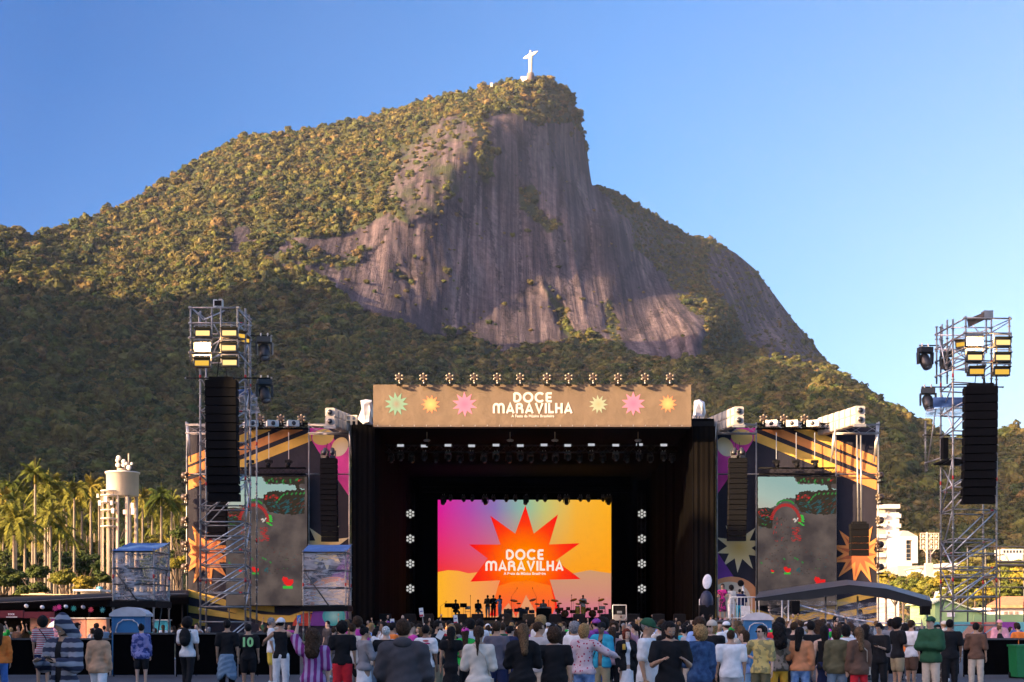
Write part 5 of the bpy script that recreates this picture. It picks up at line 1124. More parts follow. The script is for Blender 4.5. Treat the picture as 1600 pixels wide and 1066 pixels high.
shade_block(45,53.5,63,35.3,'lower concrete shade block added unseen beyond the left edge of the square'); shade_block(45,63.5,72,36.3,'concrete shade block with a slightly higher roof, added unseen beyond the left edge'); shade_block(45,72.5,82,36.2,'end concrete shade block of the row, added unseen beyond the left edge')

# ------------------------------------------------------------------ trees
BARK = mat('bark',(.09,.065,.045),.9,scale=3,var=.3); PBARK = mat('palm_bark',(.17,.135,.095),.85,scale=1.2,var=.25)
TLEAF = leaf_mat('tree_leaves',[(.07,.085,.018),(.12,.12,.022),(.16,.13,.02),(.10,.11,.02)])
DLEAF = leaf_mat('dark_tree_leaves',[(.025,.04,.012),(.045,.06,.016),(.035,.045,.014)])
PLEAF = leaf_mat('palm_leaves',[(.045,.066,.012),(.11,.11,.018),(.07,.080,.015),(.15,.125,.021)])
def mesh_from(name, V_, F_, m):
    me = bpy.data.meshes.new(name); me.from_pydata(np.asarray(V_).tolist(),[],np.asarray(F_).tolist() if not isinstance(F_,list) else F_); me.materials.append(m); me.update(); return me
crowns = []
for i in range(4):
    lv = crown_arrays(np.random.default_rng(40+i), 60, 90, .062, .8, 1.15)
    crowns.append(np.asarray(lv))
CME = {}
def crown_me(i,m):
    if (i,m.name) not in CME: lv = crowns[i]; CME[(i,m.name)] = mesh_from('crown',lv,np.arange(len(lv)).reshape(-1,4),m)
    return CME[(i,m.name)]
TRK = {}
def trunk_me(i):
    if i in TRK: return TRK[i]
    rr = random.Random(90+i); mb = MB(); z = -1.6; p = Vector((0,0,z)); 
    q = Vector((rr.uniform(-.08,.08),rr.uniform(-.08,.08),-.5)); mb.tube(p,q,.085,BARK,8,.06)
    for k in range(7):
        a = k*.9+rr.random(); e = q+Vector((math.cos(a)*rr.uniform(.3,.6),math.sin(a)*rr.uniform(.3,.6),rr.uniform(.35,.75))); mb.tube(q,e,.04,BARK,6,.014)
        for j in range(2): f = e+Vector((math.cos(a+j-.5)*.3,math.sin(a+j-.5)*.3,.2)); mb.tube(e,f,.014,BARK,4,.006)
    o = mb.build('trunk'); me = o.data; bpy.data.objects.remove(o); TRK[i] = me; return me
def tree(px,pyc,rpx,D,label,group,m=TLEAF,i=None,ry=.85):
    i = random.randrange(4) if i is None else i; s = rpx/F*D; c = P(px,pyc,D); zc = max(c.z,s*.4)
    t = thing('broadleaf_tree',label,'tree',(c.x,c.y,0),0,group)
    o = bpy.data.objects.new('crown',crown_me(i,m)); COL.objects.link(o); o.parent = t; o.location = (0,0,zc); o.scale = (s,s,s*ry); o.rotation_euler = (0,0,random.uniform(0,6))
    tk = bpy.data.objects.new('trunk',trunk_me(i)); COL.objects.link(tk); tk.parent = t; tk.scale = (s,s,max(.3,zc/1.6)); tk.location = (0,0,zc)
    return t
# golden trees on the right
GT = [(1385,912,26,300),(1412,915,24,290),(1432,908,20,310),(1455,915,22,280),(1478,908,24,260),(1500,925,26,240),(1524,905,26,300),(1545,930,22,230),(1560,895,26,280),(1590,893,28,260),(1575,925,24,220),(1612,905,34,240),(1505,893,20,330),(1400,925,20,240),(1440,930,18,220),(1480,935,16,200)]
words_ = ['nearest the outer wing edge','under the tall white block','below the stepped white block','beside the stadium floodlight mast','just right of the floodlight mast','behind the scaffold tower base','behind the tower brace','above the gabled green house','outside the tower leg','outermost in the picture corner','above the orange tiled roof','partly cut by the picture edge','above the pale flat roof','low one over the tent roof','low one beside the mast foot','low one left of the gabled house']
for k,(x,y,r,D) in enumerate(GT): tree(x,y,r,D,'sunlit yellow green leafy tree, '+words_[k],'sunlit trees behind the houses',TLEAF,k%4)
# dark and half lit trees on the left
for k,(x,y,r,D,m,w_) in enumerate([(8,905,34,150,DLEAF,'dark broad tree at the picture edge under the palms'),(48,925,26,140,DLEAF,'dark round tree beside the sandy wall'),(100,905,22,130,TLEAF,'sunlit bushy tree below the palms behind the food stalls'),(132,912,20,128,TLEAF,'sunlit bushy tree close to the shelf roof'),(160,905,16,150,DLEAF,'small dark tree left of the water tower legs'),(280,880,20,140,TLEAF,'green tree squeezed between the camera booth and the wing'),(282,835,18,190,DLEAF,'dark tree beside the outer edge of the shaded wing'),(230,905,16,180,DLEAF,'dark tree behind the camera booth'),(75,875,22,230,DLEAF,'dark undergrowth tree among the palm trunks'),*[(x_,y_,r_,d_,DLEAF,'dark undergrowth tree in the grove, '+w2) for x_,y_,r_,d_,w2 in ((5,850,28,300,'at the picture edge, rear'),(42,848,28,310,'rear, under the tallest palm'),(72,850,26,300,'rear, third from the edge'),(102,852,28,290,'rear, left of the water tower'),(122,870,22,240,'middle row by the water tower'),(150,855,26,300,'rear, directly left of the tower legs'),(178,860,26,300,'rear, behind the tower legs'),(208,858,26,300,'rear, above the camera booth'),(238,856,26,300,'rear, right of the camera booth'),(268,852,28,300,'rear, by the shaded wing'),(60,895,20,160,'low, beside the sandy wall'),(20,882,34,225,'broad, between the edge palms'),(64,880,32,228,'broad, between the middle palms'),(98,884,30,222,'broad, left of the bushy pair'),(140,886,32,226,'broad, left of the stair cage'),(172,890,28,200,'broad, at the foot of the stair cage'),(240,885,30,215,'broad, behind the booth corner'),(276,878,28,220,'broad, touching the wing edge'),(200,890,18,200,'low, behind the booth'))],(25,870,24,230,DLEAF,'dark undergrowth tree at the foot of the left palms'),(130,860,24,260,DLEAF,'dark undergrowth tree behind the thin palms'),(255,850,22,250,DLEAF,'dark undergrowth tree behind the palms by the wing')]):
    tree(x,y,r,D,w_,None,m,k%4)
# imperial palms
def frond(mb, a, el, L_, rr, m):
    d = Vector((math.cos(a),math.sin(a),0)); n = 11; pts = []
    for k in range(n+1):
        u = k/n; h = math.sin(el)*L_*u - (1.05-.35*math.sin(el))*L_*.62*u*u; pts.append(d*(L_*u*math.cos(el)*(1-.22*u))+Vector((0,0,h)))
    side = Vector((-d.y,d.x,0))
    for k in range(n):
        w_ = .62*math.sin(math.pi*(.12+.86*(k+.5)/n))**.7
        for sg in (-1,1):
            for q in range(2):
                p = pts[k]+(pts[k+1]-pts[k])*(.5*q); p2 = pts[k]+(pts[k+1]-pts[k])*(.5*q+.36); e = side*(sg*w_)+Vector((0,0,-w_*rr.uniform(.35,1.0)))+(pts[k+1]-pts[k])*.5
                mb.add([p,p2,p2+e*.9,p+e],[(0,1,2,3)],m)
    mb.path(pts,.035,m,3)
PCR = []
for i in range(4):
    rr = random.Random(60+i); mb = MB(); 
    for k in range(26): frond(mb, k*2.4+rr.uniform(-.3,.3), R(rr.uniform(-25,72)), rr.uniform(3.4,4.8), rr, PLEAF)
    o = mb.build('crown'); PCR.append(o.data); bpy.data.objects.remove(o)
spear = MB(); spear.lathe((0,0,-1.9),[(.20,0),(.24,.6),(.17,1.9),(.06,2.4),(.03,4.4)],PLEAF,8); o = spear.build('crownshaft'); SPR = o.data; bpy.data.objects.remove(o)
tkm = MB(); tkm.lathe((0,0,0),[(.27,0),(.22,.08),(.20,.4),(.21,.65),(.16,1.0)],PBARK,8); o = tkm.build('trunk'); TKM = o.data; bpy.data.objects.remove(o)
PL = [(55,738,185),(76,757,200),(71,782,190),(116,762,215),(142,760,225),(25,782,215),(155,764,240),(5,776,230),(22,813,170),(39,822,175),(79,802,180),(51,806,205),(94,826,190),(104,786,240),(128,782,250),(252,775,220),(268,783,230),(223,778,250),(238,790,260),(284,800,250),(262,808,270),(212,800,270),(120,812,270),(136,822,275),(148,800,280),(158,818,280),(110,838,240),(15,758,260),(38,770,260),(-8,800,220),(88,772,255),(168,786,265),(245,820,280),(275,830,285),(62,840,230),(-15,770,250),(100,766,290),(130,772,295),(232,784,290),(0,818,270),(48,786,280),(140,842,290),(220,826,290),(30,836,230),(48,846,240),(85,842,250),(112,856,250),(150,852,255),(10,842,240),(258,846,240),(236,850,260),(66,822,235),(20,800,245),(98,812,245),(272,808,255)]
POSW = ['tallest one, over the picture corner','second tallest with a bright spear','below the two tallest']
rows = sorted(range(len(PL)), key=lambda i: PL[i][0]); rank = {i:k for k,i in enumerate(rows)}
hts = ['rising above the others','of middle height','with a low crown']
PL.sort(); pc_ = {}
for k,(x,y,D) in enumerate(PL):
    c = P(x,y,D); s = random.uniform(.72,1.02); ht = hts[0] if y<768 else hts[1] if y<805 else hts[2]
    where = 'at the picture edge' if x<30 else 'over the food stalls' if x<95 else 'left of the water tower' if x<172 else 'behind the camera booth' if x<245 else 'beside the shaded wing'
    pc_[where+ht] = pc_.get(where+ht,0)+1; t = thing('royal_palm',f'palm {ht}, {where}, {ORD[pc_[where+ht]-1]} from the picture edge','palm tree',(c.x,c.y,0),0,'royal palms around the water tower')
    o = bpy.data.objects.new('crown',PCR[k%4]); COL.objects.link(o); o.parent = t; o.location = (0,0,c.z); o.scale = (s,)*3; o.rotation_euler = (random.uniform(-.1,.1),random.uniform(-.1,.1),random.uniform(0,6))
    o = bpy.data.objects.new('crownshaft',SPR); COL.objects.link(o); o.parent = t; o.location = (0,0,c.z); o.scale = (s,)*3
    o = bpy.data.objects.new('trunk',TKM); COL.objects.link(o); o.parent = t; o.scale = (s*1.15,s*1.15,c.z-1.6)

# ------------------------------------------------------------------ water tower
WD = 165.0; t = thing('water_tower','white round water tank on a cluster of concrete legs among the palms, antennas on top','water tower',(PX(189,WD),WD,0)); o = t.location
WT = mat('tank_white',(.52,.47,.42),.7,scale=.5,var=.06); LEGM = mat('leg_concrete',(.36,.29,.22),.8,scale=.6,var=.15); X = lambda x: PX(x,WD)-o.x
rt = (PX(216.5,WD)-PX(167,WD))/2; xc = X(191.5)
mb = MB(); z0,z1 = PZ(775,WD),PZ(740.5,WD); mb.lathe((xc,0,z0),[(rt*.2,-.2),(rt,0),(rt,z1-z0),(rt+.15,z1-z0),(rt+.15,z1-z0+.18),(rt*.3,z1-z0+.35)],WT,32); mb.build('tank',t)
for x,y,r in ((203,-1.2,.30),(210,.8,.26),(197,1.5,.24),(190,-1.6,.20)): mb = MB(); mb.tube((X(x),y,0),(X(x),y,z0),r*.8,LEGM,12); mb.build('leg',t)
mb = MB(); a0 = X(176); 
for k in range(9): a = 2*math.pi*k/9; mb.tube((a0+.85*math.cos(a),-1.5+.85*math.sin(a),0),(a0+.85*math.cos(a),-1.5+.85*math.sin(a),PZ(768,WD)),.05,LEGM,5)
for y in (770,777,788,800,813,825): mb.lathe((a0,-1.5,PZ(y,WD)),[(.85,0),(.95,.02),(.95,.12),(.85,.14)],WT,14)
mb.tube((a0,-1.5,0),(a0,-1.5,PZ(780,WD)),.16,LEGM,8); mb.build('stair_cage',t)
mb = MB(); 
for x,y,r in ((166,789,.3),(175,783,.35),(184,789,.25),(186,801,.3),(216,793,.3),(217,802,.35),(204,803,.25),(163,778,.22)): mb.cbox((X(x),-2.6,PZ(y,WD)),(r*1.1,.2,r*2),WT)
mb.build('panel_antenna',t)
mb = MB(); mb.lathe((X(190.5),0,PZ(740,WD)),[(.55,0),(.55,.5),(.6,.55)],LEGM,12); mb.tube((X(184),0,PZ(738,WD)),(X(184),0,PZ(713,WD)),.05,STEEL); mb.tube((X(201),0,PZ(738,WD)),(X(201),0,PZ(709,WD)),.09,LEGM); mb.tube((X(195),0,PZ(738,WD)),(X(195),0,PZ(720,WD)),.05,STEEL); mb.build('mast',t)
for x,y,r in ((186,716,.3),(184,720,.22),(185,727,.3),(194,721.5,.27),(194,727,.26),(206.5,725,.18),(202,731,.3),(198,725,.2)): mb = MB(); mb.ell((X(x),-.2,PZ(y,WD)),(r,r*.6,r),WT,10,6); mb.build('dish',t)

# ------------------------------------------------------------------ food stalls on the left
CD = 74.0
t = thing('stall_canopy','long low black canopy over the food stalls at the edge of the square','canopy',(PX(90,CD),CD,0)); o = t.location; mb = MB(o)
mb.slab([P(-120,948,CD),P(295,933,CD),P(295,925,CD+10),P(-120,941,CD+10)],(0,0,1),.12,BLACKM); mb.slab([P(-120,956,CD),P(295,944,CD),P(295,933,CD),P(-120,947.5,CD)],(0,1,0),.1,BLACK); mb.build('roof',t)
mb = MB(o)
for x in (-100,-20,60,140,215,285): mb.tube(P(x,1020,CD+.2),P(x,945,CD+.2),.05,BLACKM)
mb.build('post',t); mb = MB(o); mb.box((PX(-120,CD+10),CD+9.6,0),(PX(295,CD+10),CD+10,PZ(930,CD+10)),BLACK); mb.build('back_wall',t)
mb = MB(o); mb.path([P(-100,945,CD-.2),P(40,940,CD-.2),P(180,932,CD-.2),P(290,927,CD-.2)],.02,STEEL,4); mb.build('cable',t)
MR = mat('maroon_cloth',(.12,.008,.02),.8)
t = thing('food_stall','maroon fronted food stall lettered in white under the black canopy','stall',(PX(20,72),72,0)); o = t.location; mb = MB(o); mb.box((PX(-40,72),72,PZ(965.5,72)),(PX(36,72),72.2,PZ(954,72)),MR); mb.build('fascia',t); textmesh('ROCK',.5,PX(23,72)-PX(12.5,72),(PX(18,72)-o.x,-.03,PZ(960,72)),WHITE,'lettering',t,.03)
mb = MB(o); mb.box((PX(10,72),71.95,PZ(965,72)),(PX(27,72),71.99,PZ(963.6,72)),WHITE); mb.build('white_strip',t); mb = MB(o); mb.box((PX(-40,72),72.1,.0),(PX(36,72),73,.95),mat('stall_cream',(.55,.42,.22),.7)); mb.build('counter',t)
t = thing('food_stall','maroon fronted food stall without lettering next to the lettered one','stall',(PX(60,72.5),72.5,0)); o = t.location; mb = MB(o); mb.box((PX(37,72),72,PZ(966,72)),(PX(84,72),72.2,PZ(956,72)),MR); mb.build('fascia',t); mb = MB(o); mb.box((PX(44,72),72.3,0),(PX(76,72),73,PZ(964,72)),mat('stall_peach',(.55,.27,.14),.7)); mb.build('counter',t)
for k,(x0,x1,c,n_) in enumerate(((80,108,(.42,.06,.34),'magenta'),(109,134,(.5,.2,.14),'coral'),(135,166,(.52,.24,.15),'salmon'),(240,262,(.05,.4,.45),'turquoise'))):
    t = thing('stall_counter',f'{n_} fronted stall counter under the black canopy','stall counter',(PX((x0+x1)/2,71),71,0)); mb = MB(t.location); mb.box((PX(x0,71),71,0),(PX(x1,71),71.6,PZ(966.5+(k==3)*3,71)),mat('counter_'+n_,c,.7)); mb.build('front',t); mb = MB(t.location); mb.box((PX(x0,71)-.05,70.9,PZ(966.5+(k==3)*3,71)),(PX(x1,71)+.05,71.7,PZ(965.3+(k==3)*3,71)),WHITE); mb.build('worktop',t)
for k,(x,y,m_,w_) in enumerate(((41,947,WHITE,'white'),(66,949,WHITE,'white'),(103,948,WHITE,'white'),(130,949,mat('grey_paper',(.3,.3,.34),.8),'grey'))):
    t = thing('hanging_lantern',f'small {w_} lantern hanging under the black canopy, '+['nearest the picture edge','above the peach stall','above the magenta counter','above the salmon counter'][k],'lantern',P(x,y,73)); mb = MB(); mb.ell((0,0,0),(.12,.12,.10),m_,8,5,Matrix.Rotation(.5,3,'Y')); mb.build('shade',t); mb = MB(); mb.tube((0,0,.08),(.02,0,.25),.01,BLACKM,4); mb.build('cord',t)
for x,y,c,n_,w_ in ((92,949,(.55,.02,.22),'magenta','above the magenta counter'),(86,951,(.35,.02,.15),'dark pink','next to the magenta one'),(115,951,(.0,.22,.2),'teal','above the coral counter'),(142,953,(.45,.03,.06),'red','above the salmon counter'),(160,953,(.02,.2,.22),'dark teal','near the blue toilet')):
    t = thing('paper_star',f'{n_} paper star decoration hanging under the black canopy {w_}','decoration',P(x,y,72.8)); mb = MB(t.location); pts = [P(a,b,72.8) for a,b in star(x,y,5.2,2.4,9)]; mb.slab(pts,(0,1,0),.03,mat('star_'+n_.replace(' ','_'),c,.7)); mb.build('star_face',t)
t = thing('garden_wall','sandy sunlit wall end behind the food stalls','wall',(PX(62,120),120,0)); mb = MB(t.location); mb.box((PX(45,120),120,0),(PX(60,120),121,PZ(927,120)),mat('sand_wall',(.6,.42,.22),.8)); mb.box((PX(66,120),119,0),(PX(76,120),121,PZ(927,120)),mat('sand_wall',(.6,.42,.22),.8)); mb.box((PX(40,120),118.8,PZ(931,120)),(PX(168,120),121.4,PZ(929,120)),mat('sand_wall',(.6,.42,.22),.8)); mb.build('masonry',t)
t = thing('flat_roof_kiosk','thin pale flat roof with a small blue tank on it left of the camera booth','kiosk',(PX(141,110),110,0)); mb = MB(t.location); mb.box((PX(120,110),109,PZ(924,110)),(PX(162,110),112,PZ(921.5,110)),WHITE); mb.build('roof',t); mb = MB(t.location); mb.box((PX(128,110),110,0),(PX(158,110),111,PZ(924.2,110)),CON); mb.build('wall',t); mb = MB(t.location); mb.lathe((PX(156,110),110,PZ(921.4,110)),[(.25,0),(.25,.18),(.1,.24)],mat('tank_blue',(.04,.25,.35),.5),10); mb.build('water_tank',t)

# ------------------------------------------------------------------ houses and blocks on the right
WAL = mat('white_render',(.52,.49,.46),.8,scale=.1,var=.05); GLZ = mat('window_glass',(.03,.04,.05),.1,var=0); BLD = mat('blind_ochre',(.45,.38,.26),.7)
def box_px(mb,x0,x1,y0,y1,D,dep,m): mb.box((PX(x0,D),D,PZ(y1,D)),(PX(x1,D),D+dep,PZ(y0,D)),m)
BD = 430.0
t = thing('apartment_building','tall sunlit white apartment block with stacked balconies beside the wing edge','building',(PX(1385,BD),BD,0)); o = t.location
mb = MB(o); mb.box((PX(1362,BD),BD,0),(PX(1405,BD),BD+16,PZ(801,BD)),WAL); mb.build('wall',t)
mb = MB(o); box_px(mb,1364,1400,795,801,BD+3,10,mat('penthouse',(.55,.5,.44),.8)); mb.build('penthouse',t)
mb = MB(o); mb.box((PX(1360,BD),BD-1,PZ(795,BD)),(PX(1405,BD),BD+14,PZ(788.5,BD)),WAL); mb.build('roof',t)
fl = (803,818.5,835,851,865,880,894)
for k,y in enumerate(fl):
    mb = MB(o); box_px(mb,1362,1385,y+(0),y+5.5,BD-1.3,1.25,WAL); mb.build('balcony',t)
    for x0,x1 in ((1364,1371),(1374,1383)): mb = MB(o); box_px(mb,x0,x1,y-7,y-.5,BD-.12,.1,BLD); f = mb.build('window',t)
    mb = MB(o); box_px(mb,1387,1390,y-4,y-.5,BD-.12,.1,mat('pane_brown',(.22,.17,.15),.4)); mb.build('window',t)
    if k in (0,1): mb = MB(o); box_px(mb,1399,1408,y,y+6,BD-.6,8,WAL); mb.build('side_balcony',t)
t = thing('apartment_building','lower white block with a tall dark arched glass recess right of the stacked balconies','building',(PX(1422,412),412,0)); o = t.location
mb = MB(o); box_px(mb,1406,1416,838,886,412,14,WAL); box_px(mb,1425,1434,838,880,412,14,WAL); box_px(mb,1416,1425,838,844,412,14,WAL); box_px(mb,1416,1425,876,886,412,14,WAL); mb.build('wall',t)
mb = MB(o); box_px(mb,1416,1425,844,876,413.5,.2,GLZ); mb.build('window',t); 
for y in (850,857,864,871): mb = MB(o); box_px(mb,1416,1425,y,y+1.2,413.3,.15,BLD); mb.build('mullion',t)
mb = MB(o); mb.slab([P(1406,838,413),P(1411,829,413),P(1419,830,413),P(1430,836,413),P(1434,838,413)],(0,1,0),8,mat('grey_roof',(.3,.28,.27),.7)); mb.build('roof',t)
t = thing('low_building','pale flat roofed building behind the scaffold tower and the mast','building',(PX(1478,330),330,0)); mb = MB(t.location); box_px(mb,1438,1512,888,935,330,12,WAL); box_px(mb,1474,1506,880,888,332,8,WAL); mb.build('wall',t); mb = MB(t.location); box_px(mb,1436,1514,886,888,329.5,13,mat('grey_roof',(.3,.28,.27),.7)); mb.build('roof',t)
for x in (1450,1465,1480,1495): mb = MB(t.location); box_px(mb,x,x+6,895,901,329.9,.08,GLZ); mb.build('window',t)
t = thing('hillside_house','small far white house in front of the dark slope at the picture edge','building',(PX(1585,620),620,0)); mb = MB(t.location); box_px(mb,1566,1604,858,866,620,10,WAL); box_px(mb,1570,1598,866,880,620,10,WAL); mb.build('wall',t)
for k in range(7): mb = MB(t.location); box_px(mb,1568+k*5,1571+k*5,860,864,619.9,.08,GLZ); mb.build('window',t)
t = thing('hillside_house','far grey roofed row of buildings low beside the white blocks','building',(PX(1420,400),400,0)); mb = MB(t.location); box_px(mb,1403,1445,884,900,400,10,mat('grey_roof',(.3,.28,.27),.7)); mb.build('wall',t)
# stadium mast
MD = 290.0; t = thing('floodlight_mast','pale stadium floodlight mast with three rows of lamps between the white blocks and the tower','floodlight mast',(PX(1452,MD),MD,0)); o = t.location; PM = mat('mast_cream',(.46,.38,.30),.7,scale=1,var=.1)
mb = MB(o); mb.tube((PX(1448.5,MD),MD,0),(PX(1448.5,MD),MD,PZ(832,MD)),.22,PM,8); mb.tube((PX(1455,MD),MD+.5,0),(PX(1455,MD),MD+.5,PZ(858,MD)),.16,PM,8)
for k in range(12): y = 928-k*5.8; mb.tube(P(1448.5,y,MD),P(1455,y-3,MD+.5),.05,PM,4); mb.tube(P(1455,y-3,MD+.5),P(1448.5,y-5.8,MD),.05,PM,4)
mb.tube(P(1441,856,MD),P(1449,866,MD),.1,PM,5); mb.tube(P(1463,856,MD),P(1455,866,MD),.1,PM,5); mb.box((PX(1446,MD),MD-.3,PZ(880,MD)),(PX(1457,MD),MD+1,PZ(930,MD)-8),PM); mb.build('pole',t)
mb = MB(o)
for y in (833.5,842,850,858): mb.tube(P(1437.5,y,MD),P(1467,y,MD),.09,PM,5)
for x in (1438,1446,1452,1459,1466.5): mb.tube(P(x,833,MD),P(x,858,MD),.09,PM,5)
mb.build('lamp_rack',t)
for y in (837.5,846,854):
    for x in (1441.5,1446.5,1454,1462): mb = MB(o); mb.lathe(P(x,y,MD-.1),[(.32,0),(.38,-.1),(.15,.3)],PM,8,(0,1,0)); mb.build('lamp',t)
# gabled green house, tiled house, painted wall
GD = 128.0; LGN = mat('lime_wall',(.30,.46,.20),.8,scale=.5); SAL = mat('mural_salmon',(.62,.23,.16),.8)
t = thing('gabled_house','pale green gabled house behind the base of the scaffold tower','house',(PX(1490,GD),GD,0)); mb = MB(t.location); mb.slab([P(1461,985,GD),P(1545,985,GD),P(1545,962,GD),P(1512,951,GD),P(1474,937,GD),P(1461,943,GD)],(0,1,0),8,LGN); mb.build('wall',t); mb = MB(t.location); box_px(mb,1480,1492,957,964,GD-.1,.08,WHITE); mb.build('window',t); mb = MB(t.location); mb.slab([P(1458,944,GD-.4),P(1474,936,GD-.4),P(1548,963,GD-.4),P(1548,961,GD-.4),P(1474,934,GD-.4),P(1458,942,GD-.4)],(0,1,0),9,mat('pale_eave',(.55,.6,.4),.8)); mb.build('roof',t)
t = thing('tiled_house','low house with an orange tiled roof and white wall at the picture edge','house',(PX(1585,150),150,0)); o = t.location; TIL = mat('roof_tile',(.50,.20,.09),.85,scale=4,var=.3)
mb = MB(o); box_px(mb,1548,1660,949,980,150,9,WAL); mb.build('wall',t); mb = MB(o); mb.slab([P(1542,950,149.5),P(1670,950,149.5),P(1670,936,155),P(1566,936,155)],(0,.3,1),.3,TIL); mb.build('roof',t)
for x in (1569,1577,1586): mb = MB(o); box_px(mb,x,x+5,955.5,960,149.93,.06,mat('pane_brown',(.22,.17,.15),.4)); mb.build('window',t)
t = thing('boundary_wall','long lime green wall in front of the tiled house','wall',(PX(1580,120),120,0)); mb = MB(t.location); box_px(mb,1522,1680,960.5,990,120,.3,LGN); mb.build('masonry',t)
t = thing('painted_wall','low wall painted in turquoise, red and salmon blocks behind the barrier','wall',(PX(1540,100),100,0)); o = t.location
TQ = mat('mural_turquoise',(.16,.46,.46),.8); RDm = mat('mural_red',(.55,.07,.06),.8); PRm = mat('mural_purple',(.30,.05,.30),.8); BLm = mat('mural_blue',(.1,.16,.5),.8)
mb = MB(o)
for k,(x0,x1,m_) in enumerate(((1458,1516,TQ),(1516,1540,RDm),(1540,1566,SAL),(1566,1588,PRm),(1588,1680,TQ))): box_px(mb,x0,x1,972,1010,100,.25,m_)
mb.add([P(1495,1000,99.98),P(1512,1000,99.98),P(1526,980,99.98),P(1515,976,99.98)],[(0,1,2,3)],mat('mural_peach',(.6,.3,.2),.8)); mb.add([P(1512,1000,99.97),P(1524,1000,99.97),P(1524,985,99.97)],[(0,1,2)],BLm); mb.build('masonry',t)
t = thing('dark_scaffold_grandstand','dark tubular stand frame in front of the golden trees at the picture edge','grandstand',(PX(1560,112),112,0)); o = t.location; mb = MB(o); DKT = mat('dark_tube',(.06,.06,.065),.5,.5)
for y,x0,r in ((854,1508,.06),(878,1556,.10),(883,1556,.12),(892,1500,.05),(903,1470,.06),(917,1475,.05)): mb.tube(P(x0,y,112),P(1680,y+1,112),r,DKT,5)
for x in (1512,1540,1562,1600): mb.tube(P(x,1010,112.2),P(x,855,112.2),.06,DKT,5)
mb.build('tube_frame',t)
# ------------------------------------------------------------------ people: bodies grown as one smooth surface from a posed skeleton
def surface_nets(fn, lo, hi, h):
    """polygonise fn(x,y,z) < 0 on a grid"""
    lo = np.array(lo); hi = np.array(hi); n = np.maximum(4,np.ceil((hi-lo)/h).astype(int)+1)
    ax_ = [lo[i]+h*np.arange(n[i]) for i in range(3)]; G = np.stack(np.meshgrid(*ax_,indexing='ij'),-1).astype(np.float32)
    Fv = fn(G); s = Fv < 0
    c = [s[i:n[0]-1+i, j:n[1]-1+j, k:n[2]-1+k] for i in (0,1) for j in (0,1) for k in (0,1)]
    cnt = sum(x.astype(np.int8) for x in c); act = (cnt>0)&(cnt<8)
    if not act.any(): return np.zeros((0,3)),np.zeros((0,4),int)
    id_ = -np.ones(act.shape,int); id_[act] = np.arange(act.sum()); A = np.argwhere(act)
    acc = np.zeros((len(A),3)); num = np.zeros(len(A))
    for d in range(3):
        for u in (0,1):
            for v in (0,1):
                o0 = [0,0,0]; o1 = [0,0,0]; e = [x for x in range(3) if x!=d]; o0[e[0]] = o1[e[0]] = u; o0[e[1]] = o1[e[1]] = v; o1[d] = 1
                a = Fv[A[:,0]+o0[0],A[:,1]+o0[1],A[:,2]+o0[2]]; b = Fv[A[:,0]+o1[0],A[:,1]+o1[1],A[:,2]+o1[2]]; m = (a<0)!=(b<0)
                t = np.where(m, a/np.where(m,a-b,1), 0); p = A+np.array(o0); p = p.astype(float); p[:,d] += t; acc += p*m[:,None]; num += m
    Vv = lo+h*(acc/num[:,None]); Fs = []
    for d in range(3):
        e = [(d+1)%3,(d+2)%3]; sl0 = [slice(1,-1)]*3; sl0[d] = slice(0,-1); sl1 = [slice(1,-1)]*3; sl1[d] = slice(1,None)
        a = s[tuple(sl0)]; b = s[tuple(sl1)]; E = np.argwhere(a!=b); 
        if len(E) == 0: continue
        flip = a[tuple(E.T)]; off = np.ones(3,int); off[d] = 0; base = E+off
        q = []
        for (u,v) in ((0,0),(1,0),(1,1),(0,1)): o = np.zeros(3,int); o[e[0]] = -1+u; o[e[1]] = -1+v; idx = base+o; q.append(id_[idx[:,0],idx[:,1],idx[:,2]])
        q = np.stack(q,-1); ok = (q>=0).all(1); q = q[ok]; f = flip[ok]; q[~f] = q[~f][:,::-1]; Fs.append(q)
    return Vv, np.concatenate(Fs)
def seg(G, a, b, r0, r1, sy=1.0):
    """tapered capsule; sy > 1 flattens it front to back"""
    a = np.array(a,np.float32); b = np.array(b,np.float32); S = np.array([1,sy,1],np.float32); p = (G-a)*S; d = (b-a)*S
    t = np.clip((p@d)/max(1e-9,d@d),0,1); return np.linalg.norm(p-t[...,None]*d,axis=-1)-(r0+(r1-r0)*t)
def elp(G, c, r):
    r = np.array(r,np.float32); q = (G-np.array(c,np.float32))/r; k = np.linalg.norm(q,axis=-1); return (k-1)*r.min()
def smin(a, b, k=.03):
    h = np.clip(.5+.5*(b-a)/k,0,1); return b*(1-h)+a*h-k*h*(1-h)
SKINS = {'light':mat('skin_light',(.62,.39,.28),.55,scale=20,var=.06),'tan':mat('skin_tan',(.47,.27,.17),.55,scale=20,var=.06),'brown':mat('skin_brown',(.26,.135,.08),.55,scale=20,var=.06),'dark':mat('skin_dark',(.11,.06,.038),.5,scale=20,var=.06)}
def hairm(n,c): return mat('hair_'+n,c,.75,scale=60,var=.7,bump=.8,spec=.15)
HAIRS = {'black':hairm('black',(.012,.010,.010)),'brown':hairm('brown',(.05,.028,.016)),'light brown':hairm('light_brown',(.14,.08,.04)),'blond':hairm('blond',(.34,.20,.08)),'grey':hairm('grey',(.25,.24,.24)),'red':hairm('red',(.17,.035,.018)),'white':hairm('white',(.6,.58,.55))}
EYE = mat('eye_dark',(.02,.015,.012),.2,var=0); LIP = mat('lip',(.30,.10,.08),.5,var=0); SHADES = mat('sunglass_black',(.008,.008,.01),.15,var=0); SHOE_W = mat('shoe_white',(.62,.62,.62),.6); SHOE_B = mat('shoe_black',(.02,.02,.022),.6); SOLE = SHOE_W
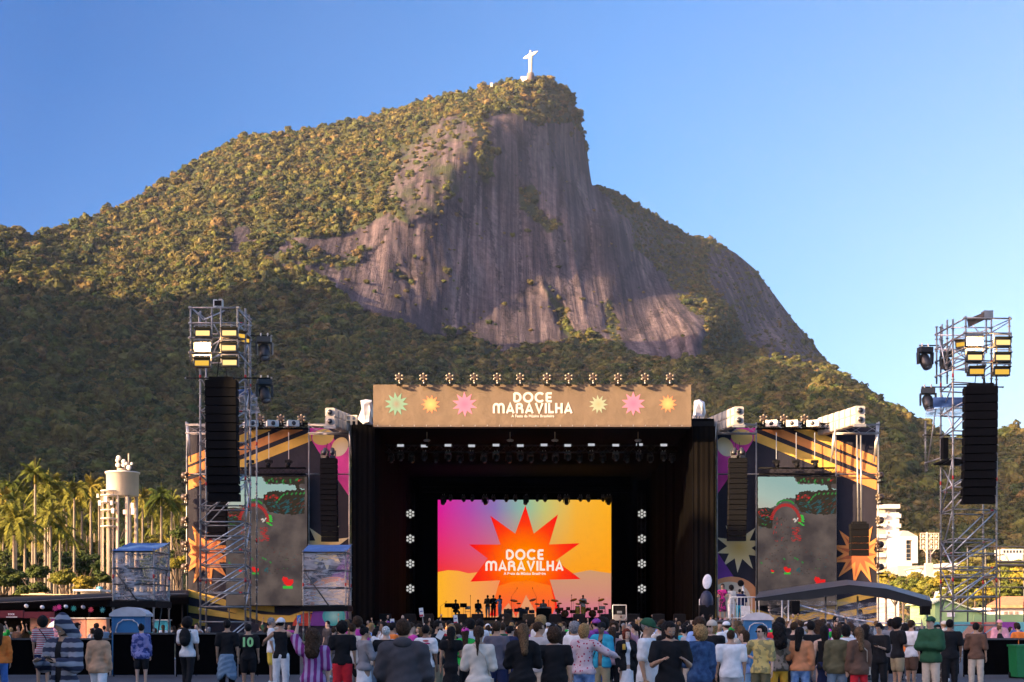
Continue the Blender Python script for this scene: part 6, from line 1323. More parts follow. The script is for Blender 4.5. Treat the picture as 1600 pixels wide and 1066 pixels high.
CM = {}; PHL = {'person in a grey and navy':'phone held by the person in the grey and navy hooded jacket','person with a big mass of':'phone raised by the person in the purple striped shirt'}
PHL = {k_[:24]:v_ for k_,v_ in PHL.items()}
def clothm(key, col, pat=None, col2=None):
    """fabric; pat draws stripes, checks or blotches in the weave"""
    if pat is None and key in CM: return CM[key]
    m = mat('fabric_'+key.replace(' ','_'), col, .85, scale=9, var=.12, spec=.2, bump=.7)
    if pat:
        nt = m.node_tree; N = nt.nodes; L = nt.links; b = N['Principled BSDF']; tc = N.new('ShaderNodeTexCoord'); mx = N.new('ShaderNodeMixRGB'); mx.inputs[1].default_value = (*col,1); mx.inputs[2].default_value = (*col2,1)
        cr = N.new('ShaderNodeValToRGB'); cr.color_ramp.interpolation = 'CONSTANT'; cr.color_ramp.elements[1].position = .5
        if pat in ('hstripe','vstripe','bands'):
            w_ = N.new('ShaderNodeTexWave'); w_.bands_direction = 'X' if pat=='vstripe' else 'Z'; w_.inputs['Scale'].default_value = {'hstripe':5.5,'vstripe':3.2,'bands':2.7}[pat]; w_.inputs['Distortion'].default_value = 1.2 if pat=='vstripe' else .3; L.new(tc.outputs['Object'],w_.inputs['Vector']); src = w_.outputs['Fac']
        elif pat == 'dots':
            w_ = N.new('ShaderNodeTexVoronoi'); w_.inputs['Scale'].default_value = 16; L.new(tc.outputs['Object'],w_.inputs['Vector']); src = w_.outputs['Distance']; cr.color_ramp.elements[0].color = (1,1,1,1); cr.color_ramp.elements[1].color = (0,0,0,1); cr.color_ramp.elements[1].position = .26
        else:
            w_ = N.new('ShaderNodeTexNoise'); w_.inputs['Scale'].default_value = {'camo':7,'leaf':9,'denim':14}[pat]; w_.inputs['Detail'].default_value = 2; L.new(tc.outputs['Object'],w_.inputs['Vector']); src = w_.outputs[0]
        if pat == 'bands':
            w2 = N.new('ShaderNodeTexWave'); w2.bands_direction = 'X'; w2.inputs['Scale'].default_value = 3.4; L.new(tc.outputs['Object'],w2.inputs['Vector']); ml = N.new('ShaderNodeMath'); ml.operation = 'MULTIPLY_ADD'; ml.inputs[1].default_value = .15; L.new(w2.outputs['Fac'],ml.inputs[0]); m3 = N.new('ShaderNodeMath'); m3.operation = 'MULTIPLY'; m3.inputs[1].default_value = .85; L.new(w_.outputs['Fac'],m3.inputs[0]); L.new(m3.outputs[0],ml.inputs[2]); src = ml.outputs[0]; cr.color_ramp.interpolation = 'LINEAR'; cr.color_ramp.elements[0].position = .40; cr.color_ramp.elements[1].position = .60
        if pat == 'denim': cr.color_ramp.interpolation = 'LINEAR'; cr.color_ramp.elements[0].position = .3; cr.color_ramp.elements[1].position = .7
        L.new(src,cr.inputs[0]); L.new(cr.outputs[0],mx.inputs[0]); L.new(mx.outputs[0],b.inputs['Base Color'])
    CM[key] = m; return m
C = {'white':(.80,.78,.78),'black':(.012,.012,.014),'grey':(.20,.19,.20),'dark grey':(.055,.05,.055),'light grey':(.36,.34,.34),'navy':(.014,.02,.06),'blue':(.05,.12,.32),'denim':(.13,.19,.26),'light denim':(.22,.34,.48),'light blue':(.28,.38,.66),'red':(.50,.02,.03),'orange':(.65,.16,.03),'rust':(.50,.20,.09),'tan':(.42,.25,.15),'yellow':(.65,.42,.06),'mustard':(.55,.28,.03),'green':(.02,.35,.05),'dark green':(.02,.07,.035),'olive':(.10,.09,.05),'pink':(.62,.28,.32),'magenta':(.5,.05,.28),'purple':(.20,.05,.24),'brown':(.11,.06,.04),'beige':(.46,.38,.30),'cream':(.58,.50,.42),'teal':(.03,.28,.40),'turquoise':(.05,.42,.48),'khaki':(.28,.22,.13),'lime':(.35,.65,.05)}
C = {k_:tuple(min(.82,c_*1.3) for c_ in v_) if k_ not in('white','black') else v_ for k_,v_ in C.items()}
def hand(mb, wr, d, pn, s, skin, curl=.5, side=1):
    """palm, four unequal bent fingers and a thumb; d runs along the hand, pn out of the palm"""
    d = Vector(d).normalized(); pn = Vector(pn); pn = (pn-d*pn.dot(d)).normalized(); u = d.cross(pn)*side; wr = Vector(wr)
    M = Matrix((u,pn,d)).transposed(); mb.ell(wr+d*.05*s,(.042*s,.017*s,.055*s),skin,8,6,M)
    for k,(off,L_) in enumerate(((-.030,.066),(-.010,.075),(.011,.070),(.030,.055))):
        p = wr+d*.088*s+u*off*s; dd = d; r = .0088*s
        for j in range(3):
            l = L_*s*(.45,.32,.23)[j]; q = p+dd*l; mb.tube(p,q,r,skin,5,r*.88); mb.ell(q,(r*.9,)*3,skin,5,4); p = q; r *= .88
            dd = (dd*math.cos(curl*.8)+pn*math.sin(curl*.8)).normalized()
    p = wr+d*.03*s-u*.036*s; q = p+(d*.7-u*.6+pn*.35).normalized()*.035*s; mb.tube(p,q,.011*s,skin,5,.0095*s); e = q+(d*.95-u*.1+pn*.35).normalized()*.03*s; mb.tube(q,e,.0095*s,skin,5,.008*s); mb.ell(e,(.008*s,)*3,skin,5,4)
ARMS = { # (upper-arm direction, forearm direction) for the right-hand side x>0; mirrored for the other
 'down':((.16,.02,-1),(.06,-.22,-1)), 'hip':((.62,.30,-.75),(-.75,-.25,-.30)), 'phone':((.22,-.25,-1),(-.38,-.85,.28)), 'hold':((.18,-.15,-1),(-.15,-1,-.05)),
 'up':((.45,-.45,.75),(-.15,-.35,1)), 'face':((.45,-.55,-.35),(-.45,-.25,.95)), 'out':((.75,-.3,-.55),(.35,-.75,-.2)), 'folded':((.25,-.2,-1),(-.95,-.45,.08)), 'pocket':((.34,.16,-1),(-.10,-.30,-1)), 'wave':((.8,-.1,.55),(.1,-.15,1)),'camera':((.38,-.62,-.25),(-.3,-.45,.9)), 'back':((.25,.35,-1),(-.3,.3,-1))}
LEGS = {'stand':(((.05,.0,-1),(.0,.03,-1)),((.05,.0,-1),(.0,.03,-1))),'relax':(((.10,-.04,-1),(.02,.10,-1)),((.03,.0,-1),(.0,.02,-1))),'walk':(((.03,-.33,-1),(.0,.06,-1)),((.03,.22,-1),(.0,.55,-1))),
 'sit':(((.12,-1,-.10),(.0,.06,-1)),((.12,-1,-.10),(.0,.06,-1)))}
def person(name_label, x, y, rz=0, H=1.7, sex='m', skin='tan', hair=('black','short'), top=('white','tee'), bottom=('black','trousers'), arms=('down','down'), legs='stand', shoes='black', head=(0,0), build=1.0, extra=(), res=.022, group=None, z0=0, lean=0, fat=0, face=True, at=None):
    """head = (yaw, pitch) in degrees; the figure faces -y before rz turns it"""
    k = H/1.75; S_ = SKINS[skin]; w_ = .93 if sex=='f' else 1.0; w_ *= build
    t = thing('person',name_label,'person',(x,y,z0),rz,group)
    V3 = lambda *a: np.array(a,float)
    sit = legs == 'sit'
    pelz = .93 if not sit else .52
    pel = V3(0,0,pelz); ln = lean; sp = V3(0,-math.sin(ln),math.cos(ln)); waist = pel+sp*.14; chest = pel+sp*.40; nb_ = pel+sp*.56; hc = pel+sp*.60+V3(0,-.015,.115); sh = .185*w_
    shs = [nb_+V3(s*sh,0,-.070) for s in (1,-1)]
    nrm = lambda v: np.array(v,float)/np.linalg.norm(v)
    arm = []
    for s,sh_,a in zip((1,-1),shs,arms):
        u,f = ARMS[a] if isinstance(a,str) else a; u = nrm((u[0]*s,u[1],u[2])); f = nrm((f[0]*s,f[1],f[2])); el = sh_+u*.285; wr = el+f*.245; arm.append((sh_,el,wr,f))
    lg = []; mz = 0
    for s,(th,ca) in zip((1,-1),LEGS[legs]):
        th = nrm((th[0]*s,th[1],th[2])); ca = nrm(ca); hp_ = pel+V3(.09*s*(1.05 if sex=='f' else 1),0,-.02); kn = hp_+th*.42; an = kn+ca*.42; lg.append((hp_,kn,an)); mz = an[2] if mz==0 else min(mz,an[2])
    dz = (.085-mz) if not sit else 0
    sh3 = V3(0,0,dz)
    pel,waist,chest,nb_,hc = [p+sh3 for p in (pel,waist,chest,nb_,hc)]; arm = [(a+sh3,b+sh3,c+sh3,f) for a,b,c,f in arm]; lg = [(a+sh3,b+sh3,c+sh3) for a,b,c in lg]
    yw,pt = R(head[0]),R(head[1]); Rm = np.array(Matrix.Rotation(yw,3,'Z')@Matrix.Rotation(pt,3,'X'))   # pitch > 0 looks down
    hd = lambda v: hc+Rm@np.array(v,float)
    def torso(G, g=0):
        f = seg(G,pel,waist,.135*w_+g+fat*.5,.115*w_+g+fat,1.35); f = smin(f,seg(G,waist+V3(0,-fat*.5,0),chest,.118*w_+g+fat,.150*w_+g+fat*.3,1.45),.06)
        f = smin(f,seg(G,shs[0]+sh3-V3(.05,0,0),shs[1]+sh3+V3(.05,0,0),.056+g,.056+g,1.1),.07); f = smin(f,seg(G,nb_+V3(.03,.01,.0),shs[0]+sh3,.045+g*.6,.045+g,1.0),.05); f = smin(f,seg(G,nb_+V3(-.03,.01,.0),shs[1]+sh3,.045+g*.6,.045+g,1.0),.05)
        if sex=='f': f = smin(f,np.minimum(elp(G,chest+V3(.068,-.085,-.02),(.062+g,.055+g,.062+g)),elp(G,chest+V3(-.068,-.085,-.02),(.062+g,.055+g,.062+g))),.04); f = smin(f,elp(G,pel+V3(0,.02,-.03),(.165+g,.115+g,.11+g)),.05)
        return f
    def armf(G, g=0, upto=2.0, r=(.052,.040,.036,.026)):
        f = None
        for a,b,c,_ in arm:
            q = seg(G,a,a+(b-a)*min(1,upto),r[0]*build+g,(r[0]+(r[1]-r[0])*min(1,upto))*build+g)
            if upto > 1: q = smin(q,seg(G,b,b+(c-b)*min(1,upto-1),r[2]*build*1.05+g,(r[2]+(r[3]-r[2])*min(1,upto-1))+g),.02)
            f = q if f is None else np.minimum(f,q)
        return f
    def legf(G, g=0, upto=2.0, r=(.088,.058,.054,.036)):
        f = None
        for a,b,c in lg:
            q = seg(G,a,a+(b-a)*min(1,upto),r[0]*w_+g+fat*.3,(r[0]+(r[1]-r[0])*min(1,upto))+g)
            if upto > 1: q = smin(q,seg(G,b,b+(c-b)*min(1,upto-1),r[2]+g,r[2]+(r[3]-r[2])*min(1,upto-1)+g),.03)
            f = q if f is None else np.minimum(f,q)
        return f
    def headf(G):
        Gl = (G-hc)@Rm; z3 = np.zeros(3)
        f = elp(Gl,(0,.012,.035),(.076,.096,.095)); f = smin(f,elp(Gl,(0,-.025,-.045),(.056,.066,.072)),.035)
        f = smin(f,seg(Gl,(0,-.088,.015),(0,-.104,-.018),.008,.014),.012)
        f = smin(f,np.minimum(elp(Gl,(.078,.01,-.005),(.010,.020,.032)),elp(Gl,(-.078,.01,-.005),(.010,.020,.032))),.008)
        f = smin(f,elp(Gl,(0,-.088,-.052),(.022,.012,.010)),.012)
        f = np.maximum(f,-np.minimum(elp(Gl,(.030,-.102,.012),(.016,.014,.010)),elp(Gl,(-.030,-.102,.012),(.016,.014,.010))))
        return f
    fl = []
    for (a,b,c) in lg: fl.append((c+V3(0,.02,-.045),c+V3(0,-.145,-.06)))
    def body(G):
        f = torso(G); f = smin(f,armf(G),.03); f = smin(f,legf(G),.04); f = smin(f,seg(G,nb_-V3(0,0,.03),hc+V3(0,.015,-.05),.058*w_**.5,.052),.03); f = smin(f,headf(G),.015)
        for a,b in fl: f = smin(f,seg(G,a,b,.036,.030),.02)
        return f
    pts = np.array([pel,hc,arm[0][1],arm[0][2],arm[1][1],arm[1][2],lg[0][1],lg[0][2],lg[1][1],lg[1][2],fl[0][1],fl[1][1]]); lo = pts.min(0)-.22; hi = pts.max(0)+.22; lo[2] = min(lo[2],-.05) if not sit else lo[2]
    part = [0]
    def grow(nm, fn, m, lo=lo, hi=hi, h=res):
        Vv,Fq = surface_nets(fn,lo,hi,h)
        if len(Fq)==0: return None
        return np_mesh(nm,Vv*k,Fq,m,t)
    bo = grow('body',body,S_)
    # hands, eyes and mouth join the one body mesh
    mb = MB()
    if res < .04:
        for s,(a,b,c,f) in zip((1,-1),arm):
            hand(mb,Vector(c*k),f,(-s*.9,-.25 if f[2]<-.5 else -.1,.1 if abs(f[2])>.5 else -1),k,S_,.55,s)
    else:
        for (a,b,c,f) in arm: mb.ell(Vector((c+f*.07)*k),(.034*k,.034*k,.05*k),S_,6,4)
    if face and res < .04:
        for s in (1,-1):
            e = Vector(hd((.030*s,-.086,.013))*k); mb.ell(e,(.013*k,.010*k,.009*k),mat('eye_white',(.6,.57,.54),.3,var=0),7,5); e2 = Vector(hd((.030*s,-.0955,.013))*k); mb.ell(e2,(.006*k,.003*k,.006*k),EYE,6,4)
            q = [Vector(hd((s*.014,-.099,.030))*k),Vector(hd((s*.032,-.100,.036))*k),Vector(hd((s*.047,-.088,.031))*k)]; mb.path(q,.0038*k,HAIRS[hair[0]] if hair[1]!='bald' else EYE,4)
        mb.ell(Vector(hd((0,-.098,-.053))*k),(.021*k,.006*k,.006*k),LIP,8,4,Matrix.Rotation(yw,3,'Z'))
    if mb.v:
        me = bo.data; tmp = mb.build('tmp'); bm = bmesh.new(); bm.from_mesh(me)
        n0 = len(me.materials); mm = {}
        for i,m_ in enumerate(mb.mats):
            if m_.name not in [x.name for x in me.materials]: me.materials.append(m_)
            mm[i] = [x.name for x in me.materials].index(m_.name)
        for p in tmp.data.polygons: p.material_index = mm[p.material_index]
        bm.from_mesh(tmp.data); bm.to_mesh(me); bm.free(); bpy.data.objects.remove(tmp)
    # ---- clothes
    kind = top[1]; tm = top[2] if len(top)>2 else clothm(top[0],C[top[0]]) if top[0] in C else CM[top[0]]
    g = {'tee':.014,'tank':.010,'shirt':.018,'sweater':.020,'jacket':.028,'hoodie':.042,'dress':.014,'crop':.014}[kind]
    sl = {'tee':.72,'tank':0,'shirt':1.0,'sweater':1.95,'jacket':1.93,'hoodie':1.95,'dress':.3,'crop':.55}[kind] if len(top)<4 else top[3]
    hem = {'tee':-.10,'tank':-.08,'shirt':-.10,'sweater':-.06,'jacket':-.13,'hoodie':-.12,'dress':-.52,'crop':.10}[kind]
    rs = random.Random(hash(name_label)%9999 if False else int(abs(x)*137+y*31)); ph = rs.uniform(0,6)
    wr_ = lambda G,a: a*1.3*(np.sin(G[...,0]*23+G[...,2]*31+ph)*np.sin(G[...,2]*19-G[...,1]*27+ph*2))
    def topf(G):
        f = torso(G,g); hz = pel[2]+hem
        if kind=='dress' or hem < -.09: f = smin(f,seg(G,pel+V3(0,0,.05),pel+V3(0,0,hem-.05),.13*w_+g+fat,(.15 if kind!='dress' else .22)*w_+g+fat,1.3),.05)
        if hem < 0 and kind!='dress': f = smin(f,legf(G,g+.014,.34,r=(.092,.064,.062,.048)),.04)
        if sl > 0: f = smin(f,armf(G,g+(.012 if sl<1.2 else .004),sl,r=(.055,.048,.044,.034)),.04)
        f = f+wr_(G,.0045+g*.08)
        f = np.maximum(f,hz-G[...,2]); cut = nb_[2]+.012-(.03 if kind in('tank','crop') else 0); f = np.maximum(f,G[...,2]-(cut if kind not in('hoodie','jacket') else cut+.03)) if not any(a in ('up','wave','camera','face') for a in arms if isinstance(a,str)) else np.maximum(f,np.where(np.abs(G[...,0])<.11,G[...,2]-cut,-1))
        if kind in ('tank',): f = np.maximum(f,np.abs(G[...,0])-(sh-.02))
        if kind=='jacket': f = np.maximum(f,-(np.maximum(np.abs(G[...,0])-.045,G[...,1]+.03)))
        # sleeves end square
        return f
    grow({'tee':'shirt','tank':'tank_top','shirt':'shirt','sweater':'sweater','jacket':'jacket','hoodie':'hoodie','dress':'dress','crop':'top'}[kind],topf,tm)
    if kind=='jacket' and 'open_dark' in extra: grow('undershirt',lambda G: np.maximum(np.maximum(torso(G,.012),pel[2]-.1-G[...,2]),G[...,2]-nb_[2]+.01),clothm('black',C['black']))
    if kind=='jacket' and 'open' in extra: grow('undershirt',lambda G: np.maximum(np.maximum(torso(G,.012),pel[2]+.0-G[...,2]),G[...,2]-nb_[2]+.01),clothm('white',C['white']))
    if kind=='hoodie' and 'hood_up' not in extra: grow('hood',lambda G: np.maximum(smin(elp(G,nb_+V3(0,.07,.02),(.115,.075,.07)),seg(G,nb_+V3(.09,-.03,-.0),nb_+V3(-.09,-.03,-.0),.03,.03),.05)+wr_(G,.004),-elp(G,nb_+V3(0,-.01,.09),(.07,.07,.12))),tm)
    bm_ = bottom[2] if len(bottom)>2 else clothm(bottom[0],C[bottom[0]]) if bottom[0] in C else CM[bottom[0]]
    bk = bottom[1]
    if kind != 'dress':
        wz = pel[2]+((.10 if sex=='f' else .06) if kind in ('crop','tank') else hem+.045)
        def botf(G):
            gg = {'trousers':.018,'jeans':.012,'wide':.032,'shorts':.028,'leggings':.006,'skirt':.01,'longskirt':.01}[bk]
            if bk in ('skirt','longskirt'):
                L_ = .42 if bk=='skirt' else .72; f = seg(G,pel+V3(0,0,.05),pel+V3(0,0,-L_),.14*w_+.012,.20,1.15); f = smin(f,torso(G,gg),.04)
                f = np.maximum(f,pel[2]-L_+.02-G[...,2])
            else:
                up = {'trousers':1.93,'jeans':1.93,'wide':1.95,'shorts':.78,'leggings':1.9}[bk]; f = smin(torso(G,gg*.8),legf(G,gg,up,r=(.092,.064,.062,.048 if bk!='wide' else .075)),.04)
                if bk=='shorts': pass
            f = f+wr_(G,.003); f = np.maximum(f,G[...,2]-wz); return f
        grow({'trousers':'trousers','jeans':'jeans','wide':'trousers','shorts':'shorts','leggings':'leggings','skirt':'skirt','longskirt':'skirt'}[bk],botf,bm_)
    shm = {'black':SHOE_B,'white':SHOE_W}.get(shoes) or mat('shoe_'+shoes,C[shoes],.6)
    for a,b in fl: grow('shoe',lambda G: np.maximum(smin(seg(G,a+V3(0,.01,.0),b+V3(0,-.01,0),.050,.044),elp(G,a+V3(0,.0,.03),(.05,.055,.05)),.02),-.003-(G[...,2]-(a[2]-.045))),shm,np.minimum(a,b)-.12,np.maximum(a,b)+.12,min(res,.03))
    # ---- hair and hats
    hcn,hs = hair
    if any(e.startswith(('cap:','beanie:')) for e in extra) and hs in ('short','curly'): hs = 'buzz'
    hm = HAIRS[hcn]; jt = random.Random(int(x*91+y*17)); p0 = jt.uniform(0,9)
    def fuzz(G,a,fq=60): return a*(np.sin(G[...,0]*fq+p0)*np.sin(G[...,1]*fq*1.1+p0)*np.sin(G[...,2]*fq*.9)+.5*np.sin(G[...,0]*fq*2.1)*np.sin(G[...,2]*fq*1.9+p0))
    def cap_(Gl,g,low=-.03):   # scalp shell open at the face
        f = elp(Gl,(0,.016,.040),(.078+g,.098+g,.097+g)); face_ = np.maximum(Gl[...,1]+.052, Gl[...,2]-.075); side = np.maximum(low-Gl[...,2], -Gl[...,1]-.03)
        return np.maximum(np.maximum(f,-np.maximum(-(-Gl[...,1]-.045),-(.075-Gl[...,2]))), np.where(Gl[...,1]<.02, (low+.03)-Gl[...,2], low-.04-Gl[...,2]))
    def hairf(G):
        Gl = (G-hc)@Rm
        if hs=='bald': f = np.maximum(cap_(Gl,.003,-.05),Gl[...,2]-.055)
        elif hs in ('short','buzz'): f = cap_(Gl,.012 if hs=='short' else .005)+fuzz(G,.002)
        elif hs=='bun': f = np.minimum(cap_(Gl,.010),elp(Gl,(0,.08,.12),(.05,.05,.045)))+fuzz(G,.003)
        elif hs=='pony': f = smin(cap_(Gl,.010),smin(seg(Gl,(0,.10,.05),(0,.14,-.10),.038,.034),seg(Gl,(0,.14,-.10),(0,.13,-.34),.034,.010),.03),.02)+fuzz(G,.003)
        elif hs=='long': f = smin(cap_(Gl,.018,-.06),seg(Gl,(0,.055,-.02),(0,.135,-.32),.085,.055,.9 if False else 1.0),.04)+fuzz(G,.006,48)
        elif hs=='bob': f = smin(cap_(Gl,.020,-.07),np.maximum(elp(Gl,(0,.03,-.02),(.10,.10,.12)),-np.maximum(-(-Gl[...,1]-.03),-(.075-Gl[...,2]))),.03)+fuzz(G,.005,48)
        elif hs=='curly': f = smin(cap_(Gl,.045,-.05),np.maximum(elp(Gl,(0,.055,.01),(.125,.11,.135)),-.035-Gl[...,1]),.03)+fuzz(G,.012,42)
        elif hs=='bigcurly': f = smin(cap_(Gl,.05,-.05),np.maximum(seg(Gl,(0,.06,.0),(0,.12,-.24),.135,.13),-.035-Gl[...,1]),.04)+fuzz(G,.017,38)
        return f
    if 'hood_up' not in extra: grow('hair',hairf,hm,np.array(hc)-.42 if hs in('long','pony','bigcurly') else np.array(hc)-.2,np.array(hc)+.25,min(res,.016) if res<.04 else .03)
    if 'beard' in extra: grow('beard',lambda G: (lambda Gl: np.maximum(smin(elp(Gl,(0,-.03,-.055),(.061,.068,.066)),elp(Gl,(0,-.03,-.055),(.061,.068,.066)),.01),np.maximum(Gl[...,2]+.035-.0,-Gl[...,1]*0+Gl[...,1]-.02)))((G-hc)@Rm),hm,np.array(hc)-.15,np.array(hc)+.1,.014)
    M4 = Matrix(Rm.tolist()); hk = lambda v: Vector(hd(v)*k)
    def acc(nm, m_): return m_.build(nm,t)
    for e in extra:
        if e == 'sunglasses':
            a = MB(); 
            for s in (1,-1): a.ell(hk((.031*s,-.104,.014)),(.026*k,.008*k,.019*k),SHADES,10,6,M4); a.tube(hk((.055*s,-.098,.018)),hk((.082*s,.0,.015)),.003*k,SHADES,4)
            a.tube(hk((-.01,-.108,.018)),hk((.01,-.108,.018)),.003*k,SHADES,4); acc('sunglasses',a)
        elif e.startswith('cap:'):
            c_ = e[4:]; hm2 = clothm(c_,C[c_]); grow('cap',lambda G: (lambda Gl: smin(np.maximum(elp(Gl,(0,.014,.045),(.099,.119,.108)),.035-Gl[...,2]),elp(Gl,(0,-.125,.045),(.068,.075,.010)),.012))((G-hc)@Rm),hm2,np.array(hc)-.22,np.array(hc)+.22,min(res,.014) if res<.04 else .03)
        elif e.startswith('beanie:'):
            c_ = e[7:]; grow('beanie',lambda G: (lambda Gl: np.maximum(elp(Gl,(0,.014,.050),(.102,.121,.116)),.030-Gl[...,2]))((G-hc)@Rm)+fuzz(G,.002),clothm(c_,C[c_]),np.array(hc)-.2,np.array(hc)+.22,min(res,.016) if res<.04 else .03)
        elif e == 'hood_up':
            grow('hood',lambda G: (lambda Gl: np.maximum(smin(smin(elp(Gl,(0,.03,.03),(.098,.125,.130)),elp(Gl,(0,.07,.13),(.045,.06,.05)),.06),seg(Gl,(0,.04,-.05),(0,.05,-.14),.095,.11),.05)+wr_(G,.003),-np.minimum(elp(Gl,(0,-.10,-.01),(.070,.11,.105)),1)))((G-hc)@Rm),tm,np.array(hc)-.35,np.array(hc)+.3,.015)
        elif e == 'phone':
            i = 0 if (arms[0] in('phone','up','camera','hold','wave')) else 1; a,b,c,f = arm[i]; p = Vector((c+f*.12)*k); q = MB(); q.cbox((0,0,0),(.075*k,.012*k,.150*k),mat('phone_black',(.015,.015,.018),.2),None); q.box((-.034*k,-.0095*k,-.07*k),(.034*k,-.0063*k,.07*k),emitm('phone_screen','3a5fae',.8)) if arms[i] in('up','camera') else None
            o_ = q.build('phone_in_hand'); o_.parent = t; o_.location = p; o_.rotation_euler = (R(-15 if arms[i] in('up','camera') else 55),0,R(180 if arms[i] in('up','camera') else 0))
            nm_ = o_; Mw = Matrix.Translation((x,y,z0))@Matrix.Rotation(rz,4,'Z')@Matrix.LocRotScale(o_.location,o_.rotation_euler,None); o_.parent = None; o_.location = Mw.translation; o_.rotation_euler = Mw.to_euler(); o_.name = 'phone'; tag(o_,PHL.get(name_label[:24],'phone in the hand of the person in black reading beside the barrier'),'phone')
        elif e.startswith('backpack:'):
            c_ = e[9:]; q = MB(); cx_ = chest+V3(0,.17,-.02); q.ell(Vector(cx_*k),(.15*k,.10*k,.23*k),clothm(c_,C[c_]),12,8); q.ell(Vector((cx_+V3(0,.08,-.08))*k),(.11*k,.05*k,.11*k),clothm(c_,C[c_]),10,6)
            for s in (1,-1): q.path([Vector((nb_+V3(.10*s,.08,-.04))*k),Vector((nb_+V3(.12*s,-.03,.015))*k),Vector((chest+V3(.13*s,-.135,.02))*k),Vector((chest+V3(.16*s,0,-.18))*k)],.018*k,clothm(c_,C[c_]),5)
            acc('backpack',q)
        elif e.startswith('bag:'):
            c_ = e[4:]; q = MB(); s = -1; b0 = pel+V3(s*.20,-.03,-.05); q.cbox(tuple(Vector(b0*k)),(.07*k,.20*k,.16*k),clothm(c_,C[c_])); q.path([Vector((b0+V3(0,.02,.07))*k),Vector((chest+V3(s*.10,.165,-.03))*k),Vector((nb_+V3(-s*.08,.075,.0))*k),Vector((nb_+V3(-s*.10,-.04,.0))*k),Vector((chest+V3(s*.02,-.17,-.03))*k),Vector((b0+V3(0,-.05,.07))*k)],.011*k,clothm(c_,C[c_]),5); acc('shoulder_bag',q)
        elif e.startswith('waist:'):
            c_ = e[6:]; grow('tied_jacket',lambda G: np.maximum(np.maximum(seg(G,pel+V3(0,.03,.04),pel+V3(0,.05,-.45),.17*w_,.24,1.25)+wr_(G,.014),np.maximum(pel[2]-.40-.15*np.abs(np.sin(G[...,0]*9))-G[...,2],G[...,2]-pel[2]-.06)),-.03-G[...,1]),clothm(c_,C[c_]))
        elif e.startswith('print:'):
            pass
    return t
def put(label, px, D, top_y=None, **kw):
    """stand a person on the ground below photo column px; height follows the photo's top row of the head"""
    if top_y is not None: kw['H'] = (CH+(HY-top_y)/F*D)/1.0
    kw['rz'] = R(kw.pop('turn',180)); return person(label, PX(px,D), D, **kw)
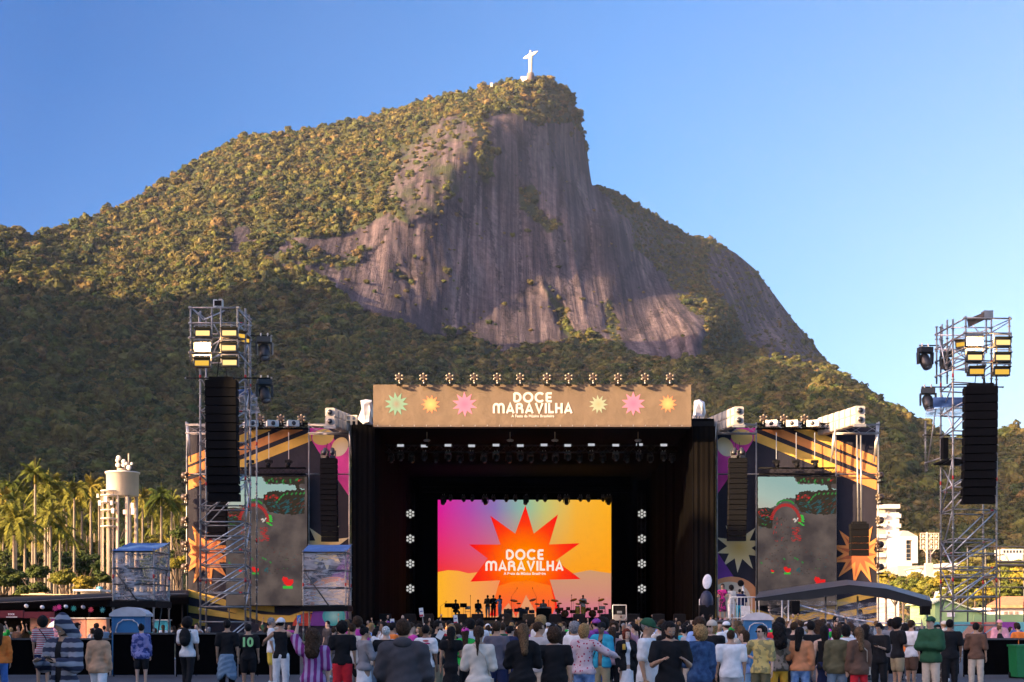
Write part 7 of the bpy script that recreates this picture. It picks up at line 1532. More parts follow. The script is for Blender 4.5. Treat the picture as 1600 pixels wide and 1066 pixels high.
# ------------------------------------------------------------------ the people one can tell apart (turn 180 = seen from behind, 0 = facing the camera)
clothm('plaid', (.30,.30,.34),'bands',(.035,.04,.07)); clothm('purple stripes',(.42,.30,.50),'vstripe',(.22,.03,.18)); clothm('red white stripes',(.60,.55,.55),'hstripe',(.42,.06,.08)); clothm('dots',(.66,.50,.52),'dots',(.40,.03,.08)); clothm('camo',(.26,.20,.15),'camo',(.10,.08,.055)); clothm('leafy',(.60,.46,.16),'leaf',(.30,.26,.12)); clothm('animal print',(.42,.33,.24),'leaf',(.12,.08,.06)); clothm('washed denim',(.09,.19,.42),'denim',(.25,.38,.60)); clothm('dark denim',(.025,.05,.12),'denim',(.06,.12,.24))
PEOPLE = [
 ("person in a grey and navy plaid hooded jacket walking past with a phone, hood up",100,15.0,968,dict(turn=-25,skin='tan',hair=('brown','short'),top=('plaid','jacket'),bottom=('black','trousers'),arms=('phone','phone'),legs='walk',head=(-10,38),extra=('hood_up','open_dark','phone','beard'),build=1.08,res=.018)),
 ("person in a grey hoodie with thinning dark hair, broad shoulders, seen from behind",630,13.2,974,dict(skin='tan',hair=('brown','short'),top=('dark grey','hoodie'),bottom=('black','trousers'),arms=('phone','phone'),build=1.05,fat=.02,head=(0,0),res=.018)),
 ("person with short dark hair in a black tee looking down at busy hands",1047,16.5,976,dict(turn=3,skin='tan',hair=('black','buzz'),top=('black','tee'),bottom=('black','trousers'),arms=('phone','phone'),head=(5,24),extra=('beard',),build=1.12,fat=.01,res=.018)),
 ("person in a long white tee and a dark green cap standing side on",1011,17.0,972,dict(turn=68,skin='tan',hair=('grey','short'),top=('white','tee'),bottom=('navy','shorts'),arms=('down','down'),head=(0,16),extra=('cap:dark green',),build=1.08,fat=.03,res=.018)),
 ("person with long brown hair down the back of a black jacket, blue jeans",817,17.5,980,dict(sex='f',skin='light',hair=('light brown','long'),top=('black','jacket'),bottom=('washed denim','jeans'),arms=('folded','folded'),head=(10,5),res=.018)),
 ("person in a cream scoop-back knit with a dark ponytail and a shoulder strap",748,17.0,983,dict(sex='f',skin='tan',hair=('brown','pony'),top=('cream','sweater'),bottom=('black','skirt'),arms=('hold','hold'),head=(-6,5),extra=('bag:beige',),res=.018)),
 ("person with a big mass of brown curls in a purple striped shirt, filming",489,18.5,989,dict(sex='f',skin='light',hair=('brown','bigcurly'),top=('purple stripes','shirt'),bottom=('black','trousers'),arms=('up','down'),extra=('phone',),build=1.2,res=.018)),
 ("person with curly brown hair in a wide black tee, elbow bent out",866,18.0,986,dict(skin='light',hair=('brown','curly'),top=('black','tee'),bottom=('black','trousers'),arms=('hip','down'),build=1.15,fat=.04,res=.018)),
 ("person with blond shoulder-length hair in a pink dotted blouse and light jeans",913,21.5,979,dict(sex='f',turn=160,skin='light',hair=('blond','bob'),top=('dots','sweater'),bottom=('washed denim','jeans'),arms=('down','out'),head=(-20,0),build=1.05)),
 ("person with golden curls in a dark denim jacket, seen from behind",1093,20.0,983,dict(sex='f',turn=200,skin='light',hair=('blond','curly'),top=('dark denim','jacket'),bottom=('black','trousers'),arms=('hold','down'),head=(15,0),build=1.12)),
 ("person laughing in a pale beanie and dark glasses and a black top",1112,24.0,974,dict(turn=-20,skin='light',hair=('blond','bob'),top=('black','sweater'),bottom=('black','trousers'),head=(-20,-5),extra=('beanie:beige','sunglasses'))),
 ("person with short dark hair in a wide white tee, seen from behind",1142,22.0,988,dict(skin='tan',hair=('brown','buzz'),top=('white','tee'),bottom=('light grey','shorts'),arms=('down','down'),build=1.18,fat=.03)),
 ("person smiling in a light blue shirt with wavy brown hair",1163,23.5,989,dict(sex='f',turn=-75,skin='light',hair=('brown','bob'),top=('light blue','sweater'),bottom=('light denim','jeans'),arms=('hold','down'))),
 ("person with dark hair in a yellow leafy patterned shirt, hand on hip",1189,23.0,981,dict(turn=-30,skin='light',hair=('black','short'),top=('leafy','shirt'),bottom=('olive','trousers'),arms=('down','hip'),head=(-15,0),extra=('sunglasses',))),
 ("person in mustard trousers with long black curls over a mottled brown top",1217,24.0,980,dict(sex='f',turn=190,skin='tan',hair=('black','bigcurly'),top=('camo','tee'),bottom=('mustard','jeans'),arms=('hold','hold'))),
 ("person in a rust orange sweater and blue jeans with long dark waves",1250,24.0,984,dict(sex='f',turn=170,skin='tan',hair=('black','long'),top=('rust','sweater'),bottom=('washed denim','jeans'),arms=('phone','down'),build=1.12,head=(-25,0))),
 ("person in a black strappy top and dark blue skirt with long black hair",1288,24.5,982,dict(sex='f',turn=175,skin='light',hair=('black','long'),top=('black','tank'),bottom=('navy','longskirt'),arms=('down','phone'))),
 ("person in a black tee with short hair behind the rust orange sweater",1267,29.0,974,dict(skin='tan',hair=('black','short'),top=('black','tee'),bottom=('grey','shorts'))),
 ("person in an olive jacket and denim shorts, head turned",1308,27.0,984,dict(sex='f',turn=165,skin='light',hair=('brown','bob'),top=('olive','jacket'),bottom=('denim','shorts'),arms=('down','down'),head=(-30,0))),
 ("person in a white tee and black trousers, arms folded, seen from behind",1322,29.0,980,dict(skin='tan',hair=('black','bob'),top=('white','tee'),bottom=('black','trousers'),arms=('hold','hold'))),
 ("person in a dark brown coat and red trousers with a beige bag",1342,26.5,984,dict(sex='f',turn=195,skin='light',hair=('light brown','long'),top=('brown','jacket'),bottom=('red','jeans'),extra=('bag:beige',))),
 ("person in black reading a phone beside the barrier",1374,32.0,977,dict(turn=-40,skin='tan',hair=('black','short'),top=('black','shirt'),bottom=('black','trousers'),arms=('phone','down'),head=(0,20),extra=('phone',),shoes='white')),
 ("person in a grey tee and black shorts with a hand at the face",1392,35.5,970,dict(turn=178,skin='brown',hair=('black','short'),top=('grey','tee'),bottom=('black','shorts'),arms=('down','face'),shoes='white')),
 ("person in dark glasses and a printed white tee with brown shorts",1424,36.0,972,dict(turn=112,skin='tan',hair=('brown','short'),top=('white','tee'),bottom=('brown','shorts'),arms=('hold','down'),extra=('sunglasses','beard'),build=1.08)),
 ("person in a black top and animal print trousers raising one arm",1465,36.5,979,dict(sex='f',turn=-10,skin='light',hair=('black','long'),top=('black','tank'),bottom=('animal print','wide'),arms=('down','wave'),extra=('sunglasses',))),
 ("person in a loose black tee and dark trousers beside the raised arm",1484,34.0,971,dict(skin='brown',hair=('black','short'),top=('black','tee'),bottom=('black','trousers'),build=1.15)),
 ("person in a brown shirt and beige trousers before the black barrier",1525,35.5,976,dict(turn=160,skin='tan',hair=('black','short'),top=('brown','shirt'),bottom=('beige','trousers'),arms=('hold','down'))),
 ("person in a tan jacket over white shorts walking away",154,28.0,984,dict(sex='f',turn=175,skin='light',hair=('black','bob'),top=('tan','jacket'),bottom=('white','shorts'),legs='walk')),
 ("person in a red and white striped tee with a crossed strap",67,37.0,967,dict(skin='tan',hair=('black','curly'),top=('red white stripes','tee'),bottom=('navy','shorts'),extra=('bag:black',))),
 ("person in a long orange top at the picture edge",-1,31.0,978,dict(sex='f',turn=200,skin='tan',hair=('brown','long'),top=('orange','sweater'),bottom=('blue','jeans'))),
 ("person in a lilac and navy jacket with bare legs before the blue toilet",221,38.0,978,dict(sex='f',skin='light',hair=('black','bun'),top=('navy','jacket',clothm('lilac navy',(.25,.25,.50),'camo',(.05,.07,.24))),bottom=('black','shorts'))),
 ("person in a white tee with a black backpack",293,36.0,967,dict(turn=172,skin='brown',hair=('black','curly'),top=('white','tee'),bottom=('black','trousers'),arms=('phone','down'),extra=('backpack:black',),legs='walk')),
 ("person in a black tee with a washed denim jacket tied at the waist",355,33.0,972,dict(skin='tan',hair=('black','short'),top=('black','tee'),bottom=('black','trousers'),extra=('waist:denim',),shoes='white')),
 ("person in a black sports shirt numbered ten in green",388,35.0,978,dict(skin='tan',hair=('black','short'),top=('black','tee'),bottom=('black','shorts'),shoes='white',extra=('print:ten',),build=1.08)),
 ("person in a white tee and yellow shorts half hidden behind the barrier crowd",424,40.0,968,dict(turn=100,skin='tan',hair=('grey','short'),top=('white','tee'),bottom=('yellow','shorts'),shoes='white')),
 ("person in a long black sleeveless top and white trousers holding a stick",439,33.0,969,dict(turn=172,skin='tan',hair=('black','short'),top=('black','tank'),bottom=('white','trousers'),arms=('out','out'),extra=('cap:white',))),
 ("person in a black tee and bright red trousers",535,30.0,975,dict(skin='tan',hair=('black','curly'),top=('black','tee'),bottom=('red','wide'),build=1.15)),
 ("person in glasses with a grey sweater over a white shirt",569,24.0,983,dict(turn=122,skin='tan',hair=('black','bun'),top=('grey','sweater'),bottom=('white','skirt'),arms=('phone','phone'),extra=('sunglasses',),build=1.1,sex='f',head=(0,12))),
 ("person in a white tee with a coloured back print",665,29.0,980,dict(turn=165,skin='brown',hair=('black','short'),top=('white','tee'),bottom=('dark grey','shorts'),extra=('print:colour',),shoes='white')),
 ("person with a beard in a black tee holding a white sheet",684,30.0,973,dict(turn=70,skin='tan',hair=('black','short'),top=('black','tee'),bottom=('khaki','trousers'),arms=('hold','hold'),extra=('beard',),shoes='white')),
 ("person in a long black dress with neon yellow socks",705,28.0,983,dict(sex='f',skin='tan',hair=('black','long'),top=('black','dress'),bottom=('black','skirt'),arms=('down','hold'),shoes='lime')),
 ("person in a shiny green jacket and a magenta cap",727,31.0,984,dict(sex='f',skin='tan',hair=('brown','long'),top=('green','jacket'),bottom=('black','trousers'),extra=('cap:magenta',))),
 ("person in a slate grey tee next to the cream scoop-back knit",776,27.0,975,dict(turn=170,skin='tan',hair=('brown','short'),top=('dark grey','tee',clothm('slate',(.12,.11,.14))),bottom=('navy','trousers'))),
 ("person in a dark green tee in the middle of the crowd before the led wall",785,35.0,976,dict(skin='tan',hair=('brown','short'),top=('dark green','tee'),bottom=('black','trousers'))),
 ("person in a light grey polo and dark glasses looking to the side",842,25.5,976,dict(turn=140,skin='tan',hair=('brown','short'),top=('light grey','tee'),bottom=('beige','shorts'),head=(-45,0),extra=('sunglasses',),build=1.1,fat=.02)),
 ("person in a bright teal jacket and khaki trousers facing the camera",940,29.5,976,dict(turn=-25,skin='brown',hair=('black','short'),top=('teal','jacket'),bottom=('khaki','trousers'),arms=('hold','down'),extra=('bag:black','cap:black'),shoes='white')),
 ("person in a pale pink blouse and black trousers with long dark hair",957,32.0,983,dict(sex='f',skin='light',hair=('brown','long'),top=('pink','shirt',clothm('dusty pink',(.38,.24,.24))),bottom=('black','trousers'))),
 ("person in a white skirt and black jacket with red hair holding a drink",979,29.5,986,dict(sex='f',turn=20,skin='light',hair=('red','bob'),top=('black','jacket'),bottom=('white','longskirt'),arms=('hold','down'),extra=('open',),shoes='black')),
 ("person in a blue tee right of the pink dotted blouse, farther back",896,34.0,984,dict(sex='f',skin='light',hair=('blond','bob'),top=('light denim','tee'),bottom=('blue','jeans'),extra=('cap:white',))),
 ("person in a navy jacket with a white collar beside the dark green tee",797,32.0,981,dict(turn=130,skin='light',hair=('black','short'),top=('navy','jacket'),bottom=('navy','trousers'))),
 ("person in a red tee standing near the right-hand blue toilet".replace('right-hand ','farther '),1213,36.0,974,dict(turn=165,skin='tan',hair=('black','short'),top=('red','tee'),bottom=('black','trousers'))),
 ("person in an orange shirt behind the grey hoodie",614,33.0,976,dict(turn=120,skin='tan',hair=('black','short'),top=('orange','tee'),bottom=('black','trousers'))),
 ("person with white hair in a black shirt left of the grey hoodie",603,27.0,982,dict(turn=165,skin='light',hair=('white','buzz'),top=('black','shirt'),bottom=('black','trousers'),build=1.1)),
]
PEOPLE = [(l,p,(D*1.19 if D<19 else D*1.12 if D<25 else D),ty,kw) for l,p,D,ty,kw in PEOPLE]
for lab,px,D,ty,kw in PEOPLE:
    kw = dict(kw); kw['turn'] = kw.pop('turn',180); kw.setdefault('res',.024); put(lab,px,D,ty,**kw)
    if 'print:ten' in kw.get('extra',()):
        pr = COL.objects[-1]
        T_ = [o for o in COL.objects if o.get('label')==lab][0]; LG = mat('print_green_number',(.35,.75,.3),.7,var=0)
        textmesh('10',.28,.26,(0,.163,1.24),LG,'shirt_number',T_,.012,(R(90),0,R(180)))
    if 'print:colour' in kw.get('extra',()):
        T_ = [o for o in COL.objects if o.get('label')==lab][0]; q = MB(); rr = random.Random(4)
        for i,c in enumerate(('print_red_a','print_red_b','print_orange_a','print_green_a','print_orange_b')): q.ell((rr.uniform(-.10,.10),.150,1.34-.05*i),(.07,.01,.02),mat(c,[(.5,.05,.04),(.5,.05,.15),(.7,.3,.04),(.1,.4,.25),(.7,.35,.05)][i],.8),8,4)
        q.build('shirt_print',T_)
# ------------------------------------------------------------------ band and instruments on the riser
RZ = 2.30; MDp = 104.0
MUS = [(712,'seated player holding a saxophone, dark against the yellow screen','sit',('black','shirt'),('black','trousers'),('hold','phone'),20),
 (747,'seated player in a dark shirt and pale jeans facing the band','sit',('black','tee'),('light denim','jeans'),('hold','hold'),160),
 (762,'standing player in a brown shirt beside the seated one in pale jeans','stand',('brown','shirt'),('denim','jeans'),('hold','hold'),200),
 (771,'standing player all in black at the middle of the standing three','stand',('black','jacket'),('black','trousers'),('hold','hold'),180),
 (781,'standing guitar player in a light shirt turned towards the drums','stand',('light blue','shirt'),('light denim','jeans'),('out','hold'),235),
 (849,'seated keyboard player in a dark checked shirt behind a black desk','sit',('grey','shirt'),('black','trousers'),('hold','hold'),0),
 (872,'crouching stage hand in black by the red star point','sit',('black','tee'),('black','trousers'),('hold','hold'),60),
 (911,'conga player in a white shirt behind two yellow congas','stand',('white','shirt'),('black','trousers'),('hold','hold'),0)]
for px,lab,lg,tp,bt,ar,tn in MUS:
    person('person on stage, '+lab,PX(px,MDp),MDp,rz=R(tn),H=1.62 if lg=='stand' else 1.7,skin='brown',hair=('black','short'),top=tp,bottom=bt,arms=ar,legs=lg,z0=RZ+(.0 if px!=872 else -.35),res=.045,face=False)
def chair(px,lab): 
    t = thing('folding_chair',lab,'chair',(PX(px,MDp),MDp+.05,RZ)); mb = MB(); mb.box((-.21,-.2,.43),(.21,.22,.46),STEEL); mb.build('seat',t); mb = MB(); mb.box((-.21,.2,.62),(.21,.23,.86),STEEL); mb.build('backrest',t)
    for s in (-1,1): mb = MB(); mb.tube((s*.2,-.2,0),(s*.2,.22,.86),.014,STEEL,5); mb.tube((s*.2,.22,0),(s*.2,-.18,.45),.014,STEEL,5); mb.build('leg',t)
chair(712,'metal folding chair under the seated saxophone player'); chair(747,'metal folding chair under the seated player in pale jeans'); chair(731,'empty metal folding chair with a dark case between two seated players'); chair(941,'empty metal folding chair at the pink edge of the led wall'); chair(849,'metal folding chair of the keyboard player')
def stand(px,py,dx=0,lab='',D=MDp-.6):
    t = thing('microphone_stand',lab,'microphone stand',(PX(px,D),D,RZ)); z = PZ(py,D)-RZ; mb = MB(); 
    for k in range(3): a = k*2.1; mb.tube((0,0,.06),(.28*math.cos(a),.28*math.sin(a),0),.012,BLACKM,4)
    zz = z*.72 if dx else z; mb.tube((0,0,0),(0,0,zz),.014,BLACKM,5); 
    if dx: mb.tube((0,0,zz),(dx*D/F,0,z),.012,BLACKM,4)
    mb.build('pole',t); mb = MB(); mb.ell((dx*D/F,0,z+.04),(.03,.03,.06),BLACKM,6,4); mb.build('microphone',t)
for a in ((735,932,0,'tall microphone stand between two seated players'),(799,920,9,'tall boom stand reaching up over the orange of the screen'),(838,920,-6,'boom stand left of the keyboard player'),(893,931,0,'straight microphone stand beside the congas'),(936,935,0,'thin microphone stand at the pink side of the riser'),(857,940,0,'short microphone stand at the keyboard desk'),(688,941,9,'low boom stand at the yellow edge of the led wall')): stand(*a[:3],lab=a[3])
def drumkit(px,lab,wood):
    t = thing('drum_kit',lab,'drum kit',(PX(px,MDp-.3),MDp-.3,RZ)); CY = mat('cymbal_dark',(.10,.07,.03),.35,.8); SH = mat('drum_shell_'+wood,{'blue':(.02,.03,.07),'brown':(.14,.06,.025)}[wood],.3)
    mb = MB(); mb.lathe((0,0,.3),[(.28,0),(.28,.4)],SH,16,(0,1,0)); mb.build('bass_drum',t)
    for x,y,z,r in ((-.30,-.05,.62,.17),(.22,-.05,.66,.15),(.55,.1,.45,.21),(-.55,.15,.55,.18)): mb = MB(); mb.lathe((x,y,z-.12),[(r,0),(r,.24)],SH,14); mb.tube((x,y,0),(x,y,z-.1),.015,STEEL,4); mb.build('drum',t)
    for x,z,r,tl in ((-.75,1.25,.30,.15),(.62,1.30,.28,-.3),(.95,1.0,.2,.1),(-.4,1.05,.18,0)): mb = MB(); mb.ell((x,.1,z),(r,r,.018),CY,14,5,Matrix.Rotation(tl,3,'Y')@Matrix.Rotation(.35,3,'X')); mb.tube((x,.1,0),(x,.1,z),.012,STEEL,4); mb.build('cymbal',t)
drumkit(819,'dark blue drum kit with raised cymbals in front of the orange star foot','blue'); drumkit(883,'small brown percussion set with cymbals left of the congas','brown'); drumkit(926,'percussion table with a dark cymbal right of the congas','brown')
CG = mat('conga_yellow',(.60,.36,.05),.35)
for k,px in enumerate((902.5,911.5)):
    t = thing('conga','yellow conga drum on stage, '+('nearer the drum kits' if k==0 else 'nearer the equipment rack'),'drum',(PX(px,MDp-1.2),MDp-1.2,RZ)); mb = MB(); mb.lathe((0,0,.02),[(.13,0),(.17,.25),(.19,.5),(.16,.76)],CG,14); mb.build('shell',t); mb = MB(); mb.lathe((0,0,.78),[(.165,0),(.17,.05),(.15,.06)],WHITE,14); mb.build('drumhead',t)
t = thing('keyboard_desk','black desk with a keyboard in front of the keyboard player','desk',(PX(850,MDp-.8),MDp-.8,RZ)); mb = MB(); mb.box((-.55,-.2,0),(.55,.2,.68),BLACKM); mb.build('desk_front',t); mb = MB(); mb.box((-.5,-.18,.69),(.5,.15,.78),mat('keys',(.3,.3,.32),.4)); mb.build('keyboard',t)
for k,(px,c,lab) in enumerate(((818,(.03,.04,.08),'dark blue amplifier at the foot of the star'),(794,(.10,.05,.03),'brown amplifier under the raised cymbal'),(958,(.02,.02,.02),'black amplifier beside the framed equipment rack'))):
    t = thing('amplifier',lab,'amplifier',(PX(px,MDp-1.6),MDp-1.6,RZ)); mb = MB(); mb.box((-.32,-.18,0),(.32,.2,.62),mat('amp_%d'%k,c,.7)); mb.build('cabinet',t); mb = MB(); mb.box((-.27,-.2,.05),(.27,-.182,.45),mat('amp_cloth',(.05,.05,.055),.9)); mb.build('speaker_cloth',t); mb = MB(); mb.box((-.08,-.02,.62),(.08,.02,.66),BLACKM); mb.build('handle',t)
for k,px in enumerate((700,706,724)): 
    t = thing('music_stand',['black music stand farthest from the led wall centre','black music stand in front of the saxophone player','black music stand between the two seated players'][k],'music stand',(PX(px,MDp-1),MDp-1,RZ)); mb = MB(); mb.tube((0,0,0),(0,0,.8),.015,BLACKM,4); mb.build('pole',t); mb = MB(); mb.slab([(-.25,-.02,.75),(.25,-.02,.75),(.25,.15,1.05),(-.25,.15,1.05)],(0,1,-.4),.02,BLACKM); mb.build('desk_plate',t)
# ------------------------------------------------------------------ people on the platform, in the tent and in the booths
person('person with long hair in a magenta and dark patterned dress on the railed platform',PX(1130,PD),PD+.2,rz=R(-20),H=1.72,sex='f',skin='tan',hair=('brown','long'),top=('m','dress',clothm('magenta pattern',(.42,.02,.18),'camo',(.05,.02,.04))),bottom=('black','skirt'),arms=('hold','hold'),z0=pz,res=.035,shoes='pink')
person('person in a cream shirt and white trousers with dark curls on the railed platform',PX(1146.5,PD),PD+.8,rz=R(200),H=1.66,skin='brown',hair=('black','curly'),top=('cream','shirt'),bottom=('white','trousers'),arms=('out','down'),z0=pz,res=.035)
person('person in navy behind a camera on the railed platform',PX(1163,PD),PD+1.4,rz=R(160),H=1.5,skin='brown',hair=('black','short'),top=('navy','tee'),bottom=('teal','trousers'),arms=('camera','camera'),z0=pz,res=.045)
person('person crouched in dark clothes at the platform camera',PX(1169,PD),PD+1.7,rz=R(180),H=1.42,skin='brown',hair=('black','short'),top=('navy','jacket'),bottom=('black','trousers'),arms=('hold','hold'),z0=pz,res=.045)
t = thing('stage_lamp_stand','small round black lamp on a white post on the railed platform','lamp',(PX(1171,PD),PD+1.9,pz)); mb = MB(); mb.tube((0,0,0),(0,0,1.75),.05,WHITE,6); mb.build('post',t); mb = MB(); mb.lathe((-.14,-.1,1.85),[(.16,0),(.16,-.12),(.1,-.14)],BLACKM,12,(0,1,.2)); mb.tube((0,0,1.72),(-.14,0,1.85),.03,BLACKM); mb.build('lamp_head',t)
person('person in black leaning at the dark covered equipment next to the platform',PX(1109,68),67.6,rz=R(90),H=1.6,skin='tan',hair=('black','short'),top=('black','tee'),bottom=('black','shorts'),arms=('hold','hold'),z0=.6,res=.045)
person('person working in the plastic tent, dark figure nearer the white truss leg',PX(1313,66),66.4,rz=0,H=1.75,skin='dark',hair=('black','short'),top=('black','tee'),bottom=('black','trousers'),arms=('hold','hold'),res=.045,z0=.62)
person('person working in the plastic tent, dark figure under the roof ridge',PX(1347,66),66.4,rz=0,H=1.75,skin='dark',hair=('black','curly'),top=('black','tee'),bottom=('black','trousers'),arms=('hold','out'),res=.045,z0=.62)
person('person with a lime badge sitting behind the film of the camera booth',PX(211,53),53.3,rz=R(-30),H=1.7,skin='brown',hair=('black','short'),top=('dark grey','sweater'),bottom=('black','trousers'),arms=('hold','hold'),legs='sit',z0=PZ(938,52)+.2,res=.045)
t = thing('film_camera','dark camera on a stand inside the glazed booth','camera',(PX(196,52.8),52.8,PZ(938,52))); mb = MB(); mb.box((-.15,-.3,1.0),(.15,.25,1.3),BLACKM); mb.lathe((0,-.3,1.15),[(.09,0),(.11,-.2)],BLACKM,10,(0,1,0)); mb.build('camera_body',t); mb = MB()
for k in range(3): mb.tube((0,0,1.0),(.35*math.cos(k*2.1),.35*math.sin(k*2.1),0),.025,BLACKM,5)
mb.build('tripod',t)
# ------------------------------------------------------------------ the crowd: ten figures built once, then copied with clothes of their own
ARCH = []
def arche(i,**kw):
    t = person('crowd figure',-200-3*i,-60,rz=0,H=1.7,res=.042,face=False,**kw); ARCH.append(t); return t
arche(0,sex='m',hair=('black','short'),top=('white','tee'),bottom=('black','trousers'),arms=('down','down'))
arche(1,sex='f',hair=('black','long'),top=('white','tee'),bottom=('black','jeans'),arms=('hold','down'))
arche(2,sex='m',hair=('black','curly'),top=('white','tee'),bottom=('black','shorts'),arms=('hold','hold'),build=1.1)
arche(3,sex='f',hair=('black','bigcurly'),top=('white','sweater'),bottom=('black','jeans'),arms=('down','hip'))
arche(4,sex='f',hair=('black','bob'),top=('white','tank'),bottom=('black','longskirt'),arms=('down','phone'),legs='relax')
arche(5,sex='m',hair=('black','buzz'),top=('white','jacket'),bottom=('black','trousers'),arms=('pocket','pocket'))
arche(6,sex='m',hair=('black','short'),top=('white','tee'),bottom=('black','trousers'),arms=('up','down'),build=1.05)
arche(7,sex='f',hair=('black','bun'),top=('white','shirt'),bottom=('black','shorts'),arms=('phone','phone'))
arche(8,sex='m',hair=('black','short'),top=('white','hoodie'),bottom=('black','trousers'),arms=('folded','folded'),extra=('cap:white',))
arche(9,sex='f',hair=('black','pony'),top=('white','crop'),bottom=('black','jeans'),arms=('wave','down'))
POSE = ['with arms down','holding something at the waist','with both hands together','hand on hip','looking at a phone','hands in pockets','raising an arm','holding a phone with both hands','with folded arms','waving an arm']
GAR = ['tee','tee','tee','sweater','vest','jacket','tee','shirt','hoodie','top']
HST = ['short','long','curly','big curly','chin-length','cropped','short','pinned-up','capped','ponytailed']
TOPS = ['white']*8+['black']*12+['grey','dark grey','navy','blue','light blue','red','green','pink','orange','yellow','olive','purple','brown','cream','turquoise','light grey','magenta','denim','beige','dark green']
def spot_words(px,D):
    if px<60: return 'by the lettered stall'
    for lim,w in ((120,'below the peach stall'),(175,'below the salmon counter'),(240,'around the blue toilet'),(300,'by the shaded wing edge'),(350,'under the scaffold tower'),(400,'just right of the scaffold tower'),(470,'below the shaded side screen'),(548,'below the glazed booth'),(600,'before the black stage drape'),(645,'before the column of lens lights'),(685,'beside the magenta screen edge'),(725,'below the saxophone player'),(765,'below the standing players'),(800,'below the guitar player'),(835,'below the blue drum kit'),(870,'below the keyboard desk'),(905,'below the congas'),(945,'below the pink screen corner'),(985,'below the framed equipment rack'),(1030,'below the farther lens lights'),(1085,'before the dark brown drape'),(1130,'by the covered equipment'),(1190,'below the railed platform'),(1245,'by the truss leg'),(1300,'before the plastic tent wall'),(1350,'under the tent roof ridge'),(1410,'at the tent outer half'),(1465,'at the tent low corner'),(1520,'at the foot of the tall tower'),(1570,'before the painted wall')):
        if px<lim: return w
    return 'beside the green waste bin'
def dist_words(D): return 'in the near rows' if D<38 else 'in the middle rows' if D<50 else 'in the far rows' if D<64 else 'in the farthest rows'
rc = random.Random(21); taken = [(PX(p[1],p[2]),p[2]) for p in PEOPLE]; spots_ = []
bands = [(66,30,40),(105,40,50),(110,50,63),(90,63,79)]
for n,d0,d1 in bands:
    c = 0; tries = 0
    while c < n and tries < 5000:
        tries += 1; D = rc.uniform(d0,d1); px = rc.uniform(-20,1620) if rc.random()<(.45 if d0<48 else .62) else rc.uniform(540,1330)
        if px < 520 and D < 48: continue
        if px > 1335 and 45.5 < D < 48.5: continue
        if px > 1500 and D < 48: continue
        if px > 1090 and D > 62 : continue
        if 172<px<240 and 47<D<60: continue
        if (1150<px<1215 and 56.5<D<62) or (1158<px<1210 and 33<D<57): continue
        if (300<px<410 and 54<D<60) or (1455<px<1580 and 53<D<60) or (470<px<552 and D>60) : continue
        x = PX(px,D)
        if any((x-a)**2+((D-b)*.8)**2 < .27 for a,b in taken): continue
        taken.append((x,D)); spots_.append((D,px)); c += 1
spots_.sort()
def override(o, m):
    for i in range(len(o.material_slots)): o.material_slots[i].link = 'OBJECT'; o.material_slots[i].material = m
def outfit():
    k = rc.randrange(10)
    if k in (6,9) and rc.random()<.4: k = rc.randrange(6)
    tc_ = rc.choice(TOPS); bc = rc.choice(['black']*5+['denim','blue','light denim','beige','white','grey','navy','khaki','brown']); hc_ = rc.choice(['black']*5+['brown']*4+['light brown','blond','grey']); sk = rc.choice(['light','light','tan','tan','brown'])
    s = rc.uniform(.94,1.06)*(.95 if k in (1,3,4,7,9) else 1.02); rz = R(180+rc.gauss(0,45)) if rc.random()<.76 else R(rc.uniform(-80,80)); sh = rc.choice([SHOE_W,SHOE_B])
    mats_ = {'body':SKINS[sk],'hair':HAIRS[hc_],'shoe':sh}
    for b in ('shirt','sweater','tank_top','jacket','hoodie','top','hood','cap'): mats_[b] = clothm(tc_,C[tc_])
    for b in ('trousers','jeans','shorts','skirt'): mats_[b] = clothm(bc,C[bc])
    return k,tc_,hc_,s,rz,mats_
used_ = {}
for D,px in spots_[:222]:
    k,tc_,hc_,s,rz,mats_ = outfit(); x = PX(px,D)
    t = copy_tree(ARCH[k]); t.location = (x,D,0); t.scale = (s,s,s); t.rotation_euler = (0,0,rz)
    for ch in t.children:
        b = ch.name.split('.')[0]
        if b in mats_: override(ch,mats_[b])
    an_ = 'an' if tc_[0] in 'ao' else 'a'; lab = f"person in {an_} {tc_} {GAR[k]}, {HST[k]} {hc_} hair, {dist_words(D).replace('in the ','')} {spot_words(px,D)}"
    if len(lab.replace('-',' ').split())>16: lab = f"person in {an_} {tc_} {GAR[k]}, {hc_.split()[-1]} hair, {dist_words(D).replace('in the ','')} {spot_words(px,D)}"
    if lab in used_: lab = lab.replace('person in','person '+('taller in' if s>used_[lab] else 'shorter in'))
    used_[lab] = s; t['label'] = lab; t['group'] = 'people standing in the crowd '+spot_words(px,D)
# the farthest rows read as one mass before the stage
fv, ff, fm, fmats = [], [], [], []; off = 0
for D,px in spots_[222:]:
    k,tc_,hc_,s,rz,mats_ = outfit(); M_ = Matrix.Translation((PX(px,D),D,0))@Matrix.Rotation(rz,4,'Z')@Matrix.Scale(s,4); Mn = np.array(M_)
    for ch in ARCH[k].children:
        me = ch.data; n = len(me.vertices); co = np.empty(n*3); me.vertices.foreach_get('co',co); co = co.reshape(-1,3)@Mn[:3,:3].T+Mn[:3,3]
        m_ = mats_.get(ch.name.split('.')[0],SKINS['tan'])
        if m_ not in fmats: fmats.append(m_)
        fv.append(co); mi_ = fmats.index(m_)
        for p in me.polygons: ff.append([v+off for v in p.vertices]); fm.append(mi_)
        off += n
me = bpy.data.meshes.new('distant_crowd'); me.from_pydata(np.concatenate(fv).tolist(),[],ff)
for m_ in fmats: me.materials.append(m_)
me.polygons.foreach_set('material_index',fm); me.polygons.foreach_set('use_smooth',[True]*len(ff)); me.update()
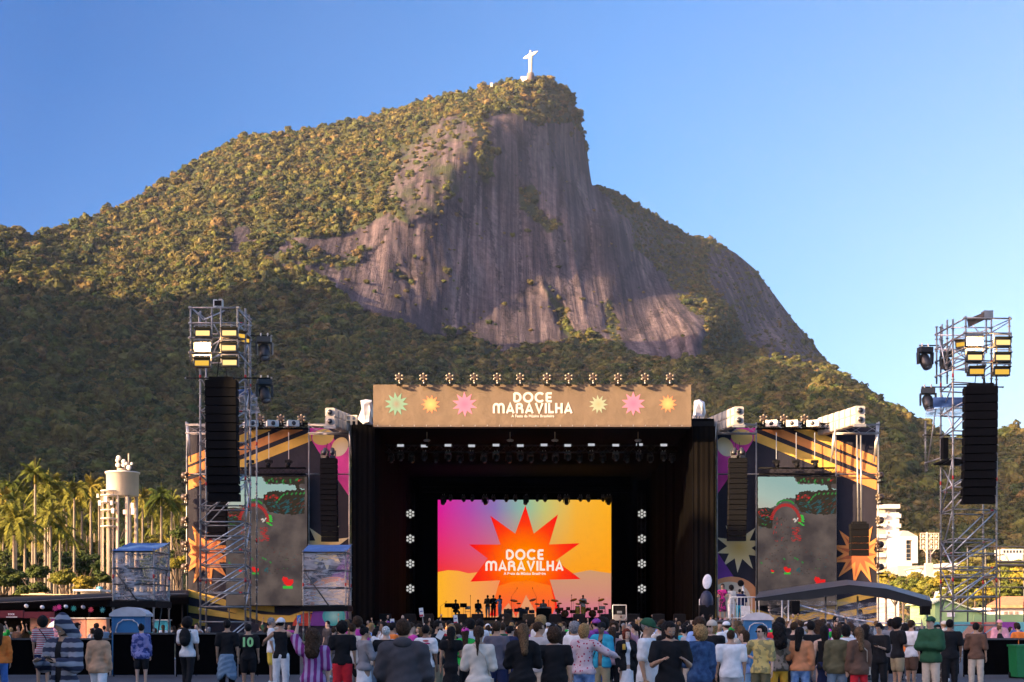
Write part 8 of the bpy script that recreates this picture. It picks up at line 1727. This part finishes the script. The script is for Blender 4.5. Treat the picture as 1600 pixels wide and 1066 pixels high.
o = bpy.data.objects.new('distant_crowd',me); COL.objects.link(o); tag(o,'packed farthest rows of the crowd before the dark stage front','crowd',kind='stuff')
for t in ARCH:
    for ch in list(t.children): bpy.data.objects.remove(ch)
    bpy.data.objects.remove(t)
# paper signs on sticks above the heads
for k,(px,y0,y1,D,tl,lab) in enumerate(((613,967,980,44,-.05,'small white and red sign on a stick above the head behind the grey hoodie'),(658.5,950,964,46,-.12,'small white and red sign on a stick, tallest of three, left of the led wall'),(712,961,975,44,-.1,'small white and red sign on a stick below the seated saxophone player'))):
    c = P(px,(y0+y1)/2,D); t = thing('paper_sign',lab,'sign',(c.x,c.y,1.5)); M_ = Matrix.Rotation(tl,3,'Y'); mb = MB(t.location); w_ = 6.5/F*D; h2 = (y1-y0)/F*D; mb.box((c.x-w_/2,D,c.z-h2/2),(c.x+w_/2,D+.01,c.z+h2/2),WHITE,M_); mb.build('sign_face',t)
    mb = MB(t.location); mb.box((c.x-w_/2+.01,D-.012,c.z-h2/2+.01),(c.x+w_/2-.01,D-.002,c.z-h2/4),mat('sign_red',(.5,.03,.06),.6),M_); mb.box((c.x-w_*.35,D-.012,c.z+.02),(c.x+w_*.3,D-.002,c.z+.05),mat('sign_blue',(.1,.12,.4),.6),M_); mb.build('print',t); mb = MB(t.location); mb.tube((c.x+.02,D+.02,c.z-h2/2+.1),(c.x+.10,D+.02,1.35),.012,STEEL,5); mb.build('stick',t)
t = thing('paper_sheet','white sheet of paper in the hands of the bearded person in the black tee','paper',P(687.5,992,29.5)); mb = MB(); mb.box((-.06,-.01,-.09),(.07,0,.09),WHITE,Matrix.Rotation(.5,3,'Y')); mb.build('sheet',t)
t = thing('drink_can','yellow drink in the hand of the person in the white skirt','drink',P(975,1011,28.9)); mb = MB(); mb.lathe((0,0,-.06),[(.028,0),(.033,.01),(.033,.11),(.026,.12)],CG,10); mb.build('can',t)
t = thing('umbrella','small grey and white umbrella canopy behind the hooded jacket','umbrella',P(92,972,52)); mb = MB(); mb.lathe((0,0,-.02),[(.42,-.18),(.34,-.04),(.18,.06),(.02,.1)],mat('umbrella_cloth',(.5,.5,.55),.7),10); mb.build('canopy',t); mb = MB(); mb.tube((0,0,.1),(0,0,-.8),.012,STEEL,5); mb.build('shaft',t)

# ------------------------------------------------------------------ air
mb = MB(); mb.box((-1500,-160,-3),(1900,2750,760),mat('air',(.5,.5,.5))); hz = mb.build('haze'); hz['kind'] = 'stuff'
hm_ = bpy.data.materials.new('haze_air'); hm_.use_nodes = True; nt = hm_.node_tree; nt.nodes.remove(nt.nodes['Principled BSDF']); pv = nt.nodes.new('ShaderNodeVolumePrincipled')
pv.inputs['Color'].default_value = (.62,.74,1,1); pv.inputs['Density'].default_value = .000038; pv.inputs['Anisotropy'].default_value = .2
nt.links.new(pv.outputs[0], nt.nodes['Material Output'].inputs['Volume']); hz.data.materials.clear(); hz.data.materials.append(hm_)
